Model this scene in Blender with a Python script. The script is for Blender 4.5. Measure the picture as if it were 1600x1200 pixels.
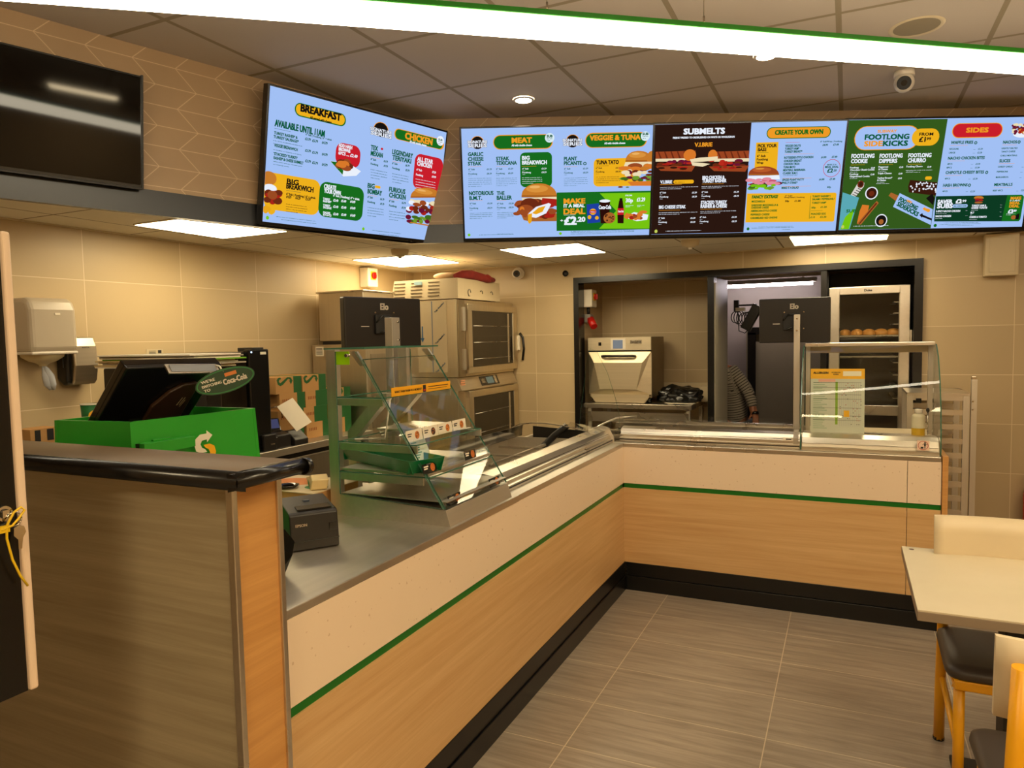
import bpy, bmesh, math, random
from math import sin, cos, pi, radians
from mathutils import Vector, Matrix
random.seed(11)
SC = bpy.context.scene
for o in list(bpy.data.objects): bpy.data.objects.remove(o)
COL = SC.collection

# ------------------------------------------------------------------ camera
yaw, pit, rol = radians(25.2035), radians(-3.714), radians(-1.1378)
CAM = Vector((1.2629, -4.3011, 1.6))
_f = Vector((-sin(yaw)*cos(pit), cos(yaw)*cos(pit), sin(pit)))
_r = Vector((cos(yaw), sin(yaw), 0)); _u = _r.cross(_f)
_R = cos(rol)*_r + sin(rol)*_u; _U = -sin(rol)*_r + cos(rol)*_u
cd = bpy.data.cameras.new('camera'); cam = bpy.data.objects.new('camera', cd); COL.objects.link(cam)
cam.matrix_world = Matrix(((_R.x, _U.x, -_f.x, CAM.x), (_R.y, _U.y, -_f.y, CAM.y), (_R.z, _U.z, -_f.z, CAM.z), (0, 0, 0, 1)))
cd.sensor_fit = 'HORIZONTAL'; cd.sensor_width = 36.0; cd.lens = 36*1115.35/1600; cd.clip_start = 0.02
SC.camera = cam

# ------------------------------------------------------------------ world, exposure, lamp strengths
w = bpy.data.worlds.new('world'); SC.world = w; w.use_nodes = True
w.node_tree.nodes['Background'].inputs[0].default_value = (.9, .75, .55, 1)
w.node_tree.nodes['Background'].inputs[1].default_value = 0.02
vs = SC.view_settings
SC.display_settings.display_device = 'sRGB'
vs.view_transform = 'Standard'; vs.look = 'None'; vs.exposure = 0.0; vs.gamma = 1.0; vs.use_curve_mapping = False
BAR, PANEL, SPOT, REAR_FILL, KITCHEN = 20.0, 17.0, 40.0, 36.0, 14.0     # emission of linear lamp, counter panels, downlights, added dining fill panels, back-room batten

# ------------------------------------------------------------------ room numbers
XL, YB, ZLOW, ZCEIL = -2.455, 1.461, 2.229, 3.014
XR, YF = 4.2, -6.6
A16 = radians(16.4); UL = Vector((sin(A16), cos(A16), 0)); NL = Vector((UL.y, -UL.x, 0)); PL = Vector((-1.951, -2.462, 0))
A25 = radians(24.94); UB = Vector((cos(A25), sin(A25), 0)); NB = Vector((UB.y, -UB.x, 0)); PB = Vector((-1.2322, -.2769, 0))

# ------------------------------------------------------------------ helpers
def lin(h):
    h = h.lstrip('#'); c = [int(h[i:i+2], 16)/255 for i in (0, 2, 4)]
    return tuple(v/12.92 if v <= .04045 else ((v+.055)/1.055)**2.4 for v in c) + (1,)

MATS = {}
class NT:
    def __init__(s, name):
        s.m = bpy.data.materials.new(name); s.m.use_nodes = True; s.t = s.m.node_tree; s.t.nodes.clear()
        s.out = s.n('ShaderNodeOutputMaterial'); MATS[name] = s.m
    def n(s, typ, **kw):
        nd = s.t.nodes.new(typ)
        for k, v in kw.items():
            if k.startswith('i_'):
                key = k[2:]; key = int(key) if key.isdigit() else key.replace('_', ' ')
                nd.inputs[key].default_value = v
            else: setattr(nd, k, v)
        return nd
    def l(s, a, b): s.t.links.new(a, b)
    def math(s, op, a, b=None):
        nd = s.n('ShaderNodeMath', operation=op)
        for i, v in enumerate((a, b)):
            if v is None: continue
            if isinstance(v, (int, float)): nd.inputs[i].default_value = v
            else: s.l(v, nd.inputs[i])
        return nd.outputs[0]
    def mix(s, fac, a, b, blend='MIX'):
        nd = s.n('ShaderNodeMix', data_type='RGBA', blend_type=blend)
        for i, v in ((0, fac), (6, a), (7, b)):
            if isinstance(v, (int, float)): nd.inputs[i].default_value = v
            elif isinstance(v, tuple): nd.inputs[i].default_value = v
            else: s.l(v, nd.inputs[i])
        return nd.outputs[2]

def principled(t, col, rough=.5, metal=0., bump=None, bstr=.1, **kw):
    p = t.n('ShaderNodeBsdfPrincipled'); p.inputs['Metallic'].default_value = metal
    for k, v in kw.items(): p.inputs[k.replace('_', ' ')].default_value = v
    for key, v in (('Base Color', col), ('Roughness', rough)):
        if isinstance(v, (float, int, tuple)): p.inputs[key].default_value = v
        else: t.l(v, p.inputs[key])
    if bump is not None:
        b = t.n('ShaderNodeBump'); b.inputs['Strength'].default_value = bstr; b.inputs['Distance'].default_value = .01
        t.l(bump, b.inputs['Height']); t.l(b.outputs[0], p.inputs['Normal'])
    t.l(p.outputs[0], t.out.inputs[0]); return p

def pm(name, hexc, rough=.5, metal=0., vary=.06, scale=8., **kw):
    """plain material with a little procedural unevenness"""
    if name in MATS: return MATS[name]
    t = NT(name); c = lin(hexc)
    g = t.n('ShaderNodeNewGeometry'); nz = t.n('ShaderNodeTexNoise'); nz.inputs['Scale'].default_value = scale; nz.inputs['Detail'].default_value = 3
    t.l(g.outputs['Position'], nz.inputs['Vector'])
    lo = tuple(v*(1-vary) for v in c[:3]) + (1,); hi = tuple(min(1, v*(1+vary)) for v in c[:3]) + (1,)
    principled(t, t.mix(nz.outputs['Fac'], lo, hi), rough, metal, **kw)
    return t.m

def em(name, hexc, strength=1.):
    if name in MATS: return MATS[name]
    t = NT(name); e = t.n('ShaderNodeEmission'); e.inputs[0].default_value = lin(hexc); e.inputs[1].default_value = strength
    t.l(e.outputs[0], t.out.inputs[0]); return t.m

def steel(name, hexc='#8d867a', rough=.3, axis=2, amt=.09):
    if name in MATS: return MATS[name]
    t = NT(name); g = t.n('ShaderNodeNewGeometry'); mp = t.n('ShaderNodeMapping'); sc = [60, 60, 60]; sc[axis] = 1.5; mp.inputs['Scale'].default_value = sc
    t.l(g.outputs['Position'], mp.inputs['Vector'])
    nz = t.n('ShaderNodeTexNoise'); nz.inputs['Scale'].default_value = 1.; nz.inputs['Detail'].default_value = 2; t.l(mp.outputs[0], nz.inputs['Vector'])
    n2 = t.n('ShaderNodeTexNoise'); n2.inputs['Scale'].default_value = 4.; t.l(g.outputs['Position'], n2.inputs['Vector'])
    c = lin(hexc); col = t.mix(nz.outputs['Fac'], tuple(v*(1-amt) for v in c[:3])+(1,), tuple(min(1, v*(1+amt)) for v in c[:3])+(1,))
    r = t.math('ADD', t.math('MULTIPLY', n2.outputs['Fac'], .24), rough-.12)
    principled(t, col, r, 1.); return t.m

def wood(name, a, b, rough=.45, axis=0, dens=1., c3=None):
    if name in MATS: return MATS[name]
    t = NT(name); g = t.n('ShaderNodeNewGeometry'); mp = t.n('ShaderNodeMapping'); sc = [9*dens, 9*dens, 42*dens]
    if axis == 0: sc = [1.2*dens, 1.2*dens, 34*dens]
    mp.inputs['Scale'].default_value = sc; t.l(g.outputs['Position'], mp.inputs['Vector'])
    nz = t.n('ShaderNodeTexNoise'); nz.inputs['Scale'].default_value = 1.; nz.inputs['Detail'].default_value = 6; nz.inputs['Roughness'].default_value = .65; nz.inputs['Distortion'].default_value = .35
    t.l(mp.outputs[0], nz.inputs['Vector'])
    m2 = t.n('ShaderNodeMapping'); m2.inputs['Scale'].default_value = (6*dens, 6*dens, 240*dens); t.l(g.outputs['Position'], m2.inputs['Vector'])
    n2 = t.n('ShaderNodeTexNoise'); n2.inputs['Scale'].default_value = 1.; n2.inputs['Detail'].default_value = 2; t.l(m2.outputs[0], n2.inputs['Vector'])
    rm = t.n('ShaderNodeMapRange'); rm.inputs[1].default_value = .32; rm.inputs[2].default_value = .68; t.l(nz.outputs['Fac'], rm.inputs[0])
    col = t.mix(rm.outputs[0], lin(a), lin(b)); r2 = t.n('ShaderNodeMapRange'); r2.inputs[1].default_value = .3; r2.inputs[2].default_value = .7; t.l(n2.outputs['Fac'], r2.inputs[0])
    col = t.mix(t.math('MULTIPLY', r2.outputs[0], .22), col, lin(a))
    principled(t, col, rough, 0.); return t.m

def tile_mat(name, hexc, grout, axes, w, h, off, mortar=.0022, rough=.35, streak=False, vary=.05, gl=None):
    """rectangular tiles in straight rows, measured in metres on the wall itself"""
    t = NT(name); g = t.n('ShaderNodeNewGeometry'); sp = t.n('ShaderNodeSeparateXYZ'); t.l(g.outputs['Position'], sp.inputs[0])
    u, v = sp.outputs[axes[0]], sp.outputs[axes[1]]
    cb = t.n('ShaderNodeCombineXYZ'); t.l(t.math('ADD', u, -off[0]+w*40), cb.inputs[0]); t.l(t.math('ADD', v, -off[1]+h*40), cb.inputs[1])
    br = t.n('ShaderNodeTexBrick', offset=0., offset_frequency=1, squash=1.); t.l(cb.outputs[0], br.inputs['Vector'])
    c = lin(hexc); br.inputs['Color1'].default_value = tuple(x*(1-vary) for x in c[:3])+(1,); br.inputs['Color2'].default_value = tuple(min(1, x*(1+vary)) for x in c[:3])+(1,)
    br.inputs['Mortar'].default_value = lin(grout); br.inputs['Scale'].default_value = 1.; br.inputs['Mortar Size'].default_value = mortar
    br.inputs['Mortar Smooth'].default_value = .1; br.inputs['Bias'].default_value = 0.; br.inputs['Brick Width'].default_value = w; br.inputs['Row Height'].default_value = h
    col = br.outputs['Color']
    if streak:
        mp = t.n('ShaderNodeMapping'); mp.inputs['Scale'].default_value = (2.2, 30, 1); t.l(g.outputs['Position'], mp.inputs['Vector'])
        nz = t.n('ShaderNodeTexNoise'); nz.inputs['Scale'].default_value = 1.; nz.inputs['Detail'].default_value = 7; nz.inputs['Roughness'].default_value = .7; nz.inputs['Distortion'].default_value = .5
        t.l(mp.outputs[0], nz.inputs['Vector']); mr = t.n('ShaderNodeMapRange'); mr.inputs[1].default_value = .3; mr.inputs[2].default_value = .7; t.l(nz.outputs['Fac'], mr.inputs[0])
        st = t.mix(mr.outputs[0], lin('#73675a'), lin('#b9ab99')); fc = t.math('MULTIPLY', t.math('SUBTRACT', 1., br.outputs['Fac']), .75)
        col = t.mix(fc, col, t.mix(1., col, st, 'MULTIPLY')) if False else t.mix(fc, col, st)
        n3 = t.n('ShaderNodeTexNoise'); n3.inputs['Scale'].default_value = 3.; t.l(g.outputs['Position'], n3.inputs['Vector'])
        col = t.mix(t.math('MULTIPLY', n3.outputs['Fac'], .35), col, lin('#7a6f62'))
    principled(t, col, rough, 0., bump=t.math('SUBTRACT', 1., br.outputs['Fac']), bstr=.15)
    return t.m

def chevron_mat(name, tile, grout):
    """slanted tiles whose lean flips every row; u runs along the bulkhead"""
    t = NT(name); tc = t.n('ShaderNodeTexCoord'); sp = t.n('ShaderNodeSeparateXYZ'); t.l(tc.outputs['UV'], sp.inputs[0])
    u, z = sp.outputs[0], sp.outputs[1]; H, L = .0975, .2
    vv = t.math('DIVIDE', t.math('SUBTRACT', 2.950+H*40, z), H)
    tri = t.math('ABSOLUTE', t.math('SUBTRACT', t.math('MODULO', vv, 2.), 1.))     # 1 at even rows, 0 at odd
    us = t.math('ADD', t.math('SUBTRACT', u, .957-L*40), t.math('MULTIPLY', t.math('SUBTRACT', tri, 1.), .1))
    fu = t.math('MODULO', us, L); du = t.math('MINIMUM', fu, t.math('SUBTRACT', L, fu))
    fv = t.math('MODULO', vv, 1.); dv = t.math('MULTIPLY', t.math('MINIMUM', fv, t.math('SUBTRACT', 1., fv)), H)
    d = t.math('MINIMUM', t.math('MULTIPLY', du, .7), dv); g = t.math('LESS_THAN', d, .0019)
    nz = t.n('ShaderNodeTexNoise'); nz.inputs['Scale'].default_value = 5.; t.l(tc.outputs['UV'], nz.inputs['Vector'])
    c = lin(tile); col = t.mix(nz.outputs['Fac'], tuple(x*.9 for x in c[:3])+(1,), tuple(x*1.1 for x in c[:3])+(1,))
    principled(t, t.mix(g, col, lin(grout)), .4, 0.); return t.m

def glass_mat(name, tint=(1, 1, 1, 1), strength=.75, ior=1.5, rough=0.0):
    t = NT(name); tr = t.n('ShaderNodeBsdfTransparent'); tr.inputs[0].default_value = tint
    gl = t.n('ShaderNodeBsdfGlossy'); gl.inputs['Roughness'].default_value = rough; gl.inputs[0].default_value = (1, 1, 1, 1)
    fr = t.n('ShaderNodeFresnel'); fr.inputs[0].default_value = ior; mx = t.n('ShaderNodeMixShader')
    g = t.n('ShaderNodeNewGeometry'); nz = t.n('ShaderNodeTexNoise'); nz.inputs['Scale'].default_value = 3.; t.l(g.outputs['Position'], nz.inputs['Vector'])
    t.l(t.math('MULTIPLY', fr.outputs[0], t.math('ADD', strength-.06, t.math('MULTIPLY', nz.outputs['Fac'], .12))), mx.inputs[0])
    t.l(tr.outputs[0], mx.inputs[1]); t.l(gl.outputs[0], mx.inputs[2]); t.l(mx.outputs[0], t.out.inputs[0]); return t.m

WM = {}      # object -> world matrix
class MB:
    def __init__(s, M=None): s.v = []; s.f = []; s.mi = []; s.sm = []; s.M = M; s.uv = None
    def add(s, vs_, fs, m=0, smooth=False):
        b = len(s.v)
        for p in vs_:
            p = Vector(p); s.v.append(s.M @ p if s.M else p)
        for f in fs: s.f.append([b+i for i in f]); s.mi.append(m); s.sm.append(smooth)
        return s
    def box(s, x0, x1, y0, y1, z0, z1, m=0):
        return s.add([(x, y, z) for z in (z0, z1) for y in (y0, y1) for x in (x0, x1)], [(0, 2, 3, 1), (4, 5, 7, 6), (0, 1, 5, 4), (2, 6, 7, 3), (0, 4, 6, 2), (1, 3, 7, 5)], m)
    def quad(s, a, b, c, d, m=0): return s.add([a, b, c, d], [(0, 1, 2, 3)], m)
    def slab(s, pts, n, m=0, side=None):
        """flat polygon pts thickened by vector n"""
        k = len(pts); n = Vector(n); A = [Vector(p) for p in pts]
        s.add(A+[p+n for p in A], [tuple(range(k))[::-1], tuple(range(k, 2*k))], m)
        b = len(s.v)-2*k
        for i in range(k):
            j = (i+1) % k; s.f.append([b+i, b+j, b+k+j, b+k+i]); s.mi.append(m if side is None else side); s.sm.append(False)
        return s
    def prism(s, poly, ax, a0, a1, m=0, smooth=False):
        """poly of 2-D points extruded along axis ax (0,1,2) from a0 to a1"""
        def P(p, a):
            q = [0, 0, 0]; q[ax] = a; o = [i for i in (0, 1, 2) if i != ax]; q[o[0]] = p[0]; q[o[1]] = p[1]; return q
        k = len(poly); s.add([P(p, a0) for p in poly]+[P(p, a1) for p in poly], [tuple(range(k)), tuple(range(k, 2*k))[::-1]], m)
        b = len(s.v)-2*k
        for i in range(k):
            j = (i+1) % k; s.f.append([b+i, b+k+i, b+k+j, b+j]); s.mi.append(m); s.sm.append(smooth)
        return s
    def cyl(s, p0, p1, r0, r1=None, n=20, m=0, cap=True, smooth=True):
        p0, p1 = Vector(p0), Vector(p1); r1 = r0 if r1 is None else r1; d = (p1-p0).normalized()
        a = Vector((0, 0, 1)) if abs(d.z) < .9 else Vector((1, 0, 0)); e1 = d.cross(a).normalized(); e2 = d.cross(e1)
        vs_ = []
        for p, r in ((p0, r0), (p1, r1)):
            for i in range(n): t = 2*pi*i/n; vs_.append(p+e1*cos(t)*r+e2*sin(t)*r)
        b = len(s.v); s.add(vs_, [], m)
        for i in range(n):
            j = (i+1) % n; s.f.append([b+i, b+n+i, b+n+j, b+j]); s.mi.append(m); s.sm.append(smooth)
        if cap:
            s.f.append([b+i for i in range(n)]); s.mi.append(m); s.sm.append(False); s.f.append([b+n+i for i in range(n)][::-1]); s.mi.append(m); s.sm.append(False)
        return s
    def tube(s, pts, r, n=10, m=0):
        pts = [Vector(p) for p in pts]; b0 = len(s.v); e = None; rings = []
        for i, p in enumerate(pts):
            d = (pts[min(i+1, len(pts)-1)]-pts[max(i-1, 0)]).normalized()
            if e is None: a = Vector((0, 0, 1)) if abs(d.z) < .9 else Vector((1, 0, 0)); e = d.cross(a).normalized()
            e = (e-d*e.dot(d)).normalized(); g = d.cross(e); rr = r[i] if isinstance(r, (list, tuple)) else r
            rings.append([p+e*cos(2*pi*k/n)*rr+g*sin(2*pi*k/n)*rr for k in range(n)])
        s.add([q for rg in rings for q in rg], [], m)
        for i in range(len(pts)-1):
            for k in range(n):
                k2 = (k+1) % n; s.f.append([b0+i*n+k, b0+(i+1)*n+k, b0+(i+1)*n+k2, b0+i*n+k2]); s.mi.append(m); s.sm.append(True)
        s.f.append([b0+k for k in range(n)]); s.mi.append(m); s.sm.append(False)
        s.f.append([b0+(len(pts)-1)*n+k for k in range(n)][::-1]); s.mi.append(m); s.sm.append(False)
        return s
    def lathe(s, prof, c=(0, 0, 0), n=24, m=0, smooth=True):
        c = Vector(c); k = len(prof); b = len(s.v); s.add([c+Vector((r*cos(2*pi*i/n), r*sin(2*pi*i/n), z)) for i in range(n) for r, z in prof], [], m)
        for i in range(n):
            j = (i+1) % n
            for q in range(k-1): s.f.append([b+i*k+q, b+j*k+q, b+j*k+q+1, b+i*k+q+1]); s.mi.append(m); s.sm.append(smooth)
        return s
    def ell(s, c, rx, ry, rz, m=0, n=16, k=10, z0=-1., z1=1.):
        prof = []
        a0, a1 = math.asin(max(-1, z0)), math.asin(min(1, z1)); c = Vector(c); b = len(s.v)
        vs_ = []
        for q in range(k+1):
            t = a0+(a1-a0)*q/k
            for i in range(n): vs_.append(c+Vector((rx*cos(t)*cos(2*pi*i/n), ry*cos(t)*sin(2*pi*i/n), rz*sin(t))))
        s.add(vs_, [], m)
        for q in range(k):
            for i in range(n):
                j = (i+1) % n; s.f.append([b+q*n+i, b+q*n+j, b+(q+1)*n+j, b+(q+1)*n+i]); s.mi.append(m); s.sm.append(True)
        return s
    def build(s, name, mats, parent=None, bevel=0., seg=2, merge=True, recalc=True):
        mats = mats if isinstance(mats, (list, tuple)) else [mats]
        if parent is not None:
            Wm = WM.get(parent, Matrix.Identity(4)); inv = Wm.inverted(); org = None
        else:
            xs = [p.x for p in s.v]; ys = [p.y for p in s.v]; zs = [p.z for p in s.v]
            org = Vector(((min(xs)+max(xs))/2, (min(ys)+max(ys))/2, min(zs))); inv = Matrix.Translation(-org)
        me = bpy.data.meshes.new(name); me.from_pydata([inv @ p for p in s.v], [], s.f)
        for p, a, b in zip(me.polygons, s.mi, s.sm): p.material_index = a; p.use_smooth = b
        for m in mats: me.materials.append(m)
        if bevel or recalc:
            bm = bmesh.new(); bm.from_mesh(me)
            if merge: bmesh.ops.remove_doubles(bm, verts=bm.verts, dist=1e-5)
            if recalc: bmesh.ops.recalc_face_normals(bm, faces=bm.faces)
            if bevel:
                ed = [e for e in bm.edges if len(e.link_faces) == 2 and e.calc_face_angle(0) > .5]
                bmesh.ops.bevel(bm, geom=ed, offset=bevel, segments=seg, affect='EDGES', profile=.5, clamp_overlap=True)
            bm.to_mesh(me); bm.free()
        o = bpy.data.objects.new(name, me); COL.objects.link(o)
        if parent is not None: o.parent = parent; WM[o] = WM[parent]
        else: o.location = org; WM[o] = Matrix.Translation(org)
        return o

def tag(o, label=None, cat=None, group=None, kind=None):
    if label: o['label'] = label
    if cat: o['category'] = cat
    if group: o['group'] = group
    if kind: o['kind'] = kind
    return o
def thing(name, label, cat, loc=(0, 0, 0), rz=0., group=None):
    o = bpy.data.objects.new(name, None); COL.objects.link(o); o.empty_display_size = .1
    o.location = loc; o.rotation_euler = (0, 0, rz); WM[o] = Matrix.Translation(loc) @ Matrix.Rotation(rz, 4, 'Z')
    return tag(o, label, cat, group)
def struct(mb, name, mats, label=None, **kw):
    o = mb.build(name, mats, **kw); o['kind'] = 'structure'
    if label: o['label'] = label
    return o
def copy_tree(o, loc=None, rz=None, label=None):
    c = o.copy(); COL.objects.link(c)
    if loc is not None: c.location = loc
    if rz is not None: c.rotation_euler = (0, 0, rz)
    if label: c['label'] = label
    for ch in list(o.children):
        d = ch.copy(); COL.objects.link(d); d.parent = c
        for g in list(ch.children):
            e = g.copy(); COL.objects.link(e); e.parent = d
    return c
def relabel(ch, **kw): pass

# lettering: one reused font curve, its outline turned into triangles
_fc = bpy.data.curves.new('lettering', 'FONT'); _fo = bpy.data.objects.new('lettering', _fc); _fc.resolution_u = 2; _fc.size = 1.
_tc = {}
def glyphs(txt, bold=0):
    k = (txt, bold)
    if k not in _tc:
        _fc.body = txt; _fc.offset = .008 if bold else 0.
        me = bpy.data.meshes.new_from_object(_fo); vs_ = [tuple(v.co)[:2] for v in me.vertices]; fs = [tuple(p.vertices) for p in me.polygons]; bpy.data.meshes.remove(me)
        x0 = min((v[0] for v in vs_), default=0); x1 = max((v[0] for v in vs_), default=1)
        _tc[k] = ([(v[0]-x0, v[1]) for v in vs_], fs, x1-x0)
    return _tc[k]
def text(mb, txt, o, ex, ey, w=None, cap=None, m=0, bold=1, rot=0.):
    """letters with baseline start o, along ex, up ey (unit vectors); fitted to width w and capital height cap"""
    vs_, fs, W = glyphs(txt, bold); o = Vector(o); ex = Vector(ex); ey = Vector(ey); sy = cap/.73; sx = w/W if w else sy
    if w is None: sx = sy
    if rot: c, s_ = cos(rot), sin(rot); ex, ey = ex*c+ey*s_, ey*c-ex*s_
    d = (0., .045, .062, .12)[bold]
    for dx, dy in ((0, 0),) if not bold else ((-d, 0), (d, 0)) if cap < .011 else ((-d, -d*.7), (d, -d*.7), (-d, d*.7), (d, d*.7)):
        mb.add([o+ex*(x*sx+dx*sy*.75)+ey*((y+dy*.8)*sy) for x, y in vs_], fs, m)
    return mb

def emblem(mb, o, ex, ey, h, ma, mb_):
    """two interlocking arrows forming the letter S"""
    o = Vector(o); ex = Vector(ex); ey = Vector(ey)
    def pl(pts, m): mb.add([o+ex*(x*h)+ey*(y*h) for x, y in pts], [tuple(range(len(pts)))], m)
    A = [(.275, .39), (.075, .56), (.075, .46), (-.16, .45), (-.32, .325), (-.37, .14), (-.32, -.05), (-.16, -.13), (.055, -.115), (-.01, -.02), (-.11, .03), (-.16, .15), (-.1, .255), (.075, .275), (.075, .18)]
    pl(A, ma); pl([(-x, -y) for x, y in A], mb_)

# ------------------------------------------------------------------ materials
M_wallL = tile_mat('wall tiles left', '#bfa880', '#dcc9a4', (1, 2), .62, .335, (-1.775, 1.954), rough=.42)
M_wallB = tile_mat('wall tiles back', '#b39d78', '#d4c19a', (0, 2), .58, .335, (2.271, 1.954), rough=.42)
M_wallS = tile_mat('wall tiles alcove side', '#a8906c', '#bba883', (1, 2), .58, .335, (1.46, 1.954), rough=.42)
M_chev = chevron_mat('bulkhead slanted tiles', '#a98c68', '#cdb08a')
M_ceil = tile_mat('ceiling tiles', '#b5a796', '#8e7f64', (0, 1), .665, .664, (.547, -.697), mortar=.013, rough=.8, vary=.01)
M_low = tile_mat('counter ceiling tiles', '#dcd4c2', '#80705a', (0, 1), .6, .6, (-.975, .3), mortar=.006, rough=.8, vary=.01)
M_floor = tile_mat('floor tiles', '#978b7b', '#d2c2a6', (0, 1), .71, .36, (.275, -.345), mortar=.0022, rough=.33, streak=True)
M_band = pm('bulkhead black band', '#161514', .3)
M_plain = pm('dining wall paint', '#b39a78', .6)
M_black = pm('black gloss', '#0b0a09', .25)
M_blackm = pm('black matt', '#14110e', .55)
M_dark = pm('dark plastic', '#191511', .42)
M_kick = pm('kickplate black', '#0a0908', .3)
M_steel = steel('brushed steel', '#c4bcae', .3)
M_steelv = steel('brushed steel upright', '#cfc7b8', .46, axis=2)
M_steelh = steel('brushed steel lengthwise', '#d0c8ba', .42, axis=1)
M_steelx = steel('brushed steel crosswise', '#c4bcae', .28, axis=0)
M_alu = steel('anodised aluminium', '#d8d0c2', .3, axis=1, amt=.06)
M_alux = steel('anodised aluminium across', '#d8d0c2', .3, axis=0, amt=.06)
M_wood = wood('oak laminate', '#c49a64', '#d8b37e', .4)
M_woodend = wood('oak laminate end', '#bb8648', '#d39e5c', .42)
M_woodp = wood('grey oak laminate', '#998c70', '#b6aa8c', .3)
M_cream = None
def cream():
    t = NT('speckled cream laminate'); g = t.n('ShaderNodeNewGeometry'); vo = t.n('ShaderNodeTexVoronoi'); vo.inputs['Scale'].default_value = 38.; t.l(g.outputs['Position'], vo.inputs['Vector'])
    nz = t.n('ShaderNodeTexNoise'); nz.inputs['Scale'].default_value = 70.; t.l(g.outputs['Position'], nz.inputs['Vector'])
    sp = t.math('MULTIPLY', t.math('LESS_THAN', vo.outputs['Distance'], .17), t.math('GREATER_THAN', nz.outputs['Fac'], .55))
    principled(t, t.mix(t.math('MULTIPLY', sp, .5), lin('#e8d2b6'), lin('#b99368')), .4); return t.m
M_cream = cream()
M_green = pm('green strip', '#0a6a18', .35)
M_greenp = pm('green enamel', '#2c9c2c', .32)
M_glass = glass_mat('clear glass', (.985, .995, .99, 1))
M_glassc = glass_mat('cabinet glass', (.985, .995, .99, 1), .07)
M_gedge = pm('glass edge', '#3f6b58', .15)
M_gclear = glass_mat('clear acrylic', (.94, .95, .93, 1), .5)
M_white = pm('white plastic', '#d9cfbd', .4)
M_casing = pm('door casing grey', '#9a9280', .45)
M_offw = pm('off white paint', '#c9b793', .5)
M_paper = pm('white paper', '#e6dcc6', .7)
M_cardb = pm('kraft card', '#b98a50', .7)
M_cardg = pm('printed green card', '#175a22', .6)
M_yellow = pm('yellow enamel', '#dd9c08', .35)
M_lamin = wood('pale ash laminate', '#cbbfa2', '#d6cab0', .35)
M_edge = pm('table edge grey', '#8b7a66', .5)
M_seat = pm('brown leatherette', '#3a312a', .45)
M_chw = pm('cream moulded back', '#d4c3a2', .42)
M_chrome = pm('chrome', '#cfc8bb', .12, 1., vary=.02)
M_red = pm('red plastic', '#b0160e', .35)
M_yel = pm('yellow plastic', '#e8c015', .4)
M_redcloth = pm('red cloth', '#7d1e16', .9, vary=.3, scale=30)
M_bag = pm('black bin bag', '#080807', .32)
M_darkglass = pm('dark oven glass', '#1a140d', .1)
M_blue = pm('blue print', '#2a5f8a', .5)
M_film = pm('film covered steel', '#b9a786', .38)
M_skin = pm('skin', '#9a6040', .55)

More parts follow.
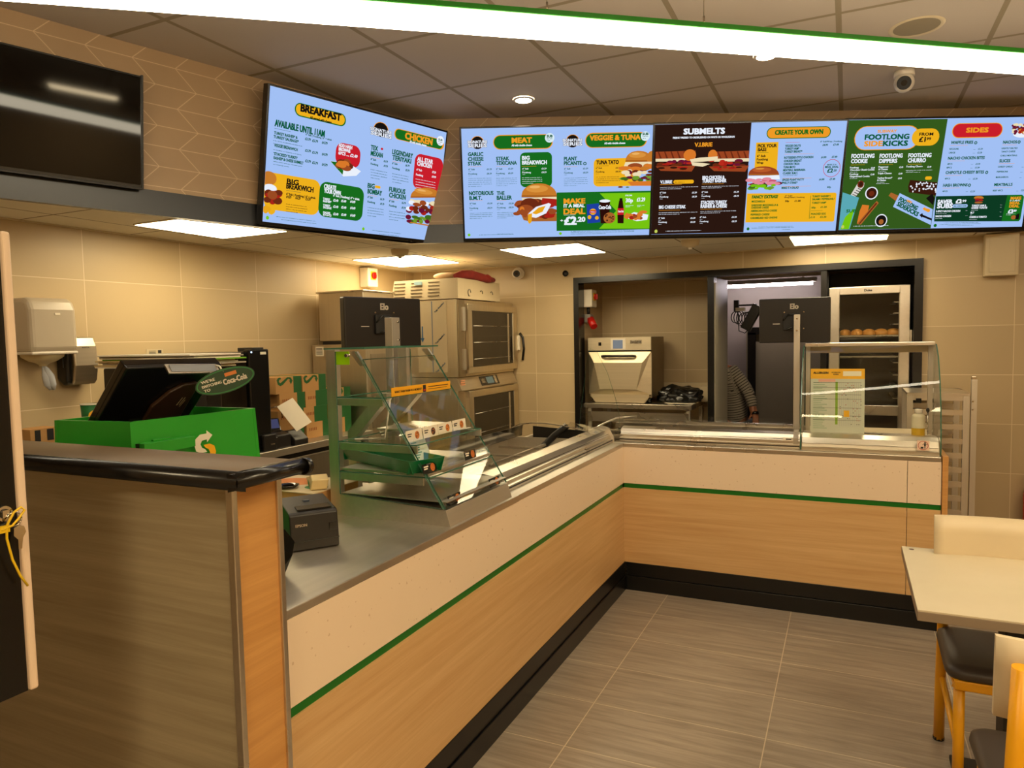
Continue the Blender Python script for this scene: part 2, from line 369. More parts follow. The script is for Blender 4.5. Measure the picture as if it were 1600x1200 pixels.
# menu artwork: shapes and words on a 160 x 90 canvas
MENUS={
's0':[
('R',19.2,6.1,61.3,15.1,'gd',14),('R',20.1,6.7,60.3,14.3,'y',13),('T',23.9,11.4,32.9,4.97,'BREAKFAST','k',2),('T',31.6,14.8,17.6,1.75,'All served with cheese','k',1),('T',5.0,25.1,39.2,4.52,'AVAILABLE UNTIL 11AM','gt',1),('L',4.9,26.7,17.2,0.19,'gt'),('T',29.0,26.7,21.5,1.37,'6" Sub | Footlong | 6" + drink','gt',1),('T',4.9,30.4,17.8,1.9,'TURKEY RASHER* &','gt',1),('T',4.7,33.0,19.0,1.9,'TURKEY SAUSAGE*','gt',1),('D',4.6,34.9,26.8,0.66,'gt'),('D',4.7,36.8,16.8,0.67,'gt'),('T',5.5,38.6,17.9,1.91,'VEGGIE BREAKWICH','gt',1),('D',5.0,40.9,27.2,0.67,'gt'),('D',5.1,42.8,17.2,0.67,'gt'),('T',5.9,44.2,18.0,1.92,'STACKED TURKEY','gt',1),('T',5.6,46.9,23.0,1.92,'RASHER* & CHEESE SUBMELT','gt',1),('D',5.5,48.7,27.9,0.67,'gt'),('D',5.6,50.6,17.8,0.67,'gt'),('T',28.8,29.9,4.4,1.76,'£3.79','gt',1),('T',34.6,30.1,4.5,1.78,'£5.79','gt',1),('T',42.5,30.0,4.6,1.8,'£4.79','gt',1),('T',29.4,37.8,4.5,1.78,'£3.79','gt',1),('T',35.2,38.1,4.5,1.79,'£5.79','gt',1),('T',43.2,38.0,4.6,1.81,'£4.79','gt',1),('T',30.0,44.9,4.5,1.79,'£3.79','gt',1),('T',35.8,45.2,4.5,1.8,'£5.79','gt',1),('T',43.8,45.2,4.6,1.82,'£4.79','gt',1),('R',54.6,26.4,76.4,42.7,'r',6),('T',56.8,29.5,11.7,2.44,'ADD HASH','w',1),('T',57.0,32.3,10.1,2.45,'BROWNS','w',1),('T',57.0,35.0,16.8,2.25,'6PCS .... £2.49','w',1),('G',[(50.3,40.9),(57.2,45.8),(62.7,50.2),(74.2,48.0),(78.0,44.1),(66.9,40.0)],'w'),('G',[(50.8,41.1),(56.2,40.7),(62.3,46.0),(62.0,49.2)],'gd'),('E',62.1,40.5,4.3,1.7,'meat2',0),('E',59.9,43.2,5.0,2.0,'meat',0),('E',63.3,39.9,2.8,2.3,'meat2',0),('E',60.0,41.3,4.2,3.1,'meat2',0),('E',64.9,39.6,3.2,2.5,'meat',0),('E',61.8,40.6,2.9,2.1,'meat2',0),('E',60.8,43.0,4.3,2.2,'meat2',0),('E',66.5,42.0,4.3,2.4,'meat2',0),('E',63.3,41.2,4.1,2.4,'org',0),('E',61.3,40.8,4.6,1.7,'org',0),('E',64.6,43.9,4.5,2.1,'meat',0),('E',60.1,42.3,4.6,1.9,'org',0),('R',0.0,56.1,43.9,81.3,'y',6),('E',3.0,60.2,5.7,4.7,'bun',0),('E',4.2,66.9,5.1,2.9,'w',0),('E',6.5,75.3,2.6,2.4,'red2',0),('E',5.4,71.1,3.6,2.8,'meat2',0),('E',10.4,74.6,3.6,2.6,'meat2',0),('E',9.1,70.4,3.8,2.6,'red2',0),('E',4.9,71.5,4.0,1.6,'red2',0),('E',5.7,72.9,3.6,1.9,'red2',0),('E',3.4,70.7,3.3,2.9,'meat2',0),('E',3.8,71.7,3.1,1.7,'red2',0),('E',10.3,70.0,3.4,2.1,'red2',0),('E',11.1,69.0,2.9,1.9,'meat2',0),('E',2.6,74.9,2.8,2.0,'meat2',0),('E',6.2,71.2,3.8,3.0,'meat',0),('E',6.1,82.4,2.4,2.3,'y',0),('E',6.3,81.9,2.8,2.4,'y',0),('E',3.4,81.1,2.2,1.8,'egg',0),('E',1.6,80.7,1.7,1.7,'egg',0),('E',1.8,81.8,2.2,2.5,'egg',0),('T',16.7,61.8,9.2,3.56,'BIG','k',1),('T',16.5,65.2,21.7,3.77,'BREAKWICH','k',1),('L',16.6,66.7,28.1,0.3,'gt'),('T',16.8,69.7,23.6,1.59,'6" Sub | Footlong | 6" + drink','k',1),('T',16.9,71.7,3.9,1.8,'£4.29','k',1),('T',24.1,71.6,4.0,1.81,'£6.29','k',1),('T',32.3,71.3,4.1,1.83,'£5.29','k',1),('D',17.0,76.2,34.1,0.7,'k'),('D',17.1,77.9,34.3,0.7,'k'),('D',17.3,79.6,34.4,0.7,'k'),('D',17.4,81.3,26.7,0.7,'k'),('R',43.3,56.2,82.6,81.5,'gd',6),('T',46.9,60.9,10.2,3.09,'CREATE','w',1),('T',47.2,64.1,14.3,3.1,'YOUR OWN','w',1),('T',55.3,65.8,23.5,1.67,'6" Sub | Footlong | 6" + drink','w',1),('T',46.8,69.2,5.9,1.56,'TURKEY','w',1),('T',47.0,70.9,6.9,1.56,'RASHER*','w',1),('T',55.6,69.3,4.3,1.78,'£3.49','w',1),('T',62.5,68.9,4.4,1.8,'£5.49','w',1),('T',70.6,68.4,4.5,1.82,'£4.49','w',1),('T',47.2,73.8,6.0,1.56,'TURKEY','w',1),('T',47.4,75.4,7.0,1.56,'SAUSAGE','w',1),('T',56.0,73.9,4.3,1.79,'£3.49','w',1),('T',63.0,73.6,4.4,1.81,'£5.49','w',1),('T',71.1,73.1,4.5,1.82,'£4.49','w',1),('T',47.7,79.1,6.0,1.57,'POACHED','w',1),('T',47.8,80.7,7.0,1.57,'EGG','w',1),('T',56.5,79.3,4.3,1.8,'£3.49','w',1),('T',63.5,79.0,4.4,1.82,'£5.49','w',1),('T',71.6,78.6,4.5,1.83,'£4.49','w',1),('E',93.3,10.5,7.1,5.5,'o',0),('E',93.3,10.7,6.6,5.3,'k',0),('T',83.2,12.3,20.5,2.28,'SIGNATURE','k',3),('T',84.1,15.5,19.8,2.81,'SERIES','k',3),('T',83.2,12.3,20.5,2.28,'SIGNATURE','w',1),('T',84.1,15.5,19.8,2.81,'SERIES','w',1),('R',106.2,6.5,158.6,14.8,'o',12),('R',107.1,7.0,156.9,14.4,'gd',12),('T',117.2,12.7,28.3,4.98,'CHICKEN','o',2),('T',122.1,14.9,17.6,1.75,'All with double cheese','w',1),('E',154.1,7.8,4.1,3.9,'w',0),('T',151.9,7.7,4.3,1.58,'SUB','gt',1),('D',152.0,9.0,156.4,0.89,'gt'),('D',152.3,10.6,154.6,0.9,'gt'),('T',85.3,26.7,6.5,3.58,'TEX','gt',1),('T',85.7,30.9,11.2,3.59,'MEXAN','gt',1),('L',85.9,32.2,95.0,0.21,'o'),('T',86.1,34.3,4.9,1.48,'6" Sub','gt',1),('T',86.4,37.7,7.0,1.49,'Footlong','gt',1),('T',98.4,33.8,3.9,1.51,'£6.79','gt',1),('T',98.8,37.4,3.9,1.51,'£9.79','gt',1),('D',86.8,41.5,102.6,0.74,'gt'),('D',87.1,43.5,102.8,0.75,'gt'),('D',87.3,45.5,103.0,0.75,'gt'),('D',87.5,47.6,96.1,0.75,'gt'),('E',95.7,24.5,1.2,0.9,'r',0),('T',105.9,26.4,20.7,3.67,'LEGENDARY','gt',1),('T',106.4,30.7,19.0,3.69,'TERIYAKI','gt',1),('L',106.6,32.0,116.3,0.22,'o'),('T',106.8,34.1,5.1,1.52,'6" Sub','gt',1),('T',107.2,37.6,7.4,1.53,'Footlong','gt',1),('T',120.0,33.6,4.1,1.55,'£6.79','gt',1),('T',120.5,37.3,4.1,1.55,'£9.79','gt',1),('D',107.7,41.5,124.5,0.76,'gt'),('D',107.9,43.6,124.8,0.76,'gt'),('D',108.1,45.7,125.0,0.77,'gt'),('D',108.4,47.8,117.6,0.77,'gt'),('T',85.3,55.2,6.5,3.66,'BIG','gt',1),('T',85.7,59.5,13.6,3.67,'BOMBAY','gt',1),('L',85.9,60.8,94.9,0.22,'o'),('T',86.1,62.9,4.9,1.52,'6" Sub','gt',1),('T',86.4,66.4,7.1,1.52,'Footlong','gt',1),('T',98.2,62.9,3.9,1.54,'£6.79','gt',1),('T',98.6,66.6,3.9,1.55,'£9.79','gt',1),('D',86.9,70.3,102.5,0.76,'gt'),('D',87.1,72.4,102.7,0.76,'gt'),('D',87.3,74.4,102.9,0.76,'gt'),('D',87.5,76.5,96.0,0.77,'gt'),('R',92.1,52.5,97.6,54.5,'y',2),('T',106.1,55.3,16.2,3.76,'FURIOUS','gt',1),('T',106.6,59.7,16.7,3.77,'CHICKEN','gt',1),('L',106.8,61.1,116.3,0.22,'o'),('T',107.0,63.3,5.2,1.56,'6" Sub','gt',1),('T',107.4,66.8,7.5,1.57,'Footlong','gt',1),('T',119.8,63.2,4.1,1.59,'£6.79','gt',1),('T',120.2,67.1,4.1,1.59,'£9.79','gt',1),('D',107.9,70.8,124.3,0.78,'gt'),('D',108.1,73.0,124.6,0.78,'gt'),('D',108.4,75.1,124.8,0.78,'gt'),('D',108.6,77.2,117.6,0.79,'gt'),('R',129.1,21.7,159.9,49.5,'r',6),('T',131.7,27.4,16.5,3.35,'ALL STAR','w',1),('T',131.9,31.0,15.6,3.36,'CHICKEN','w',1),('T',131.8,35.1,5.7,1.57,'6" Sub','w',1),('T',131.7,39.0,7.5,1.58,'Footlong','w',1),('T',148.6,34.5,4.0,1.61,'£7.29','w',1),('T',148.8,38.2,4.4,1.61,'£9.99','w',1),('D',131.8,42.1,153.3,0.79,'w'),('D',132.1,44.3,153.6,0.79,'w'),('D',132.3,46.4,153.9,0.79,'w'),('D',132.6,48.6,144.4,0.79,'w'),('G',[(128.3,57.5),(128.2,56.3),(128.7,54.3),(130.0,52.5),(132.0,51.0),(134.6,49.6),(137.7,48.6),(141.1,47.7),(144.7,47.2),(148.2,47.1),(151.6,47.3),(154.6,47.8),(157.0,48.8),(158.8,50.2),(159.8,52.1),(160.0,53.3)],'bun'),('E',141.4,50.7,10.0,2.1,'bunh',0),('E',139.2,50.1,4.8,0.8,'bunl',0),('G',[(128.3,57.5),(128.6,56.2),(159.4,52.1),(160.0,53.3)],'bund'),('G',[(128.4,58.4),(160.0,58.9),(160.0,60.8),(127.8,60.8)],'cream'),('E',129.9,61.1,3.2,1.7,'w',0),('E',146.1,60.0,2.7,1.6,'w',0),('E',142.3,59.9,2.8,1.8,'meat',0),('E',136.0,62.6,2.8,1.1,'meat',0),('E',138.9,61.7,4.6,1.8,'w',0),('E',158.1,60.0,4.2,1.3,'w',0),('E',155.6,58.3,3.0,1.6,'meat',0),('E',137.7,60.1,4.3,2.1,'cream',0),('E',152.6,60.5,4.3,1.3,'meat',0),('E',142.9,61.4,4.8,1.9,'w',0),('E',135.8,62.1,4.6,1.5,'meat',0),('E',158.4,60.3,3.4,1.3,'cream',0),('E',142.0,60.0,3.6,2.1,'meat',0),('E',153.5,59.1,4.1,1.9,'cream',0),('E',153.1,62.9,3.2,1.8,'red2',0),('E',141.7,64.5,4.0,1.4,'meat',0),('E',141.6,67.2,2.4,1.2,'red2',0),('E',128.0,68.1,3.2,1.7,'wine',0),('E',153.3,66.9,3.8,1.4,'wine',0),('E',143.9,63.5,4.0,1.8,'meat2',0),('E',143.7,67.9,3.2,2.0,'red2',0),('E',127.8,66.4,3.2,1.8,'w',0),('E',135.1,66.5,2.5,2.0,'w',0),('E',155.4,65.2,4.2,1.6,'wine',0),('E',131.0,65.7,3.3,1.9,'red2',0),('E',146.2,66.8,2.6,1.2,'wine',0),('E',149.8,65.3,3.0,1.6,'wine',0),('E',142.2,67.3,4.2,1.1,'red2',0),('E',135.8,68.0,3.3,1.6,'meat2',0),('E',140.9,66.7,3.3,1.6,'w',0),('E',141.2,66.3,3.3,2.0,'wine',0),('E',154.9,66.6,2.9,1.7,'red2',0),('E',153.2,62.9,2.6,1.5,'meat2',0),('E',148.0,65.0,2.7,1.4,'meat2',0),('E',155.1,62.8,3.9,1.8,'red2',0),('E',134.7,65.2,3.2,1.8,'meat2',0),('E',139.2,73.6,4.0,1.8,'leaf',0),('E',149.2,74.6,2.9,1.4,'leaf2',0),('E',136.9,74.9,2.1,1.5,'leaf2',0),('E',148.8,72.1,3.1,1.3,'leaf',0),('E',130.6,76.4,2.4,1.8,'leaf',0),('E',134.9,72.3,3.6,1.2,'leaf',0),('E',152.8,73.6,3.5,1.9,'leaf2',0),('E',131.8,76.3,3.1,1.7,'leaf',0),('E',135.7,75.3,2.4,1.9,'leaf2',0),('E',156.5,72.3,3.8,1.1,'leaf',0),('E',129.2,76.3,2.9,1.3,'wine',0),('E',140.1,75.3,3.3,1.0,'wine',0),('E',134.1,72.7,2.3,1.0,'leaf',0),('E',156.3,72.3,3.2,1.2,'leaf2',0),('E',142.3,72.0,2.7,1.0,'leaf2',0),('E',127.9,73.0,3.0,1.9,'wine',0),('E',141.9,75.2,2.3,1.8,'leaf2',0),('E',147.4,73.0,3.9,2.0,'leaf2',0),('E',148.6,74.6,2.8,1.8,'wine',0),('E',149.5,71.0,4.1,2.0,'leaf',0),('G',[(131.0,76.7),(160.0,77.1),(160.0,78.5),(129.5,77.5)],'bun'),('E',3.4,87.1,1.2,1.3,'lm',0),('E',84.5,86.9,1.2,1.2,'lm',0),('D',10.0,85.7,41.9,0.6,'gt'),('D',13.9,87.4,42.9,0.6,'gt'),('D',93.0,87.4,121.9,0.67,'gt'),('D',100.3,89.6,119.9,0.67,'gt'),],
's1':[
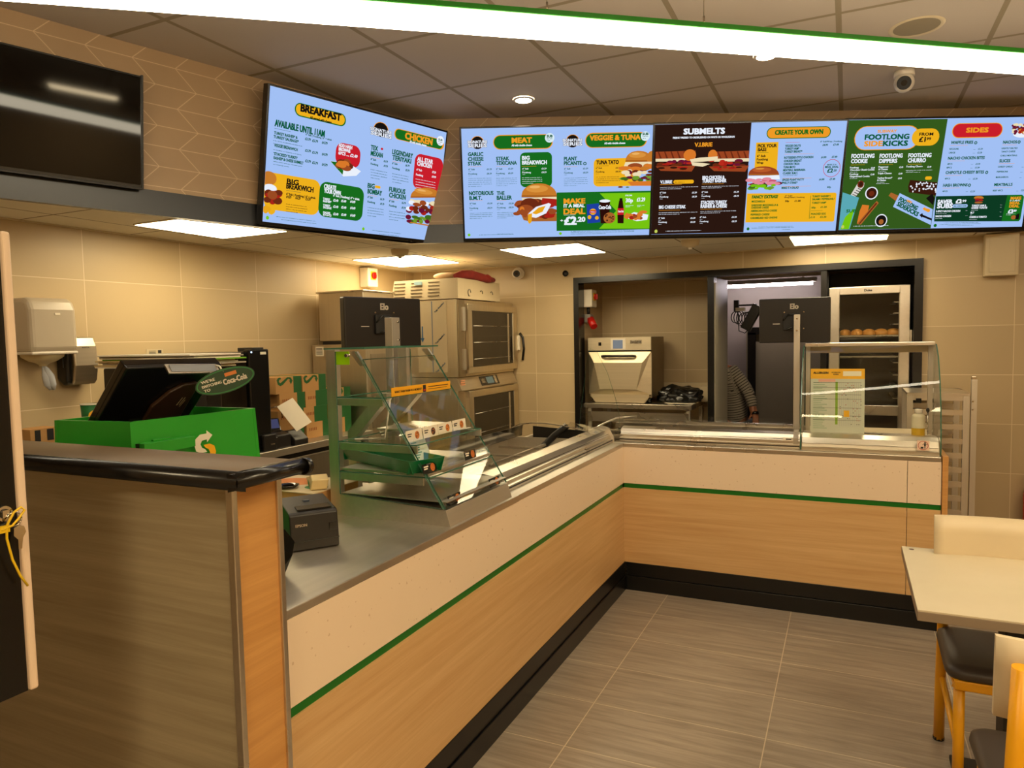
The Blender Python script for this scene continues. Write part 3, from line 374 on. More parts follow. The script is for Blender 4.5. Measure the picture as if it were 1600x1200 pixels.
('E',13.2,11.2,5.6,5.2,'o',0),('E',13.2,11.4,5.1,5.0,'k',0),('T',5.0,11.6,16.2,2.18,'SIGNATURE','k',3),('T',5.3,14.8,15.6,2.69,'SERIES','k',3),('T',5.0,11.6,16.2,2.18,'SIGNATURE','w',1),('T',5.3,14.8,15.6,2.69,'SERIES','w',1),('R',26.3,5.5,76.4,17.2,'o',14),('R',27.0,6.1,75.6,16.5,'gd',13),('T',42.1,11.9,16.5,4.17,'MEAT','o',2),('T',41.8,14.7,17.0,1.6,'All with double cheese','w',1),('E',73.7,8.5,4.0,3.8,'lw',0),('T',71.3,8.1,4.7,1.98,'SUB','gt',2),('D',71.3,9.5,76.0,0.89,'gt'),('D',71.3,10.9,73.9,0.89,'gt'),('T',5.0,21.8,12.7,3.01,'GARLIC','gt',1),('T',4.9,25.6,12.9,3.02,'CHEESE','gt',1),('T',4.7,29.3,11.2,3.03,'STEAK','gt',1),('L',5.1,30.5,16.3,0.3,'o'),('T',5.0,33.2,5.2,1.32,'6" Sub','gt',1),('D',5.0,34.4,7.1,0.51,'gt'),('T',4.9,36.8,7.2,1.33,'Footlong','gt',1),('D',4.8,38.0,7.3,0.51,'gt'),('T',20.4,33.3,4.1,1.32,'£5.29','gt',1),('T',20.3,36.9,4.1,1.33,'£8.29','gt',1),('D',4.7,40.1,24.5,0.61,'gt'),('D',4.7,41.7,24.4,0.62,'gt'),('D',4.6,43.4,24.4,0.62,'gt'),('D',4.5,45.0,24.3,0.62,'gt'),('D',4.5,46.7,15.4,0.62,'gt'),('T',28.6,25.7,10.8,3.02,'STEAK','gt',1),('T',28.5,29.3,17.3,3.04,'TEXICANA','gt',1),('L',28.5,30.8,38.2,0.3,'o'),('T',28.4,33.2,5.2,1.32,'6" Sub','gt',1),('D',28.4,34.4,30.5,0.51,'gt'),('T',28.3,36.9,7.2,1.33,'Footlong','gt',1),('D',28.3,38.1,30.8,0.51,'gt'),('T',38.6,33.2,4.1,1.32,'£5.29','gt',1),('T',38.5,36.9,4.1,1.33,'£8.29','gt',1),('D',28.2,40.4,45.8,0.62,'gt'),('D',28.2,41.9,45.8,0.62,'gt'),('D',28.1,43.4,45.8,0.62,'gt'),('D',28.1,45.0,45.7,0.62,'gt'),('D',28.0,46.5,37.8,0.62,'gt'),('T',4.8,53.7,20.6,3.33,'NOTORIOUS','gt',1),('T',4.9,57.5,10.7,3.13,'B.M.T.','gt',1),('L',5.1,58.5,16.2,0.31,'o'),('T',5.0,61.3,5.3,1.36,'6" Sub','gt',1),('D',4.9,62.5,7.1,0.53,'gt'),('T',4.8,65.1,7.3,1.37,'Footlong','gt',1),('D',4.8,66.3,7.3,0.53,'gt'),('T',20.1,61.4,4.2,1.36,'£5.29','gt',1),('T',20.0,65.2,4.2,1.37,'£8.29','gt',1),('D',4.9,68.9,24.3,0.63,'gt'),('D',4.8,70.3,24.2,0.64,'gt'),('D',4.7,71.8,24.2,0.64,'gt'),('D',4.7,73.3,15.4,0.64,'gt'),('T',28.5,54.0,6.4,3.12,'THE','gt',1),('T',28.4,57.8,12.7,3.34,'BALLER','gt',1),('L',28.3,58.8,36.4,0.31,'o'),('T',28.5,61.8,5.3,1.37,'6" Sub','gt',1),('D',28.4,63.0,30.6,0.53,'gt'),('T',28.4,65.1,7.3,1.37,'Footlong','gt',1),('D',28.3,66.4,30.9,0.53,'gt'),('T',38.4,61.8,4.2,1.37,'£5.29','gt',1),('T',38.3,65.1,4.2,1.37,'£8.29','gt',1),('D',28.5,68.9,42.9,0.64,'gt'),('D',28.5,70.4,42.8,0.64,'gt'),('D',28.4,71.9,42.8,0.64,'gt'),('D',28.4,73.4,36.3,0.64,'gt'),('R',48.7,19.8,75.6,47.9,'gd',4),('T',50.4,25.5,6.3,3.03,'BIG','w',1),('T',50.4,29.4,20.8,3.24,'BREAKWICH','w',1),('L',50.1,31.0,62.4,0.3,'o'),('T',50.5,33.4,5.2,1.32,'6" Sub','w',1),('D',50.5,34.7,52.7,0.51,'w'),('T',50.5,36.5,7.2,1.33,'Footlong','w',1),('D',50.5,37.7,53.0,0.51,'w'),('T',66.8,33.6,4.1,1.33,'£5.29','w',1),('T',66.8,36.6,4.1,1.33,'£8.29','w',1),('D',50.2,40.4,67.4,0.72,'w'),('D',50.2,41.9,67.4,0.72,'w'),('D',50.2,43.5,67.4,0.72,'w'),('D',50.1,45.0,59.6,0.72,'w'),('G',[(49.3,71.5),(79.5,70.0),(79.5,76.7),(57.2,76.6),(51.1,75.4)],'bun2'),('G',[(49.4,56.3),(49.5,54.6),(50.2,51.7),(51.7,49.5),(53.9,47.7),(56.5,46.3),(59.6,45.4),(63.0,45.0),(66.4,45.1),(69.7,45.6),(72.8,46.7),(75.5,48.1),(77.6,50.0),(79.0,52.3),(79.7,55.2),(79.8,57.0)],'bun'),('E',62.8,49.4,9.4,3.0,'bunh',0),('E',60.9,47.9,4.5,1.2,'bunl',0),('G',[(49.4,56.3),(49.9,54.5),(79.3,55.1),(79.8,57.0)],'bund'),('G',[(49.7,56.8),(79.8,56.3),(79.8,60.5),(50.8,61.0)],'cream'),('E',49.0,62.3,6.0,2.4,'meat',0),('E',51.1,63.4,6.0,2.7,'red2',0),('E',67.0,63.0,3.3,2.0,'red2',0),('E',62.3,60.9,6.2,3.2,'meat2',0),('E',58.6,59.7,6.0,2.0,'meat',0),('E',48.6,61.2,4.7,2.5,'meat',0),('E',56.2,63.2,3.5,3.0,'meat',0),('E',60.9,59.8,3.2,2.1,'meat',0),('E',51.1,63.9,5.9,1.9,'meat2',0),('E',72.8,62.7,5.6,2.8,'red2',0),('E',56.3,62.1,7.7,5.1,'meat2',0),('E',52.9,66.3,6.6,3.8,'meat',0),('E',45.3,69.8,3.3,1.5,'meat',0),('E',51.9,69.4,3.5,2.5,'org',0),('E',52.0,70.1,3.1,2.5,'org',0),('E',51.3,69.1,3.8,2.4,'meat',0),('E',49.7,66.2,2.1,2.3,'org',0),('E',47.3,68.3,2.1,1.4,'meat',0),('E',50.0,68.6,2.0,2.5,'meat',0),('E',52.2,71.0,2.2,2.1,'meat',0),('G',[(67.3,57.1),(79.8,58.4),(79.8,64.3),(66.2,61.3)],'red2'),('E',75.8,68.4,2.9,1.6,'meat',0),('E',76.1,68.3,4.4,1.9,'red2',0),('E',68.1,72.4,3.4,1.3,'meat',0),('E',74.8,67.3,3.1,1.6,'meat',0),('E',75.3,70.7,3.0,1.9,'red2',0),('E',70.4,70.9,4.5,2.1,'red2',0),('E',75.5,68.6,3.9,2.3,'meat',0),('E',69.6,72.9,5.2,1.3,'red2',0),('E',68.1,69.8,5.3,2.5,'red2',0),('E',69.7,72.7,3.2,2.0,'meat2',0),('E',76.0,68.5,3.6,2.0,'meat',0),('E',73.2,72.4,4.5,1.6,'red2',0),('G',[(55.6,69.5),(61.8,64.4),(72.8,61.4),(74.8,62.5),(70.6,69.9),(61.7,73.7),(57.2,72.8)],'w'),('G',[(58.4,69.6),(64.0,65.1),(70.1,63.7),(67.3,68.7),(61.7,70.7)],'egg'),('G',[(55.0,70.6),(58.4,69.6),(57.9,77.0),(56.1,78.7),(54.7,77.0)],'egg'),('E',92.9,11.3,5.6,5.2,'o',0),('E',92.9,11.5,5.2,5.0,'k',0),('T',84.7,11.7,16.4,2.19,'SIGNATURE','k',3),('T',85.2,14.9,15.8,2.7,'SERIES','k',3),('T',84.7,11.7,16.4,2.19,'SIGNATURE','w',1),('T',85.2,14.9,15.8,2.7,'SERIES','w',1),('R',103.4,5.1,155.5,17.2,'o',14),('R',104.1,5.9,154.6,16.6,'gd',13),('T',107.4,11.1,42.2,3.98,'VEGGIE & TUNA','o',2),('T',119.6,14.4,17.5,1.6,'All with double cheese','w',1),('E',153.8,8.6,3.8,3.8,'lw',0),('T',151.4,7.8,4.8,1.99,'SUB','gt',2),('D',151.4,9.2,156.2,0.9,'gt'),('D',151.5,10.6,154.1,0.9,'gt'),('T',85.8,26.8,10.9,3.03,'PLANT','gt',1),('T',85.8,30.5,15.0,3.05,'PICANTE','gt',1),('E',103.4,29.6,1.5,1.4,'gt',0),('E',103.4,29.6,0.8,0.7,'bg',0),('L',85.8,32.1,97.0,0.31,'o'),('T',86.0,34.1,5.2,1.33,'6" Sub','gt',1),('D',86.0,35.4,88.2,0.51,'gt'),('T',86.0,37.4,7.2,1.33,'Footlong','gt',1),('D',86.0,38.6,88.5,0.51,'gt'),('T',101.9,34.2,4.2,1.33,'£5.29','gt',1),('T',102.0,37.5,4.2,1.33,'£8.29','gt',1),('D',85.8,41.3,106.0,0.62,'gt'),('D',85.8,42.9,106.0,0.62,'gt'),('D',85.8,44.4,106.0,0.62,'gt'),('D',85.8,46.0,106.0,0.62,'gt'),('D',85.8,47.5,97.0,0.62,'gt'),('R',110.9,25.7,150.0,48.6,'y',4),('T',113.0,30.4,19.0,3.25,'TUNA TATO','k',1),('L',113.0,31.8,123.7,0.2,'k'),('T',112.8,34.1,5.2,1.33,'6" Sub','k',1),('D',112.9,35.3,115.0,0.51,'k'),('T',112.9,37.1,7.2,1.33,'Footlong','k',1),('D',112.9,38.4,115.5,0.51,'k'),('T',129.5,34.2,4.2,1.33,'£5.29','k',1),('T',129.5,37.2,4.2,1.33,'£8.29','k',1),('D',113.0,41.0,133.2,0.62,'k'),('D',113.0,42.6,133.2,0.62,'k'),('D',113.0,44.1,133.3,0.62,'k'),('D',113.1,45.7,124.2,0.62,'k'),('G',[(137.7,28.8),(137.7,27.5),(138.2,25.3),(139.2,23.6),(140.8,22.2),(142.7,21.1),(145.0,20.5),(147.6,20.1),(150.1,20.2),(152.7,20.6),(155.0,21.4),(157.1,22.5),(158.8,23.9),(159.9,25.7),(160.0,27.9),(160.0,29.3)],'bun'),('E',147.6,23.5,7.1,2.3,'bunh',0),('E',146.1,22.4,3.4,0.9,'bunl',0),('G',[(137.7,28.8),(138.0,27.4),(160.0,27.8),(160.0,29.3)],'bund'),('E',160.0,26.0,4.4,5.7,'bun',0),('G',[(137.7,29.1),(159.9,29.1),(160.0,33.1),(136.2,33.2)],'cream'),('E',145.9,32.5,6.2,2.5,'meat',0),('E',143.9,32.4,4.2,1.9,'meat',0),('E',137.4,34.0,5.8,1.7,'org',0),('E',153.0,34.8,4.1,2.0,'meat',0),('E',145.9,34.5,3.4,2.8,'meat',0),('E',156.0,33.0,3.3,2.5,'bun',0),('E',157.8,33.0,4.0,2.2,'org',0),('E',154.3,34.5,4.5,1.5,'bun',0),('E',146.1,34.6,4.9,1.8,'org',0),('E',139.1,38.8,2.7,1.5,'org',0),('E',148.5,39.7,2.9,1.0,'cream',0),('E',145.3,37.1,3.2,1.7,'org',0),('E',146.7,36.9,2.7,1.4,'meat2',0),('E',141.5,36.5,2.2,1.6,'cream',0),('E',149.8,37.9,2.5,1.5,'cream',0),('E',141.0,36.6,2.0,1.2,'meat2',0),('E',144.8,37.4,3.3,1.0,'meat2',0),('E',154.1,37.8,2.6,1.3,'cream',0),('E',143.8,39.0,2.8,1.4,'org',0),('E',140.7,37.9,3.0,1.6,'wine',0),('E',140.0,39.5,2.6,1.4,'cream',0),('E',158.5,39.7,3.5,0.9,'meat2',0),('E',147.2,39.1,3.3,1.7,'cream',0),('E',138.0,37.4,3.6,1.6,'cream',0),('E',158.8,37.2,2.0,1.0,'meat2',0),('E',157.8,43.5,2.8,1.6,'leaf2',0),('E',138.3,43.3,1.7,1.0,'wine',0),('E',157.3,43.3,2.2,1.1,'leaf2',0),('E',148.3,42.5,3.0,1.0,'leaf2',0),('E',148.3,42.9,2.4,1.1,'wine',0),('E',136.3,42.5,3.4,1.2,'leaf2',0),('E',151.0,43.9,2.5,1.2,'leaf',0),('E',137.0,42.2,2.8,1.0,'leaf',0),('E',147.7,43.2,2.4,1.2,'wine',0),('E',145.9,42.2,2.6,1.6,'wine',0),('E',145.9,43.2,2.1,1.7,'wine',0),('E',155.5,41.5,2.6,1.1,'leaf',0),('E',141.5,41.7,3.0,1.2,'wine',0),('E',147.6,41.7,2.1,1.3,'wine',0),('E',137.6,42.7,3.3,1.0,'leaf',0),('E',158.5,41.8,1.8,1.0,'leaf2',0),('E',146.6,43.3,2.3,1.0,'leaf',0),('E',157.5,42.3,2.0,1.8,'wine',0),('E',146.9,42.1,3.0,1.7,'leaf2',0),('E',146.3,41.4,1.9,1.0,'leaf2',0),('E',158.0,41.7,3.4,1.1,'leaf2',0),('E',153.8,42.2,3.1,1.0,'wine',0),('G',[(139.9,45.1),(160.0,44.7),(160.0,48.8),(143.3,48.5)],'org'),('E',134.0,49.3,2.2,0.7,'meat2',0),('E',140.0,49.5,1.5,0.5,'leaf',0),('R',79.5,52.8,160.0,85.1,'gd',0),('G',[(116.5,54.2),(159.9,54.2),(160.0,84.5),(116.3,83.9),(130.9,69.0)],'lm'),('T',85.7,62.1,18.2,4.2,'MAKE','o',2),('T',85.7,65.3,17.8,2.74,'IT A MEAL','w',2),('T',85.7,71.0,18.3,4.67,'DEAL','o',2),('L',85.7,71.9,95.7,0.32,'w'),('T',82.8,77.4,2.2,2.35,'+','w',1),('T',86.4,79.8,10.1,6.85,'£2','w',2),('T',96.9,77.5,7.2,4.06,'.20','w',2),('G',[(105.2,63.2),(115.8,62.4),(117.3,78.3),(106.3,79.2)],'blu'),('E',110.8,69.4,2.9,2.6,'y',0),('R',108.1,68.3,113.5,70.6,'r',0),('E',107.9,73.9,1.6,1.7,'y',0),('E',114.3,74.6,1.6,1.5,'y',0),('T',108.8,70.0,4.2,0.96,'Walkers','w',1),('G',[(116.2,60.3),(125.5,60.2),(124.9,79.4),(117.7,79.4)],'cola'),('E',120.9,60.6,4.7,1.3,'w',0),('T',115.9,67.2,10.5,3.18,'Coca-Cola','w',1),('E',125.2,74.9,5.2,4.7,'bun2',0),('E',125.0,74.3,0.9,0.5,'choc',0),('E',126.8,75.0,0.8,0.5,'choc',0),('E',122.1,72.2,0.5,0.7,'choc',0),('E',123.1,72.4,0.8,0.5,'choc',0),('E',128.3,75.9,0.6,0.7,'choc',0),('E',128.1,73.9,0.8,0.6,'choc',0),('E',122.0,73.4,0.7,0.8,'choc',0),('E',127.3,77.6,0.9,0.4,'choc',0),('E',123.2,76.9,0.8,0.7,'choc',0),('E',125.9,74.1,0.6,0.5,'choc',0),('G',[(133.2,60.4),(136.2,60.5),(137.6,69.2),(137.5,79.7),(132.3,79.5),(131.8,69.1)],'cola'),('R',133.5,58.5,136.0,60.7,'k',0),('R',131.9,66.9,137.5,72.4,'r',0),('T',132.5,70.3,4.7,1.7,'Coca-Cola','w',1),('T',138.5,56.9,5.5,1.26,'FROM','w',1),('T',138.9,62.0,6.0,3.37,'30p','w',1),('T',148.5,61.4,6.9,3.16,'£1.29','w',1),('D',138.8,65.0,145.7,0.64,'w'),('D',138.8,66.0,142.6,0.64,'w'),('D',148.8,65.0,155.1,0.64,'w'),('D',148.9,66.0,152.3,0.64,'w'),('G',[(137.5,74.5),(146.3,70.4),(158.7,72.8),(157.8,77.1),(148.9,78.0)],'w'),('E',146.0,73.4,1.9,1.6,'red2',0),('E',140.2,73.8,2.1,2.3,'org',0),('E',151.9,73.1,1.8,1.3,'meat',0),('E',152.0,75.6,1.9,1.3,'meat',0),('E',147.4,74.4,2.8,2.1,'red2',0),('E',149.1,74.8,2.1,1.5,'meat',0),('E',144.4,74.6,1.9,1.4,'org',0),('E',142.6,72.9,3.1,1.4,'org',0),('E',144.7,75.5,2.4,1.4,'org',0),('E',147.9,75.6,1.8,1.7,'org',0),('E',150.2,75.3,1.7,1.5,'org',0),('E',140.4,74.0,2.9,1.4,'org',0),('E',144.4,75.0,2.3,1.5,'red2',0),('E',151.3,72.5,2.6,1.9,'org',0),('E',140.2,73.1,1.7,2.3,'org',0),('E',147.1,74.3,1.9,1.2,'meat',0),('E',154.2,70.4,3.6,1.3,'org',0),('E',3.5,87.0,1.2,1.2,'lm',0),('E',82.8,87.3,1.2,1.2,'lm',0),('D',12.4,87.4,42.5,0.76,'gt'),('D',28.0,86.7,41.5,0.43,'gt'),('D',91.8,85.8,146.9,0.65,'gt'),('D',91.8,86.9,147.0,0.65,'gt'),('D',91.8,88.1,122.1,0.65,'gt'),],
's2':[
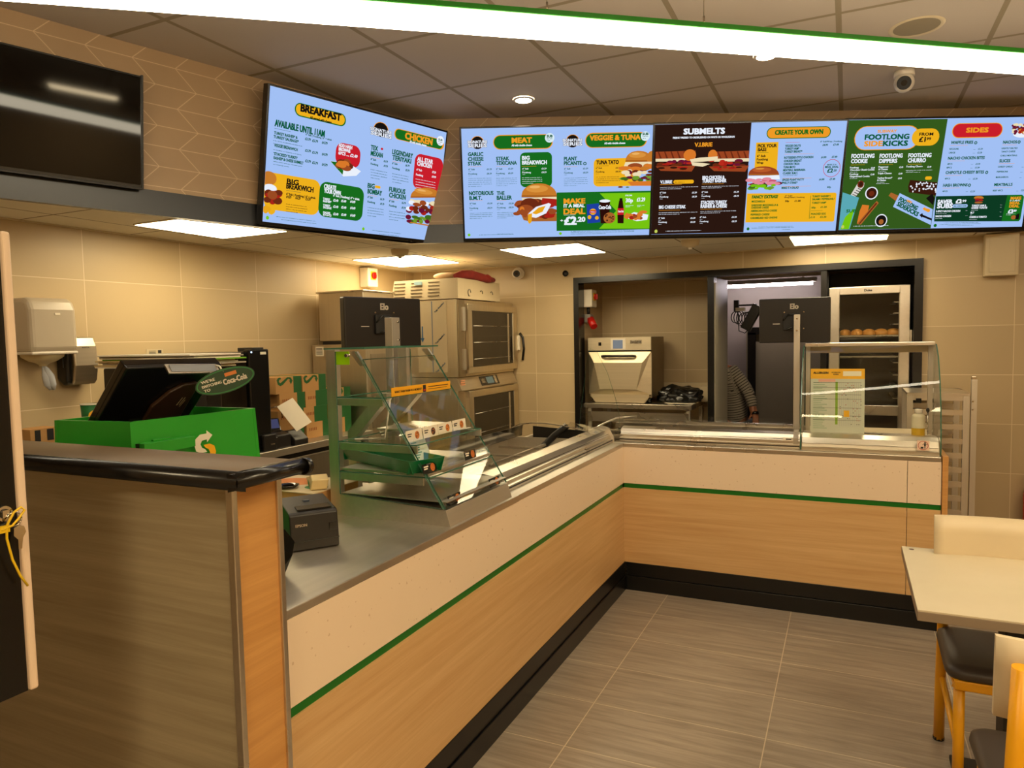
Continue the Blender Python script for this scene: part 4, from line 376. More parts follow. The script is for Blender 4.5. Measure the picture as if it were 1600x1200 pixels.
('G',[(0.0,0.1),(80.3,0.0),(80.1,89.7),(0.0,89.8)],'br'),('T',24.2,8.1,34.1,4.6,'SUBMELTS','w',2),('T',15.3,11.5,51.6,1.5,'FRESHLY PRESSED TO ORDER,SERVED ON WHITE OR WHOLEGRAIN','w',1),('T',33.9,18.1,14.7,3.24,'V.I.BRIE','o',1),('G',[(1.3,21.6),(34.8,21.3),(35.2,28.9),(1.5,27.7)],'bun3'),('G',[(2.9,21.4),(3.9,21.2),(6.7,27.3),(5.2,27.5)],'meat2'),('G',[(8.3,21.5),(9.3,21.3),(12.1,27.4),(10.6,27.6)],'meat2'),('G',[(13.7,21.6),(14.7,21.4),(17.5,27.6),(16.1,27.7)],'meat2'),('G',[(19.1,21.7),(20.1,21.5),(23.0,27.7),(21.5,27.8)],'meat2'),('G',[(24.5,21.8),(25.6,21.6),(28.4,27.8),(26.9,28.0)],'meat2'),('G',[(29.9,21.9),(31.0,21.7),(33.9,27.9),(32.4,28.1)],'meat2'),('G',[(1.4,27.2),(35.1,27.4),(35.2,30.0),(1.5,29.5)],'cream'),('E',15.6,30.6,3.1,0.9,'red2',0),('E',27.4,31.5,2.1,1.0,'wine',0),('E',23.4,29.8,3.0,1.4,'wine',0),('E',24.4,30.9,2.5,1.1,'red2',0),('E',12.7,31.3,2.6,1.2,'red',0),('E',22.8,30.8,2.7,1.7,'wine',0),('E',30.7,31.1,3.5,1.2,'red',0),('E',17.2,29.7,2.0,1.3,'wine',0),('E',5.9,31.4,2.6,1.3,'meat2',0),('E',13.7,29.7,2.3,0.9,'wine',0),('E',18.2,32.4,3.8,1.0,'meat2',0),('E',28.6,29.5,3.7,1.1,'wine',0),('E',5.8,31.8,3.3,1.6,'meat2',0),('E',22.1,31.7,2.3,1.3,'meat2',0),('E',4.5,32.7,2.2,1.2,'meat2',0),('E',10.7,31.9,3.7,0.9,'red2',0),('G',[(1.7,33.4),(35.4,33.2),(32.4,38.1),(6.1,37.1)],'bun3'),('E',22.8,34.6,2.7,0.7,'red2',0),('E',22.3,34.6,2.4,0.7,'red2',0),('E',16.5,34.7,2.0,0.8,'red2',0),('E',17.0,34.7,3.1,0.9,'choc',0),('E',26.9,34.8,2.1,0.7,'red2',0),('E',6.4,34.5,2.9,0.5,'choc',0),('E',6.2,35.0,3.4,0.7,'choc',0),('E',25.2,35.7,3.2,0.9,'choc',0),('G',[(46.1,22.5),(79.9,22.2),(80.5,29.9),(46.4,28.7)],'bun3'),('G',[(47.7,22.3),(48.7,22.1),(51.7,28.3),(50.2,28.4)],'meat2'),('G',[(53.1,22.4),(54.2,22.2),(57.2,28.4),(55.7,28.5)],'meat2'),('G',[(58.6,22.5),(59.7,22.3),(62.6,28.5),(61.1,28.7)],'meat2'),('G',[(64.1,22.6),(65.1,22.4),(68.1,28.6),(66.6,28.8)],'meat2'),('G',[(69.6,22.7),(70.6,22.5),(73.6,28.7),(72.1,28.9)],'meat2'),('G',[(75.0,22.8),(76.1,22.6),(79.1,28.8),(77.6,29.0)],'meat2'),('G',[(46.4,28.1),(80.4,28.3),(80.6,30.9),(46.5,30.4)],'cream'),('E',74.8,34.4,3.4,1.6,'meat2',0),('E',52.3,33.4,2.5,1.6,'meat2',0),('E',69.4,33.1,2.4,1.6,'red',0),('E',53.2,33.5,2.5,1.6,'meat2',0),('E',56.1,33.8,2.9,1.4,'meat2',0),('E',57.9,30.1,2.3,1.0,'red',0),('E',69.3,33.8,2.3,1.6,'red2',0),('E',71.8,30.4,3.6,1.7,'wine',0),('E',65.3,32.5,3.7,1.0,'wine',0),('E',70.9,31.7,2.7,1.2,'meat2',0),('E',59.4,33.1,2.8,1.0,'red2',0),('E',57.3,32.0,2.5,1.7,'red',0),('E',70.9,33.3,2.4,1.1,'wine',0),('E',61.0,31.5,2.0,1.3,'red2',0),('E',48.8,29.7,2.6,1.0,'red',0),('E',64.6,31.8,2.5,1.0,'red',0),('G',[(46.7,34.3),(80.8,34.2),(77.9,39.1),(51.3,38.1)],'bun3'),('E',66.9,35.8,2.2,1.0,'choc',0),('E',69.3,35.8,2.1,0.6,'red2',0),('E',60.5,35.3,2.0,0.8,'red2',0),('E',66.0,36.0,3.1,0.8,'red2',0),('E',56.1,36.4,2.0,0.8,'red2',0),('E',54.2,35.0,3.7,0.5,'choc',0),('E',53.0,35.0,3.1,0.7,'red2',0),('E',72.3,35.4,2.6,0.6,'choc',0),('E',30.1,24.8,5.3,4.7,'org',0),('E',49.4,25.3,3.9,4.5,'org',0),('G',[(30.3,28.3),(38.8,27.0),(53.8,26.3),(54.0,29.5),(41.1,30.3),(31.5,30.4)],'cream'),('G',[(31.5,30.4),(41.2,31.3),(47.7,32.3),(41.4,34.4),(32.7,33.2)],'cream'),('T',6.2,47.5,9.9,2.7,'V.I.BRIE','w',1),('R',17.3,44.8,34.7,47.9,'y',4),('D',18.5,46.9,26.7,0.83,'k'),('L',6.0,48.5,24.6,0.31,'o'),('D',6.1,50.8,39.0,0.63,'w'),('D',6.2,52.2,24.3,0.63,'w'),('T',41.9,44.5,18.6,2.7,'BBQ CHICKEN &','w',1),('T',41.9,47.4,20.4,2.92,'TURKEY RASHER','w',1),('L',41.7,48.7,60.3,0.31,'o'),('D',41.6,50.8,73.2,0.63,'w'),('D',41.7,52.1,59.0,0.63,'w'),('T',5.9,68.3,22.7,2.76,'BIG CHEESE STEAK','w',1),('L',5.7,69.8,24.3,0.32,'o'),('D',5.8,71.9,39.1,0.64,'w'),('D',5.8,73.3,24.1,0.64,'w'),('T',41.7,65.1,22.1,2.76,'STACKED TURKEY','w',1),('T',41.7,68.3,22.4,2.98,'RASHER & CHEESE','w',1),('L',41.5,69.6,60.1,0.32,'o'),('D',41.6,71.5,72.6,0.64,'w'),('D',41.7,72.9,58.8,0.64,'w'),('T',6.1,55.6,5.2,1.36,'6" Sub','w',1),('D',6.1,56.9,8.3,0.53,'w'),('T',6.2,59.0,7.2,1.37,'Footlong','w',1),('D',6.3,60.3,8.8,0.53,'w'),('T',33.6,56.1,4.1,1.37,'£5.29','w',1),('T',33.8,59.4,4.1,1.37,'£8.29','w',1),('T',41.9,55.8,5.2,1.37,'6" Sub','w',1),('D',41.9,57.1,44.1,0.53,'w'),('T',42.1,59.2,7.2,1.37,'Footlong','w',1),('D',42.1,60.5,44.6,0.53,'w'),('T',69.4,56.2,4.2,1.37,'£5.29','w',1),('T',69.6,59.6,4.2,1.38,'£8.29','w',1),('T',5.8,76.8,5.3,1.39,'6" Sub','w',1),('D',5.8,78.1,8.0,0.54,'w'),('T',5.9,80.3,7.2,1.4,'Footlong','w',1),('D',5.9,81.6,8.5,0.54,'w'),('T',33.4,77.3,4.2,1.4,'£5.29','w',1),('T',33.5,80.7,4.2,1.4,'£8.29','w',1),('T',41.5,76.8,5.3,1.4,'6" Sub','w',1),('D',41.5,78.1,43.7,0.54,'w'),('T',41.7,80.3,7.3,1.4,'Footlong','w',1),('D',41.7,81.6,44.3,0.54,'w'),('T',69.0,77.3,4.2,1.4,'£5.29','w',1),('T',69.3,80.8,4.2,1.41,'£8.29','w',1),('D',12.5,87.6,43.1,0.76,'w'),('E',4.0,87.3,1.3,1.5,'ly',0),('R',93.5,4.0,147.2,13.2,'gd',12),('R',94.2,4.6,146.5,12.6,'o',11),('T',100.6,9.9,40.0,3.64,'CREATE YOUR OWN','gd',2),('G',[(85.4,15.9),(104.1,15.7),(104.7,39.7),(85.5,39.3)],'y'),('T',87.0,19.8,15.7,2.65,'PICK YOUR','k',1),('T',87.3,22.8,7.1,2.66,'BASE','k',1),('L',86.9,24.1,96.4,0.31,'gd'),('T',87.0,27.5,7.1,1.85,'6" Sub','k',1),('T',87.0,30.2,9.3,1.85,'Footlong','k',1),('T',87.0,32.9,5.6,1.86,'Wrap','k',1),('G',[(80.8,42.3),(80.7,41.1),(81.2,39.3),(82.3,37.9),(84.1,36.7),(86.3,35.9),(88.9,35.3),(91.8,35.1),(94.7,35.1),(97.6,35.5),(100.3,36.2),(102.7,37.1),(104.6,38.3),(106.0,39.8),(106.8,41.7),(106.9,42.8)],'bun3'),('E',91.9,37.9,8.1,1.9,'bunr',0),('E',90.1,36.9,3.9,0.7,'bunh',0),('G',[(80.8,42.3),(81.1,41.1),(106.4,41.6),(106.9,42.8)],'bund'),('G',[(80.8,42.9),(106.9,42.4),(107.9,46.0),(80.6,45.4)],'w'),('E',106.2,49.2,4.1,1.4,'wine',0),('E',102.6,49.2,4.0,1.5,'wine',0),('E',86.2,50.2,3.5,1.5,'pink',0),('E',90.0,49.0,4.7,1.6,'pink',0),('E',88.3,47.9,4.0,1.6,'pink',0),('E',89.1,49.9,5.2,1.0,'pink',0),('E',86.0,49.7,5.1,1.1,'ham',0),('E',100.0,47.0,5.2,1.2,'ham',0),('E',91.2,49.5,5.3,1.8,'wine',0),('E',93.3,47.9,2.8,0.9,'ham',0),('E',95.6,46.8,3.3,1.4,'pink',0),('E',95.4,46.1,2.8,1.0,'ham',0),('E',90.0,45.8,2.8,0.9,'pink',0),('E',98.9,49.1,2.9,1.4,'pink',0),('E',86.8,50.0,4.2,1.5,'wine',0),('E',84.2,46.0,3.1,0.9,'pink',0),('E',102.0,48.6,3.6,1.0,'pink',0),('E',101.2,48.7,3.6,1.2,'pink',0),('E',82.1,46.2,3.5,1.5,'pink',0),('E',104.2,49.4,4.4,1.3,'pink',0),('E',96.7,45.4,3.9,1.3,'pink',0),('E',90.3,48.8,4.2,1.1,'pink',0),('E',95.2,51.3,2.5,1.2,'leaf2',0),('E',99.9,53.6,1.7,1.1,'leaf2',0),('E',98.3,53.1,3.4,1.2,'lm',0),('E',87.8,53.2,2.2,0.9,'lm',0),('E',87.0,50.7,3.3,1.3,'leaf2',0),('E',100.5,52.7,3.1,1.2,'leaf2',0),('E',83.9,53.1,3.2,1.3,'leaf2',0),('E',102.7,50.7,2.1,1.0,'lm',0),('E',93.5,51.6,3.2,0.9,'leaf2',0),('E',84.5,52.0,2.9,1.2,'leaf',0),('E',89.8,51.3,2.0,1.4,'lm',0),('E',94.8,51.4,2.5,1.3,'leaf2',0),('E',95.3,50.8,2.5,1.4,'leaf',0),('E',93.6,51.2,3.0,1.4,'lm',0),('E',85.1,50.7,2.1,1.0,'lm',0),('E',89.8,51.0,3.3,1.0,'lm',0),('L',110.0,16.4,121.8,0.2,'r'),('T',139.3,16.7,18.2,1.23,'6" Sub/Wrap | Footlong','gt',1),('T',110.0,19.8,13.0,1.74,'VEGGIE DELITE','gt',1),('T',110.0,22.1,11.9,1.74,'TURKEY HAM*','gt',1),('T',110.0,24.5,14.7,1.75,'TURKEY BREAST*','gt',1),('T',110.0,29.2,24.4,1.75,'ROTISSERIE-STYLE CHICKEN','gt',1),('T',110.0,31.9,15.0,1.76,'CHICKEN BREAST','gt',1),('T',110.0,34.4,13.3,1.76,'CHICKEN TIKKA','gt',1),('T',110.0,36.9,10.0,1.77,'TUNA MAYO','gt',1),('T',110.0,39.4,18.8,1.77,'MEATBALL MARINARA','gt',1),('T',110.0,41.9,12.7,1.78,'CLASSIC B.M.T.','gt',1),('T',110.0,47.3,18.4,1.79,'SPICED PLANT PATTY','gt',1),('T',110.0,49.8,13.0,1.79,'PHILLY STEAK*','gt',1),('T',110.0,53.8,14.5,1.8,'MAKE IT A SALAD','gt',1),('D',110.4,43.1,122.4,0.73,'gt'),('T',141.4,19.6,4.3,1.54,'£4.99','gt',1),('T',150.3,19.5,4.6,1.54,'£7.49','gt',1),('T',141.1,29.5,4.4,1.55,'£4.99','gt',1),('T',150.1,29.3,4.6,1.56,'£7.49','gt',1),('T',141.3,47.5,4.4,1.58,'£4.99','gt',1),('T',150.3,47.4,4.6,1.59,'£7.49','gt',1),('T',148.8,53.8,3.3,1.49,'60p','gt',1),('L',110.0,25.8,134.6,0.21,'o'),('L',110.0,45.4,134.7,0.21,'o'),('L',110.0,52.1,134.7,0.21,'o'),('E',151.0,37.7,7.4,7.3,'r',0),('E',151.0,37.7,7.0,6.9,'bg',0),('T',147.0,35.4,7.7,1.25,'MAKE IT A','gt',1),('T',145.3,37.4,11.4,1.67,'MEAL DEAL','gt',1),('T',147.6,41.2,4.6,3.36,'£2','gt',1),('T',152.4,40.3,2.9,1.68,'.20','gt',1),('G',[(80.8,57.1),(156.3,57.8),(157.5,58.9),(157.8,81.2),(156.8,82.1),(81.0,81.3)],'y'),('T',85.3,61.3,22.0,2.55,'FANCY EXTRAS?','gd',2),('T',85.3,64.6,11.2,1.6,'MOZZARELLA','gd',1),('T',85.3,67.8,22.8,1.61,'SHREDDED MOZZARELLA &','gd',1),('T',85.3,69.8,15.0,1.61,'CHEDDAR CHEESE','gd',1),('T',85.2,72.5,22.4,1.61,'AMERICAN-STYLE CHEESE','gd',1),('T',85.2,75.6,16.2,1.62,'PEPPERED CHEESE','gd',1),('T',85.2,78.4,23.1,1.62,'CARAMELISED RED ONIONS','gd',1),('T',113.5,60.2,6.2,1.07,'6" Sub/','k',1),('T',112.8,61.5,17.5,1.07,'Wrap/Salad | Footlong','k',1),('T',113.9,64.7,3.3,1.5,'50p','k',1),('T',122.1,64.7,5.1,1.5,'£1.00','k',1),('T',137.0,61.4,15.5,1.61,'TURKEY RASHER* /','gd',1),('T',137.1,63.7,18.9,1.61,'SALAMI / PEPPERONI /','gd',1),('T',137.1,66.7,12.2,1.61,'TURKEY HAM*','gd',1),('T',137.3,76.0,12.5,1.63,'POACHED EGG','gd',1),('T',137.1,70.6,3.6,1.51,'60p','gd',1),('T',145.0,70.3,5.1,1.51,'£1.20','gd',1),('T',137.0,78.8,3.8,1.52,'£1.10','gd',1),('T',145.3,78.7,5.4,1.53,'£2.20','gd',1),('G',[(135.3,59.9),(135.6,59.9),(136.3,79.2),(135.9,79.2)],'gd'),('L',136.8,72.7,146.9,0.32,'gd'),('D',86.9,86.4,123.4,0.65,'gt'),('D',92.9,85.3,122.3,0.44,'gt'),('D',113.2,88.2,120.5,0.55,'gt'),('E',83.8,86.8,1.2,1.3,'gd',0),],
's3':[
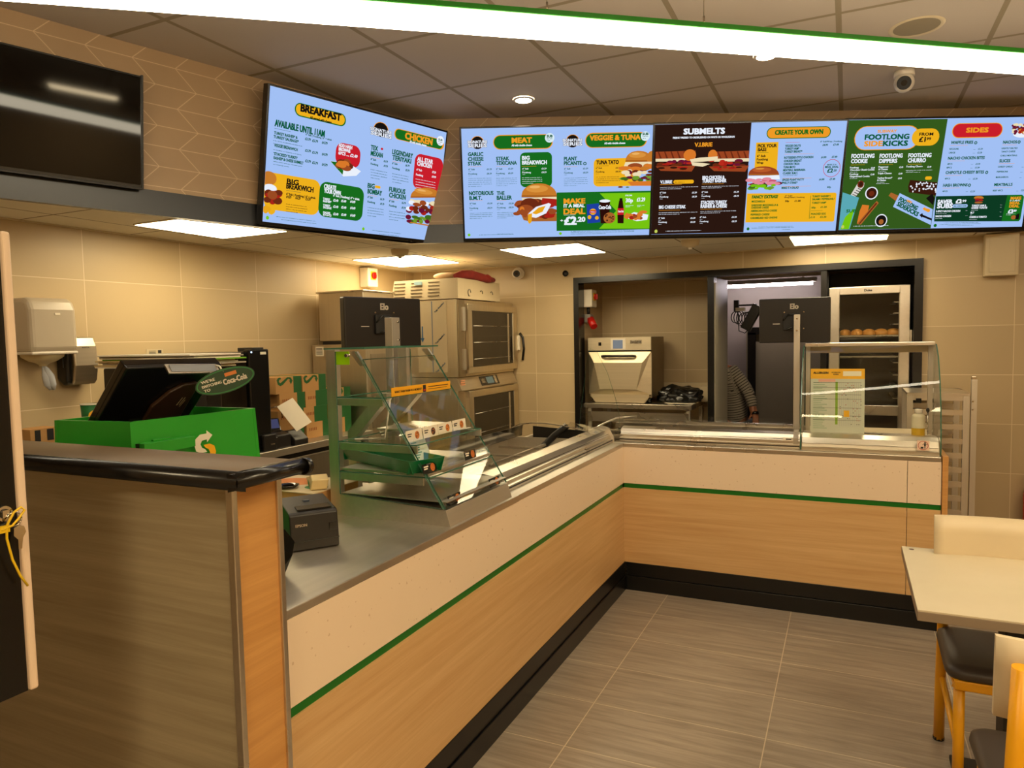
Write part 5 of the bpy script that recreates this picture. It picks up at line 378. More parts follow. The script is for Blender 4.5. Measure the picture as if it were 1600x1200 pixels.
('G',[(0.0,0.2),(82.9,0.4),(80.3,89.9),(0.0,89.8)],'gbg'),('R',5.9,5.1,61.1,24.4,'o',17),('R',6.6,5.7,60.1,23.8,'bg',16),('T',25.1,10.5,16.1,2.37,'SUBWAY','o',1),('T',14.9,15.8,37.2,4.15,'FOOTLONG','gt',2),('T',14.9,21.1,15.3,4.15,'SIDE','o',2),('T',30.8,21.1,20.8,4.15,'KICKS','gt',2),('R',54.5,7.8,77.7,21.5,'y',14),('T',60.6,13.4,11.7,2.37,'FROM','k',1),('T',61.0,18.3,5.3,3.95,'£1','k',1),('T',66.4,17.0,4.5,2.17,'.99','k',1),('T',5.1,30.5,19.3,3.36,'FOOTLONG','w',1),('T',5.2,34.6,13.8,3.36,'COOKIE','w',1),('L',5.1,36.2,17.2,0.29,'y'),('T',29.1,30.7,19.3,3.36,'FOOTLONG','w',1),('T',29.2,34.8,15.1,3.36,'DIPPERS','w',1),('L',29.1,36.4,41.2,0.29,'y'),('T',53.5,30.7,19.4,3.36,'FOOTLONG','w',1),('T',53.6,34.8,15.1,3.36,'CHURRO','w',1),('L',53.5,36.4,65.6,0.29,'y'),('T',4.8,38.9,7.3,1.48,'Footlong','w',1),('T',5.0,40.8,20.8,1.48,'Chocolate Chunk Cookie','w',1),('D',5.2,42.1,11.6,0.49,'w'),('T',22.7,39.4,3.2,1.38,'£2.49','w',1),('T',5.0,44.2,7.3,1.48,'Footlong','w',1),('T',5.2,46.1,17.0,1.48,'Gingerbread Cookie','w',1),('D',5.4,47.3,11.8,0.49,'w'),('T',22.9,44.7,3.2,1.38,'£2.49','w',1),('T',29.0,38.7,8.2,1.48,'Pepperoni','w',1),('T',29.2,40.6,7.9,1.48,'& Cheese','w',1),('D',29.3,41.9,35.8,0.49,'w'),('T',46.8,39.2,3.2,1.38,'£2.49','w',1),('T',28.9,44.0,11.9,1.48,'Triple Cheese','w',1),('D',29.3,47.2,35.7,0.49,'w'),('T',46.8,44.5,3.2,1.38,'£2.49','w',1),('T',29.0,47.8,12.8,1.48,'Turkey Breast*','w',1),('T',29.2,49.6,7.4,1.48,'& Cheese','w',1),('D',29.3,50.9,35.7,0.49,'w'),('T',46.8,48.3,3.2,1.38,'£2.49','w',1),('T',52.9,38.8,13.7,1.48,'Footlong Churro','w',1),('D',53.3,41.9,59.7,0.49,'w'),('T',70.8,39.3,3.2,1.38,'£2.49','w',1),('D',28.6,51.9,39.7,0.59,'w'),('D',52.6,41.5,75.6,0.59,'w'),('D',52.8,43.1,65.4,0.59,'w'),('R',70.0,46.5,75.8,49.3,'y',5),('G',[(0.0,75.1),(13.8,48.9),(18.3,50.9),(18.2,53.8),(1.6,76.1)],'wrapw'),('G',[(0.8,69.2),(4.4,71.0),(4.2,71.6),(0.5,69.8)],'k'),('G',[(2.2,67.6),(5.8,69.5),(5.6,70.0),(1.9,68.2)],'k'),('G',[(3.6,66.0),(7.2,67.9),(7.1,68.4),(3.3,66.6)],'k'),('G',[(5.0,64.4),(8.6,66.3),(8.5,66.9),(4.8,65.0)],'k'),('G',[(6.4,62.8),(10.0,64.7),(9.9,65.3),(6.2,63.4)],'k'),('G',[(7.8,61.3),(11.4,63.1),(11.3,63.7),(7.6,61.8)],'k'),('G',[(9.2,59.7),(12.8,61.5),(12.7,62.1),(9.0,60.2)],'k'),('G',[(10.6,58.1),(14.2,59.9),(14.1,60.5),(10.4,58.7)],'k'),('G',[(12.0,56.5),(15.6,58.3),(15.5,58.9),(11.8,57.1)],'k'),('G',[(13.4,54.9),(17.0,56.7),(16.9,57.3),(13.2,55.5)],'k'),('E',15.2,52.0,2.8,3.0,'meat2',0),('E',15.4,52.0,1.6,2.0,'choc',0),('G',[(0.5,58.4),(15.0,63.1),(9.6,89.4),(0.1,89.6),(0.1,77.0)],'teal'),('G',[(12.2,71.4),(8.9,89.4),(1.5,89.4),(4.6,79.1)],'lm'),('T',5.2,75.2,8.5,2.57,'SUB','gd',1),('E',25.4,59.5,5.5,5.3,'w',0),('E',25.4,59.5,4.5,4.4,'choc',0),('E',25.5,59.8,2.3,2.2,'meat2',0),('E',36.3,82.6,5.3,5.5,'w',0),('E',36.3,82.6,4.5,4.6,'k',0),('E',36.4,83.6,2.1,2.2,'bun2',0),('G',[(16.7,74.4),(18.5,69.0),(24.5,69.6),(23.5,77.5),(16.4,85.2),(15.5,84.2)],'org'),('G',[(30.6,66.0),(32.5,67.8),(19.1,85.7),(15.3,85.0)],'bun2'),('G',[(30.1,67.3),(31.3,68.3),(18.0,85.2),(16.9,85.0)],'meat2'),('G',[(56.3,54.5),(57.3,49.2),(81.0,51.6),(81.2,62.6),(57.5,59.4)],'choc'),('E',80.0,52.9,0.7,0.5,'w',0),('E',80.3,58.1,0.8,0.6,'w',0),('E',60.9,58.7,0.6,0.8,'w',0),('E',58.7,54.4,0.8,0.7,'w',0),('E',68.0,52.5,0.7,0.6,'w',0),('E',78.3,55.0,0.7,0.7,'w',0),('E',77.1,57.0,0.7,0.8,'w',0),('E',73.4,56.7,0.7,0.5,'w',0),('E',77.8,53.5,0.6,0.7,'w',0),('E',63.6,54.7,0.7,0.7,'w',0),('E',69.8,56.8,0.8,0.8,'w',0),('E',75.3,54.6,0.7,0.8,'w',0),('E',63.4,53.0,0.8,0.8,'w',0),('E',69.3,52.1,0.7,0.6,'w',0),('E',69.6,56.6,0.8,0.6,'w',0),('E',74.6,55.2,0.9,0.5,'w',0),('E',74.4,56.5,0.7,0.5,'w',0),('E',66.5,51.4,0.6,0.6,'w',0),('E',70.6,52.2,0.6,0.6,'w',0),('E',80.7,59.5,0.7,0.5,'w',0),('E',76.3,56.7,0.7,0.6,'w',0),('E',75.9,52.6,0.7,0.8,'w',0),('E',68.3,53.7,0.7,0.5,'w',0),('E',66.3,58.3,0.6,0.6,'w',0),('E',80.2,57.1,0.7,0.8,'w',0),('E',66.2,56.7,0.6,0.6,'w',0),('E',72.6,54.4,0.9,0.8,'w',0),('E',60.0,55.8,0.6,0.8,'w',0),('E',71.7,51.5,0.5,0.8,'w',0),('E',63.2,52.0,0.5,0.5,'w',0),('E',65.4,52.5,0.9,0.7,'w',0),('E',71.8,57.1,0.9,0.5,'w',0),('E',62.6,57.0,0.7,0.7,'w',0),('E',72.7,52.3,0.5,0.6,'w',0),('G',[(40.3,61.9),(42.1,59.2),(49.3,62.2),(48.3,67.1)],'bun2'),('G',[(72.9,64.6),(77.8,60.8),(80.4,64.7),(79.8,70.6)],'k'),('G',[(49.7,59.9),(80.0,73.9),(80.0,87.1),(45.2,71.2)],'bg'),('TR',48.1,70.0,21.3,3.6,'SIDEKICKS','gt',-27),('TR',49.3,66.1,18.5,3.6,'FOOTLONG','gt',-27),('TR',56.4,66.5,5.0,1.6,'SUBWAY','o',-27),('G',[(70.9,73.2),(73.2,71.7),(73.3,72.7),(77.4,73.7),(77.9,75.5),(76.4,76.4),(73.6,75.0),(73.1,75.0)],'o'),('G',[(69.0,78.5),(71.4,76.9),(72.0,78.3),(80.4,81.8),(80.2,83.4),(71.7,80.1),(71.4,80.9)],'k'),('D',12.5,87.1,43.2,0.69,'w'),('E',3.4,87.3,1.3,1.4,'ly',0),('R',87.8,4.1,130.6,15.9,'o',14),('R',88.5,4.7,129.9,15.3,'r',13),('T',99.9,11.5,18.5,3.76,'SIDES','o',2),('E',147.3,13.4,7.5,3.0,'w',0),('E',145.7,9.8,1.7,1.4,'cream',0),('E',145.9,9.4,1.8,1.3,'org',0),('E',141.3,8.1,2.0,1.1,'bun',0),('E',150.4,8.6,1.6,1.4,'org',0),('E',141.6,8.4,1.9,0.7,'org',0),('E',148.8,12.4,1.5,1.4,'red2',0),('E',146.0,11.2,1.3,0.9,'wine',0),('E',147.5,8.3,2.1,1.0,'wine',0),('E',149.8,9.9,2.2,0.9,'bun',0),('E',145.0,9.8,2.1,0.9,'wine',0),('E',144.7,9.4,1.5,1.1,'meat2',0),('E',148.3,11.5,1.5,0.9,'bun',0),('E',141.4,12.6,1.3,1.4,'wine',0),('E',149.3,12.1,1.8,0.7,'bun',0),('E',140.4,6.2,2.1,1.1,'cream',0),('E',140.1,9.3,1.8,1.0,'meat2',0),('E',147.9,10.8,1.8,1.2,'meat2',0),('E',140.0,10.2,1.9,0.8,'cream',0),('E',141.4,6.2,2.0,1.4,'cream',0),('E',139.8,11.9,1.3,0.9,'cream',0),('E',142.6,8.0,1.6,0.9,'wine',0),('E',147.0,10.0,2.2,1.1,'red2',0),('E',139.6,6.7,2.1,1.1,'wine',0),('E',144.9,6.1,1.6,1.1,'cream',0),('E',152.4,9.4,1.6,0.8,'cream',0),('E',146.0,12.1,1.9,1.0,'org',0),('E',148.2,6.9,2.3,0.8,'org',0),('E',140.7,6.0,2.0,0.9,'cream',0),('E',149.6,12.4,1.6,1.2,'cream',0),('E',150.9,11.1,1.2,1.2,'cream',0),('E',146.1,10.6,2.2,1.4,'org',0),('E',148.5,6.1,1.2,1.2,'red2',0),('E',140.3,8.0,2.0,0.8,'wine',0),('E',147.3,8.2,2.2,1.2,'wine',0),('E',148.1,7.0,2.1,1.0,'cream',0),('E',141.8,11.4,1.7,1.3,'wine',0),('E',152.2,11.5,1.8,0.9,'org',0),('E',147.8,10.5,2.1,1.1,'red2',0),('E',148.6,6.1,1.3,1.3,'red2',0),('E',145.4,12.1,1.6,1.2,'red2',0),('T',88.2,20.5,18.7,2.37,'WAFFLE FRIES','gt',1),('L',88.0,21.9,102.8,0.2,'o'),('T',87.5,33.1,31.1,2.37,'NACHO CHICKEN BITES','gt',1),('L',87.3,34.4,102.2,0.2,'o'),('T',87.0,44.8,32.8,2.37,'CHIPOTLE CHEESY BITES','gt',1),('L',86.7,46.2,101.6,0.2,'o'),('T',86.3,55.2,20.9,2.38,'HASH BROWNS','gt',1),('L',86.0,56.6,100.9,0.2,'o'),('T',132.5,20.9,11.7,2.38,'NACHOS','gt',1),('L',132.2,22.2,144.3,0.2,'o'),('T',131.7,36.0,9.2,2.38,'SLICES','gt',1),('L',131.4,37.3,144.9,0.2,'o'),('T',130.3,55.4,15.6,2.38,'MEATBALLS','gt',1),('L',130.1,56.8,145.6,0.2,'o'),('E',109.2,19.9,1.3,1.3,'gt',0),('E',109.2,19.9,0.6,0.6,'bg',0),('E',122.2,44.1,1.3,1.3,'gt',0),('E',122.2,44.1,0.6,0.6,'bg',0),('E',108.9,54.4,1.3,1.3,'gt',0),('E',108.9,54.4,0.6,0.6,'bg',0),('E',146.0,19.9,1.3,1.3,'gt',0),('E',146.0,19.9,0.6,0.6,'bg',0),('T',87.7,25.2,7.7,1.38,'REGULAR','gt',1),('L',107.9,25.4,109.8,0.29,'gt'),('T',112.0,25.6,3.8,1.39,'£2.29','gt',1),('T',87.6,28.2,5.3,1.38,'LARGE','gt',1),('L',107.8,28.3,109.7,0.29,'gt'),('T',111.9,28.6,3.8,1.39,'£2.29','gt',1),('T',87.4,37.4,4.3,1.39,'4PCS','gt',1),('L',107.6,37.5,109.5,0.29,'gt'),('T',111.7,37.8,3.8,1.39,'£2.29','gt',1),('T',87.3,40.3,4.3,1.39,'8PCS','gt',1),('L',107.5,40.5,109.4,0.29,'gt'),('T',111.6,40.7,3.8,1.39,'£2.29','gt',1),('T',86.9,49.3,4.5,1.39,'4PCS','gt',1),('L',107.1,49.5,109.0,0.3,'gt'),('T',111.2,49.8,3.8,1.39,'£2.29','gt',1),('T',86.2,59.7,4.5,1.39,'4PCS','gt',1),('L',106.4,59.9,108.3,0.3,'gt'),('T',110.5,60.2,3.8,1.39,'£2.29','gt',1),('T',132.0,25.4,13.4,1.39,'LIGHTLY SALTED','gt',1),('L',152.2,25.5,154.1,0.3,'gt'),('T',156.3,25.6,3.6,1.39,'£2.99','gt',1),('T',132.1,28.1,11.9,1.39,'TANGY CHEESE','gt',1),('L',152.3,28.3,154.2,0.3,'gt'),('T',156.4,28.3,3.6,1.39,'£2.99','gt',1),('T',131.8,31.3,14.5,1.39,'CHILLI MEATBALL','gt',1),('L',152.0,31.4,153.9,0.3,'gt'),('T',156.1,31.5,3.6,1.39,'£2.99','gt',1),('T',131.1,40.3,12.6,1.39,'CHEESY GARLIC','gt',1),('L',151.4,40.4,153.3,0.3,'gt'),('T',155.4,40.5,3.6,1.39,'£2.99','gt',1),('T',130.8,44.4,9.2,1.39,'PEPPERONI','gt',1),('L',151.0,44.6,152.9,0.3,'gt'),('T',155.1,44.6,3.6,1.39,'£2.99','gt',1),('T',130.7,48.9,10.7,1.39,'MARGHERITA','gt',1),('L',150.9,49.1,152.8,0.3,'gt'),('T',155.0,49.1,3.6,1.39,'£2.99','gt',1),('T',129.8,59.9,8.5,1.39,'BEEF 4PCS','gt',1),('L',150.1,60.1,151.9,0.3,'gt'),('T',154.1,60.1,3.6,1.39,'£2.99','gt',1),('G',[(81.2,63.0),(155.7,63.1),(157.6,64.7),(157.5,83.8),(156.2,85.3),(82.4,84.2)],'dg'),('G',[(142.9,63.1),(155.7,63.1),(157.6,64.7),(157.5,83.8),(156.2,85.3),(141.2,85.1)],'gd'),('T',83.4,69.1,12.6,3.17,'SAVER','w',2),('T',83.5,73.0,13.2,3.76,'SUBS','w',2),('T',99.2,69.2,4.7,3.37,'£2','w',2),('T',104.0,68.3,4.0,1.98,'.99','w',1),('R',96.7,70.1,109.8,72.9,'bg',4),('T',97.8,72.1,10.9,1.19,'ALL 6 INCH SUBS','gd',1),('T',83.0,76.4,20.9,1.58,'3-SPICY NACHO CHICKEN','w',1),('D',83.2,77.7,92.3,0.49,'w'),('D',108.6,75.6,110.3,0.39,'w'),('T',83.1,80.5,13.4,1.58,'NACHO CHICKEN','w',1),('D',83.2,81.9,89.1,0.49,'w'),('D',109.1,79.8,110.8,0.39,'w'),('T',113.4,72.2,12.4,1.59,'TURKEY HAM &','w',1),('D',113.5,73.6,119.0,0.49,'w'),('D',138.0,71.4,139.4,0.39,'w'),('T',113.4,74.1,13.6,1.59,'CHEESE TOASTIE','w',1),('D',113.5,75.5,119.5,0.49,'w'),('D',138.2,73.4,139.6,0.39,'w'),('T',113.2,78.1,3.0,1.59,'BLT','w',1),('D',113.3,79.4,114.7,0.49,'w'),('D',138.6,77.3,140.1,0.39,'w'),('T',112.8,81.8,14.9,1.59,'CHEESE & TOMATO','w',1),('D',112.9,83.2,119.5,0.49,'w'),('D',139.1,81.1,140.5,0.39,'w'),('G',[(114.3,65.5),(114.3,65.2),(114.4,64.7),(114.8,64.2),(115.3,63.9),(116.0,63.7),(116.9,63.5),(117.8,63.4),(118.8,63.5),(119.7,63.6),(120.6,63.7),(121.4,64.0),(122.0,64.4),(122.5,64.8),(122.8,65.3),(122.8,65.7)],'bun'),('E',120.5,66.4,1.5,0.7,'wine',0),('E',117.2,66.7,1.6,0.8,'red2',0),('E',117.3,66.1,1.9,0.8,'red2',0),('E',117.4,67.5,1.8,0.7,'wine',0),('E',117.7,66.0,1.6,0.7,'red2',0),('E',120.8,67.3,2.0,0.5,'red2',0),('E',120.0,66.8,1.2,0.5,'red2',0),('E',120.7,66.8,1.1,0.8,'red2',0),('E',118.9,68.9,3.6,0.8,'bun2',0),('T',146.2,66.9,9.0,2.38,'MAKE','o',2),('T',145.9,68.4,9.0,1.19,'IT A MEAL','w',1),('T',146.0,70.8,8.8,2.18,'MEAL','o',2),('T',146.1,73.5,8.5,2.38,'DEAL','o',2),('T',145.8,78.3,4.1,3.17,'£3','w',2),('T',149.9,77.2,3.0,1.78,'.89','w',1),('D',144.4,79.0,152.3,0.49,'w'),('D',144.5,80.0,148.8,0.49,'w'),('E',151.1,81.9,2.1,1.8,'bun2',0),('G',[(153.0,79.8),(156.0,78.4),(156.0,83.7),(153.0,83.5)],'k'),('E',83.8,87.6,1.4,1.4,'gd',0),('D',90.9,85.7,121.0,0.59,'gt'),('D',87.8,86.9,123.2,0.49,'gt'),('D',94.8,88.2,117.6,0.49,'gt'),],
}
# ================================================================== STRUCTURE
def inter(P, U, Q, V):
    d = U.x*V.y-U.y*V.x; r = Q-P; t = (r.x*V.y-r.y*V.x)/d; return P+U*t
KC = inter(PL, UL, PB, UB)                                   # where the two bulkhead faces meet
EL = inter(PL, UL, Vector((XL, 0, 0)), Vector((0, 1, 0)))    # bulkhead meets the left wall
EB = inter(PB, UB, Vector((0, YB, 0)), Vector((1, 0, 0)))    # bulkhead meets the back wall
struct(MB().box(XL-.1, XR+.1, YF-.1, 6.2, -.1, 0), 'floor', M_floor, 'grey brown wood effect floor tiles in straight rows')
struct(MB().box(XL-.1, XR+.1, YF-.1, YB+.1, ZCEIL, ZCEIL+.1), 'ceiling', M_ceil, 'main grid ceiling of square tiles')
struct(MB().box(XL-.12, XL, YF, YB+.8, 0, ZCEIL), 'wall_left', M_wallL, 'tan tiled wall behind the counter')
OX0, OX1, OZ = -.82, 1.70, 2.068
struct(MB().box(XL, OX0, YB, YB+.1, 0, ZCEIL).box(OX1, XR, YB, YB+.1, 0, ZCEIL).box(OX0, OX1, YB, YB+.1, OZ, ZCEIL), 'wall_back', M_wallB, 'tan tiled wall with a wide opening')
struct(MB().box(XR, XR+.1, YF, YB+.1, 0, ZCEIL), 'wall_right', M_plain)
struct(MB().box(XL, XR, YF-.1, YF, 0, ZCEIL), 'wall_front', M_plain)
lp = [Vector((XL, YB, ZLOW)), Vector((EB.x, YB, ZLOW)), Vector((KC.x, KC.y, ZLOW)), Vector((EL.x, EL.y, ZLOW))]
struct(MB().slab(lp, (0, 0, .025)), 'ceiling_low', M_low, 'lower grid ceiling over the counter')
def bulk(name, P, Q, N, P0, U, label, z0, z1, mats, proud=0.):
    mb = MB(); a = Vector((P.x, P.y, 0)); b = Vector((Q.x, Q.y, 0)); n = N*proud; k = -N*.03
    mb.slab([a+n+Vector((0, 0, z0)), b+n+Vector((0, 0, z0)), b+n+Vector((0, 0, z1)), a+n+Vector((0, 0, z1))], k-n)
    o = struct(mb, name, mats, label); uv = o.data.uv_layers.new(name='UVMap'); org = o.location
    for lo in o.data.loops:
        p = o.data.vertices[lo.vertex_index].co+org; uv.data[lo.index].uv = ((Vector((p.x, p.y, 0))-Vector((P0.x, P0.y, 0))).dot(U), p.z)
    return o
ZB = 2.343
bulk('wall_bulkhead_left', EL, KC, NL, PL, UL, 'slanted tan tiles on the left bulkhead', ZB, ZCEIL, M_chev)
bulk('wall_bulkhead_back', KC, EB, NB, PB, UB, 'slanted tan tiles on the bulkhead behind the menu screens', ZB, ZCEIL, M_chev)
bulk('trim_1', EL, KC, NL, PL, UL, 'black band along the foot of the left bulkhead', ZLOW-.004, ZB, M_band, .004)
bulk('trim_2', KC, EB, NB, PB, UB, 'black band along the foot of the rear bulkhead', ZLOW-.004, ZB, M_band, .004)
# wall angle strips where the low ceiling meets the walls
struct(MB().box(XL, XL+.022, EL.y, YB, ZLOW-.006, ZLOW), 'trim_3', M_offw)
struct(MB().box(XL+.022, EB.x, YB-.022, YB, ZLOW-.006, ZLOW), 'trim_4', M_offw)
# opening trim
fr = MB()
for x0, x1, z0, z1 in ((OX0-.027, OX0+.018, 0, OZ+.027), (OX1-.018, OX1+.036, 0, OZ+.027), (OX0+.018, OX1-.018, OZ-.02, OZ+.027)): fr.box(x0, x1, YB-.022, YB+.12, z0, z1)
fr.box(.263, .312, YB+.0, YB+.14, 0, OZ-.02).box(1.081, 1.121, YB, YB+.14, 0, OZ-.02)
struct(fr, 'trim_5', M_black, 'black frame around the wide opening in the back wall')
# alcoves behind the opening
YA = 2.136
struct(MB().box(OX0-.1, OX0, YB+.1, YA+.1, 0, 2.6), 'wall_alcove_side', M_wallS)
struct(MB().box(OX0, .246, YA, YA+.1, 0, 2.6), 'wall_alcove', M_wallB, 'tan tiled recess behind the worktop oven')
struct(MB().box(OX0-.1, 1.80, YB+.1, YA+.1, OZ+.0, OZ+.06), 'ceiling_alcove', M_plain)
struct(MB().box(.246, .285, YB+.14, 2.35, 0, 2.6), 'wall_passage_left', M_casing)
struct(MB().box(.312, .322, YB+.02, YB+.13, 0, 2.0), 'trim_6', M_casing, 'pale door casing beside the passage')
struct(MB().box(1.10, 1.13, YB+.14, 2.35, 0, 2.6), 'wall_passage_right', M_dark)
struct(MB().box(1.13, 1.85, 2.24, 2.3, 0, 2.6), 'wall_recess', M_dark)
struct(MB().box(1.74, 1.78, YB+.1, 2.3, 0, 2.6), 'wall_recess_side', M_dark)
# back room
M_room = pm('back room panels', '#9c8f86', .4); M_gdoor = pm('grey door', '#8f8268', .55)
struct(MB().box(-1.2, 3.0, 4.9, 5.0, 0, 3.), 'wall_backroom', M_room)
struct(MB().box(-1.2, -1.1, 2.3, 5.0, 0, 3.), 'wall_backroom_left', M_room)
struct(MB().box(3., 3.1, 2.3, 5.0, 0, 3.), 'wall_backroom_right', M_room)
struct(MB().box(-1.2, 3.1, 2.3, 5.0, 2.62, 2.7), 'ceiling_backroom', M_room)
struct(MB().box(.17, 1.5, 4.6, 4.9, 0, 1.66).box(.17, .27, 4.58, 4.6, 0, 1.66), 'wall_backroom_low', M_gdoor)
struct(MB().box(.19, .28, 4.56, 4.6, 0, 1.60).box(.19, 1.5, 4.56, 4.6, 1.58, 1.665), 'door_1', M_black, 'black frame of the grey door in the back room')

# ================================================================== LAMPS
M_bar = em('linear lamp diffuser', '#fff0d2', BAR); M_pan = em('light panel diffuser', '#ffeabd', PANEL); M_spot = em('downlight lens', '#ffe6c4', SPOT)
M_batten = em('batten tube', '#fdeef0', KITCHEN*3); M_fill = em('dining fill diffuser', '#ffe6b8', REAR_FILL)
bd = Vector((2.341, 1.803, 0)).normalized(); bc = Vector((.587, -1.743, 2.66)); bn = Vector((bd.y, -bd.x, 0))
def barseg(z0, z1, w, m, name, L0=-2.6, L1=2.35):
    mb = MB(); a = bc+bd*L0; b = bc+bd*L1; h = bn*(w/2)
    mb.slab([Vector((p.x, p.y, z0)) for p in (a-h, b-h, b+h, a+h)], (0, 0, z1-z0)); return mb.build(name, m, t, bevel=.004)
t = thing('linear_pendant_lamp', 'long bright linear lamp with green top hung on thin wires under the ceiling', 'lamp', tuple(bc))
barseg(2.63, 2.688, .062, M_bar, 'diffuser'); barseg(2.689, 2.71, .066, M_greenp, 'housing')
for x, y in ((.327, -1.973), (.786, -1.613), (-.9, -2.89), (2.0, -.65)):
    mb = MB().cyl((x, y, 2.70), (x, y, ZCEIL), .0013, n=6).cyl((x, y, 2.70), (x, y, 2.735), .004, n=8); mb.build('suspension_wire', M_chrome, t)
def clip(poly, P, N, d):
    out = []
    for i in range(len(poly)):
        a, b = poly[i], poly[(i+1) % len(poly)]; da = (a-P).dot(N)-d; db = (b-P).dot(N)-d
        if da <= 0: out.append(a)
        if (da < 0) != (db < 0) and da != db: out.append(a+(b-a)*(da/(da-db)))
    return out
for (x0, x1, y0, y1, lab) in ((-2.10, -1.495, -1.735, -1.14, 'lit square ceiling panel above the hand towel dispenser, cut by the bulkhead'), (-2.21, -1.625, .22, .88, 'lit square ceiling panel above the tall steel cabinet'),
                              (-.975, -.378, .28, .893, 'lit square ceiling panel in front of the wall corner, under the meat menu screen'), (.905, 1.505, .68, 1.285, 'lit square ceiling panel above the black framed opening, under the sides menu screen')):
    pl = [Vector((x, y, ZLOW)) for x, y in ((x0, y0), (x1, y0), (x1, y1), (x0, y1))]; pl = clip(pl, PL, NL, -.04) if x0 < -1.3 else clip(pl, PB, NB, -.04)
    cx = sum(p.x for p in pl)/len(pl); cy = sum(p.y for p in pl)/len(pl)
    t = thing('ceiling_light_panel', lab, 'ceiling light', (cx, cy, ZLOW), group='lit panels in the low ceiling')
    MB().slab([p+Vector((0, 0, -.006)) for p in pl], (0, 0, .006)).build('frame', M_offw, t)
    c = Vector((cx, cy, ZLOW)); MB().slab([c+(p-c)*.975+Vector((0, 0, -.008)) for p in pl], (0, 0, .0018)).build('diffuser', M_pan, t)
def downlight(x, y, lab):
    t = thing('downlight', lab, 'ceiling light', (x, y, ZCEIL), group='round downlights in the main ceiling')
    MB().lathe([(.048, -.001), (.062, -.001), (.066, -.006), (.066, 0)], (x, y, ZCEIL)).lathe([(.048, -.001), (.048, -.014), (.062, -.008)], (x, y, ZCEIL)).build('ring', M_white, t)
    MB().lathe([(0, -.016), (.03, -.0155), (.05, -.012), (.05, -.003)], (x, y, ZCEIL)).build('lens', M_spot, t)
sx = lambda x, k: k+.93*(x-k)
downlight(sx(-.623, CAM.x), sx(-.037, CAM.y), 'small round downlight between the breakfast and meat menu screens')
downlight(sx(.844, CAM.x), sx(-.06, CAM.y), 'small round downlight just below the linear lamp, right of the speaker-free middle tiles')
downlight(sx(-.573, CAM.x), sx(-1.54, CAM.y), 'small round downlight at the top edge of the photo above the linear lamp')
for x, y in ((2.35, -3.35), (.9, -5.3), (3.3, -4.7), (3.4, -2.2)):  # unseen fill panels, added to brighten the counter fronts from the dining side
    t = thing('dining_fill_panel', 'added square fill panel, unseen behind the viewer, brightening the counter fronts', 'ceiling light', (x, y, ZCEIL), group='added fill panels over the dining side')
    MB().box(x-.3, x+.3, y-.3, y+.3, ZCEIL-.008, ZCEIL-.002).build('diffuser', M_fill, t); MB().box(x-.31, x+.31, y-.31, y+.31, ZCEIL-.002, ZCEIL).build('frame', M_offw, t)
t = thing('batten_lamp', 'white tube lamp on the back room ceiling seen through the passage', 'lamp', (.4, 4.3, 2.14))
MB().box(-.15, .95, 4.27, 4.33, 2.155, 2.2).build('housing', M_white, t); MB().cyl((-.15, 4.3, 2.14), (.91, 4.3, 2.14), .019).build('tube', M_batten, t)
for x in (-.1, .8): MB().box(x, x+.02, 4.29, 4.31, 2.2, 2.62).build('hanger', M_white, t)

# speaker, detectors, cameras
t = thing('ceiling_speaker', 'round cream speaker grille set in the ceiling above the linear lamp', 'speaker', (sx(1.562, CAM.x), sx(-.073, CAM.y), ZCEIL)); c = Vector((sx(1.562, CAM.x), sx(-.073, CAM.y), ZCEIL))
M_grille = pm('speaker grille', '#8a7c62', .7); MB().lathe([(.098, -.002), (.112, -.006), (.118, 0)], c, 32).build('rim', M_offw, t); MB().lathe([(0, -.005), (.06, -.005), (.099, -.002)], c, 32).build('grille', M_grille, t)
def dome(name, c, n, lab, r=.045, face=None):
    c = Vector(c); t = thing(name, lab, 'security camera', tuple(c)); n = Vector(n).normalized()
    MB().cyl(c, c+n*.03, .05, .052, 24).build('base', M_white, t)
    f = (CAM-c).normalized() if face is None else Vector(face); q = c+n*.062
    MB().ell(q, r, r, r, n=20, k=12).build('housing', M_white, t)
    MB().cyl(q+f*.02, q+f*(r+.004), r*.72, r*.66, 24).build('lens_shroud', M_blackm, t); MB().cyl(q+f*(r+.002), q+f*(r+.006), r*.3, n=16).build('lens', M_darkglass, t)
dome('dome_camera', (sx(1.55, CAM.x), sx(.60, CAM.y), ZCEIL), (0, 0, -1), 'white turret camera on the ceiling above the sides menu screen', .052)
dome('dome_camera', (-1.355, YB, 2.165), (0, -1, -.15), 'white turret camera on the back wall right of the tall oven', .042)
def detector(x, y, lab):
    t = thing('smoke_detector', lab, 'smoke detector', (x, y, ZLOW)); c = (x, y, ZLOW)
    MB().lathe([(0, -.048), (.03, -.047), (.036, -.04), (.056, -.036), (.062, -.012), (.062, 0)], c).build('base', M_offw, t); MB().lathe([(0, -.062), (.012, -.06), (.014, -.048)], c).build('chamber', M_white, t)
detector(-1.578, -.063, 'white smoke detector on the low ceiling beside the light panel above the steel cabinet')
detector(.30, .60, 'white smoke detector on the low ceiling under the brown menu screen')
o = MB().lathe([(0, -.028), (.02, -.026), (.024, -.012), (.026, 0)], (0, 0, 0), 16).build('wall_sensor', M_blackm); o.location = (-.904, YB, 2.133); o.rotation_euler = (-pi/2, 0, 0)
o.rotation_euler = (pi/2*1, 0, 0); o.location = (-.904, YB-.028, 2.133)
tag(o, 'small dark round sensor on the back wall beside the opening corner', 'sensor')
t = thing('wall_junction_box', 'cream painted box high on the back wall right of the opening', 'box', (2.18, YB, 1.945))
MB().box(2.085, 2.275, YB-.085, YB, 1.945, 2.222).build('body', M_offw, t, bevel=.006); MB().box(2.108, 2.252, YB-.089, YB-.086, 1.97, 2.222-.03).build('cover', M_offw, t, bevel=.002)

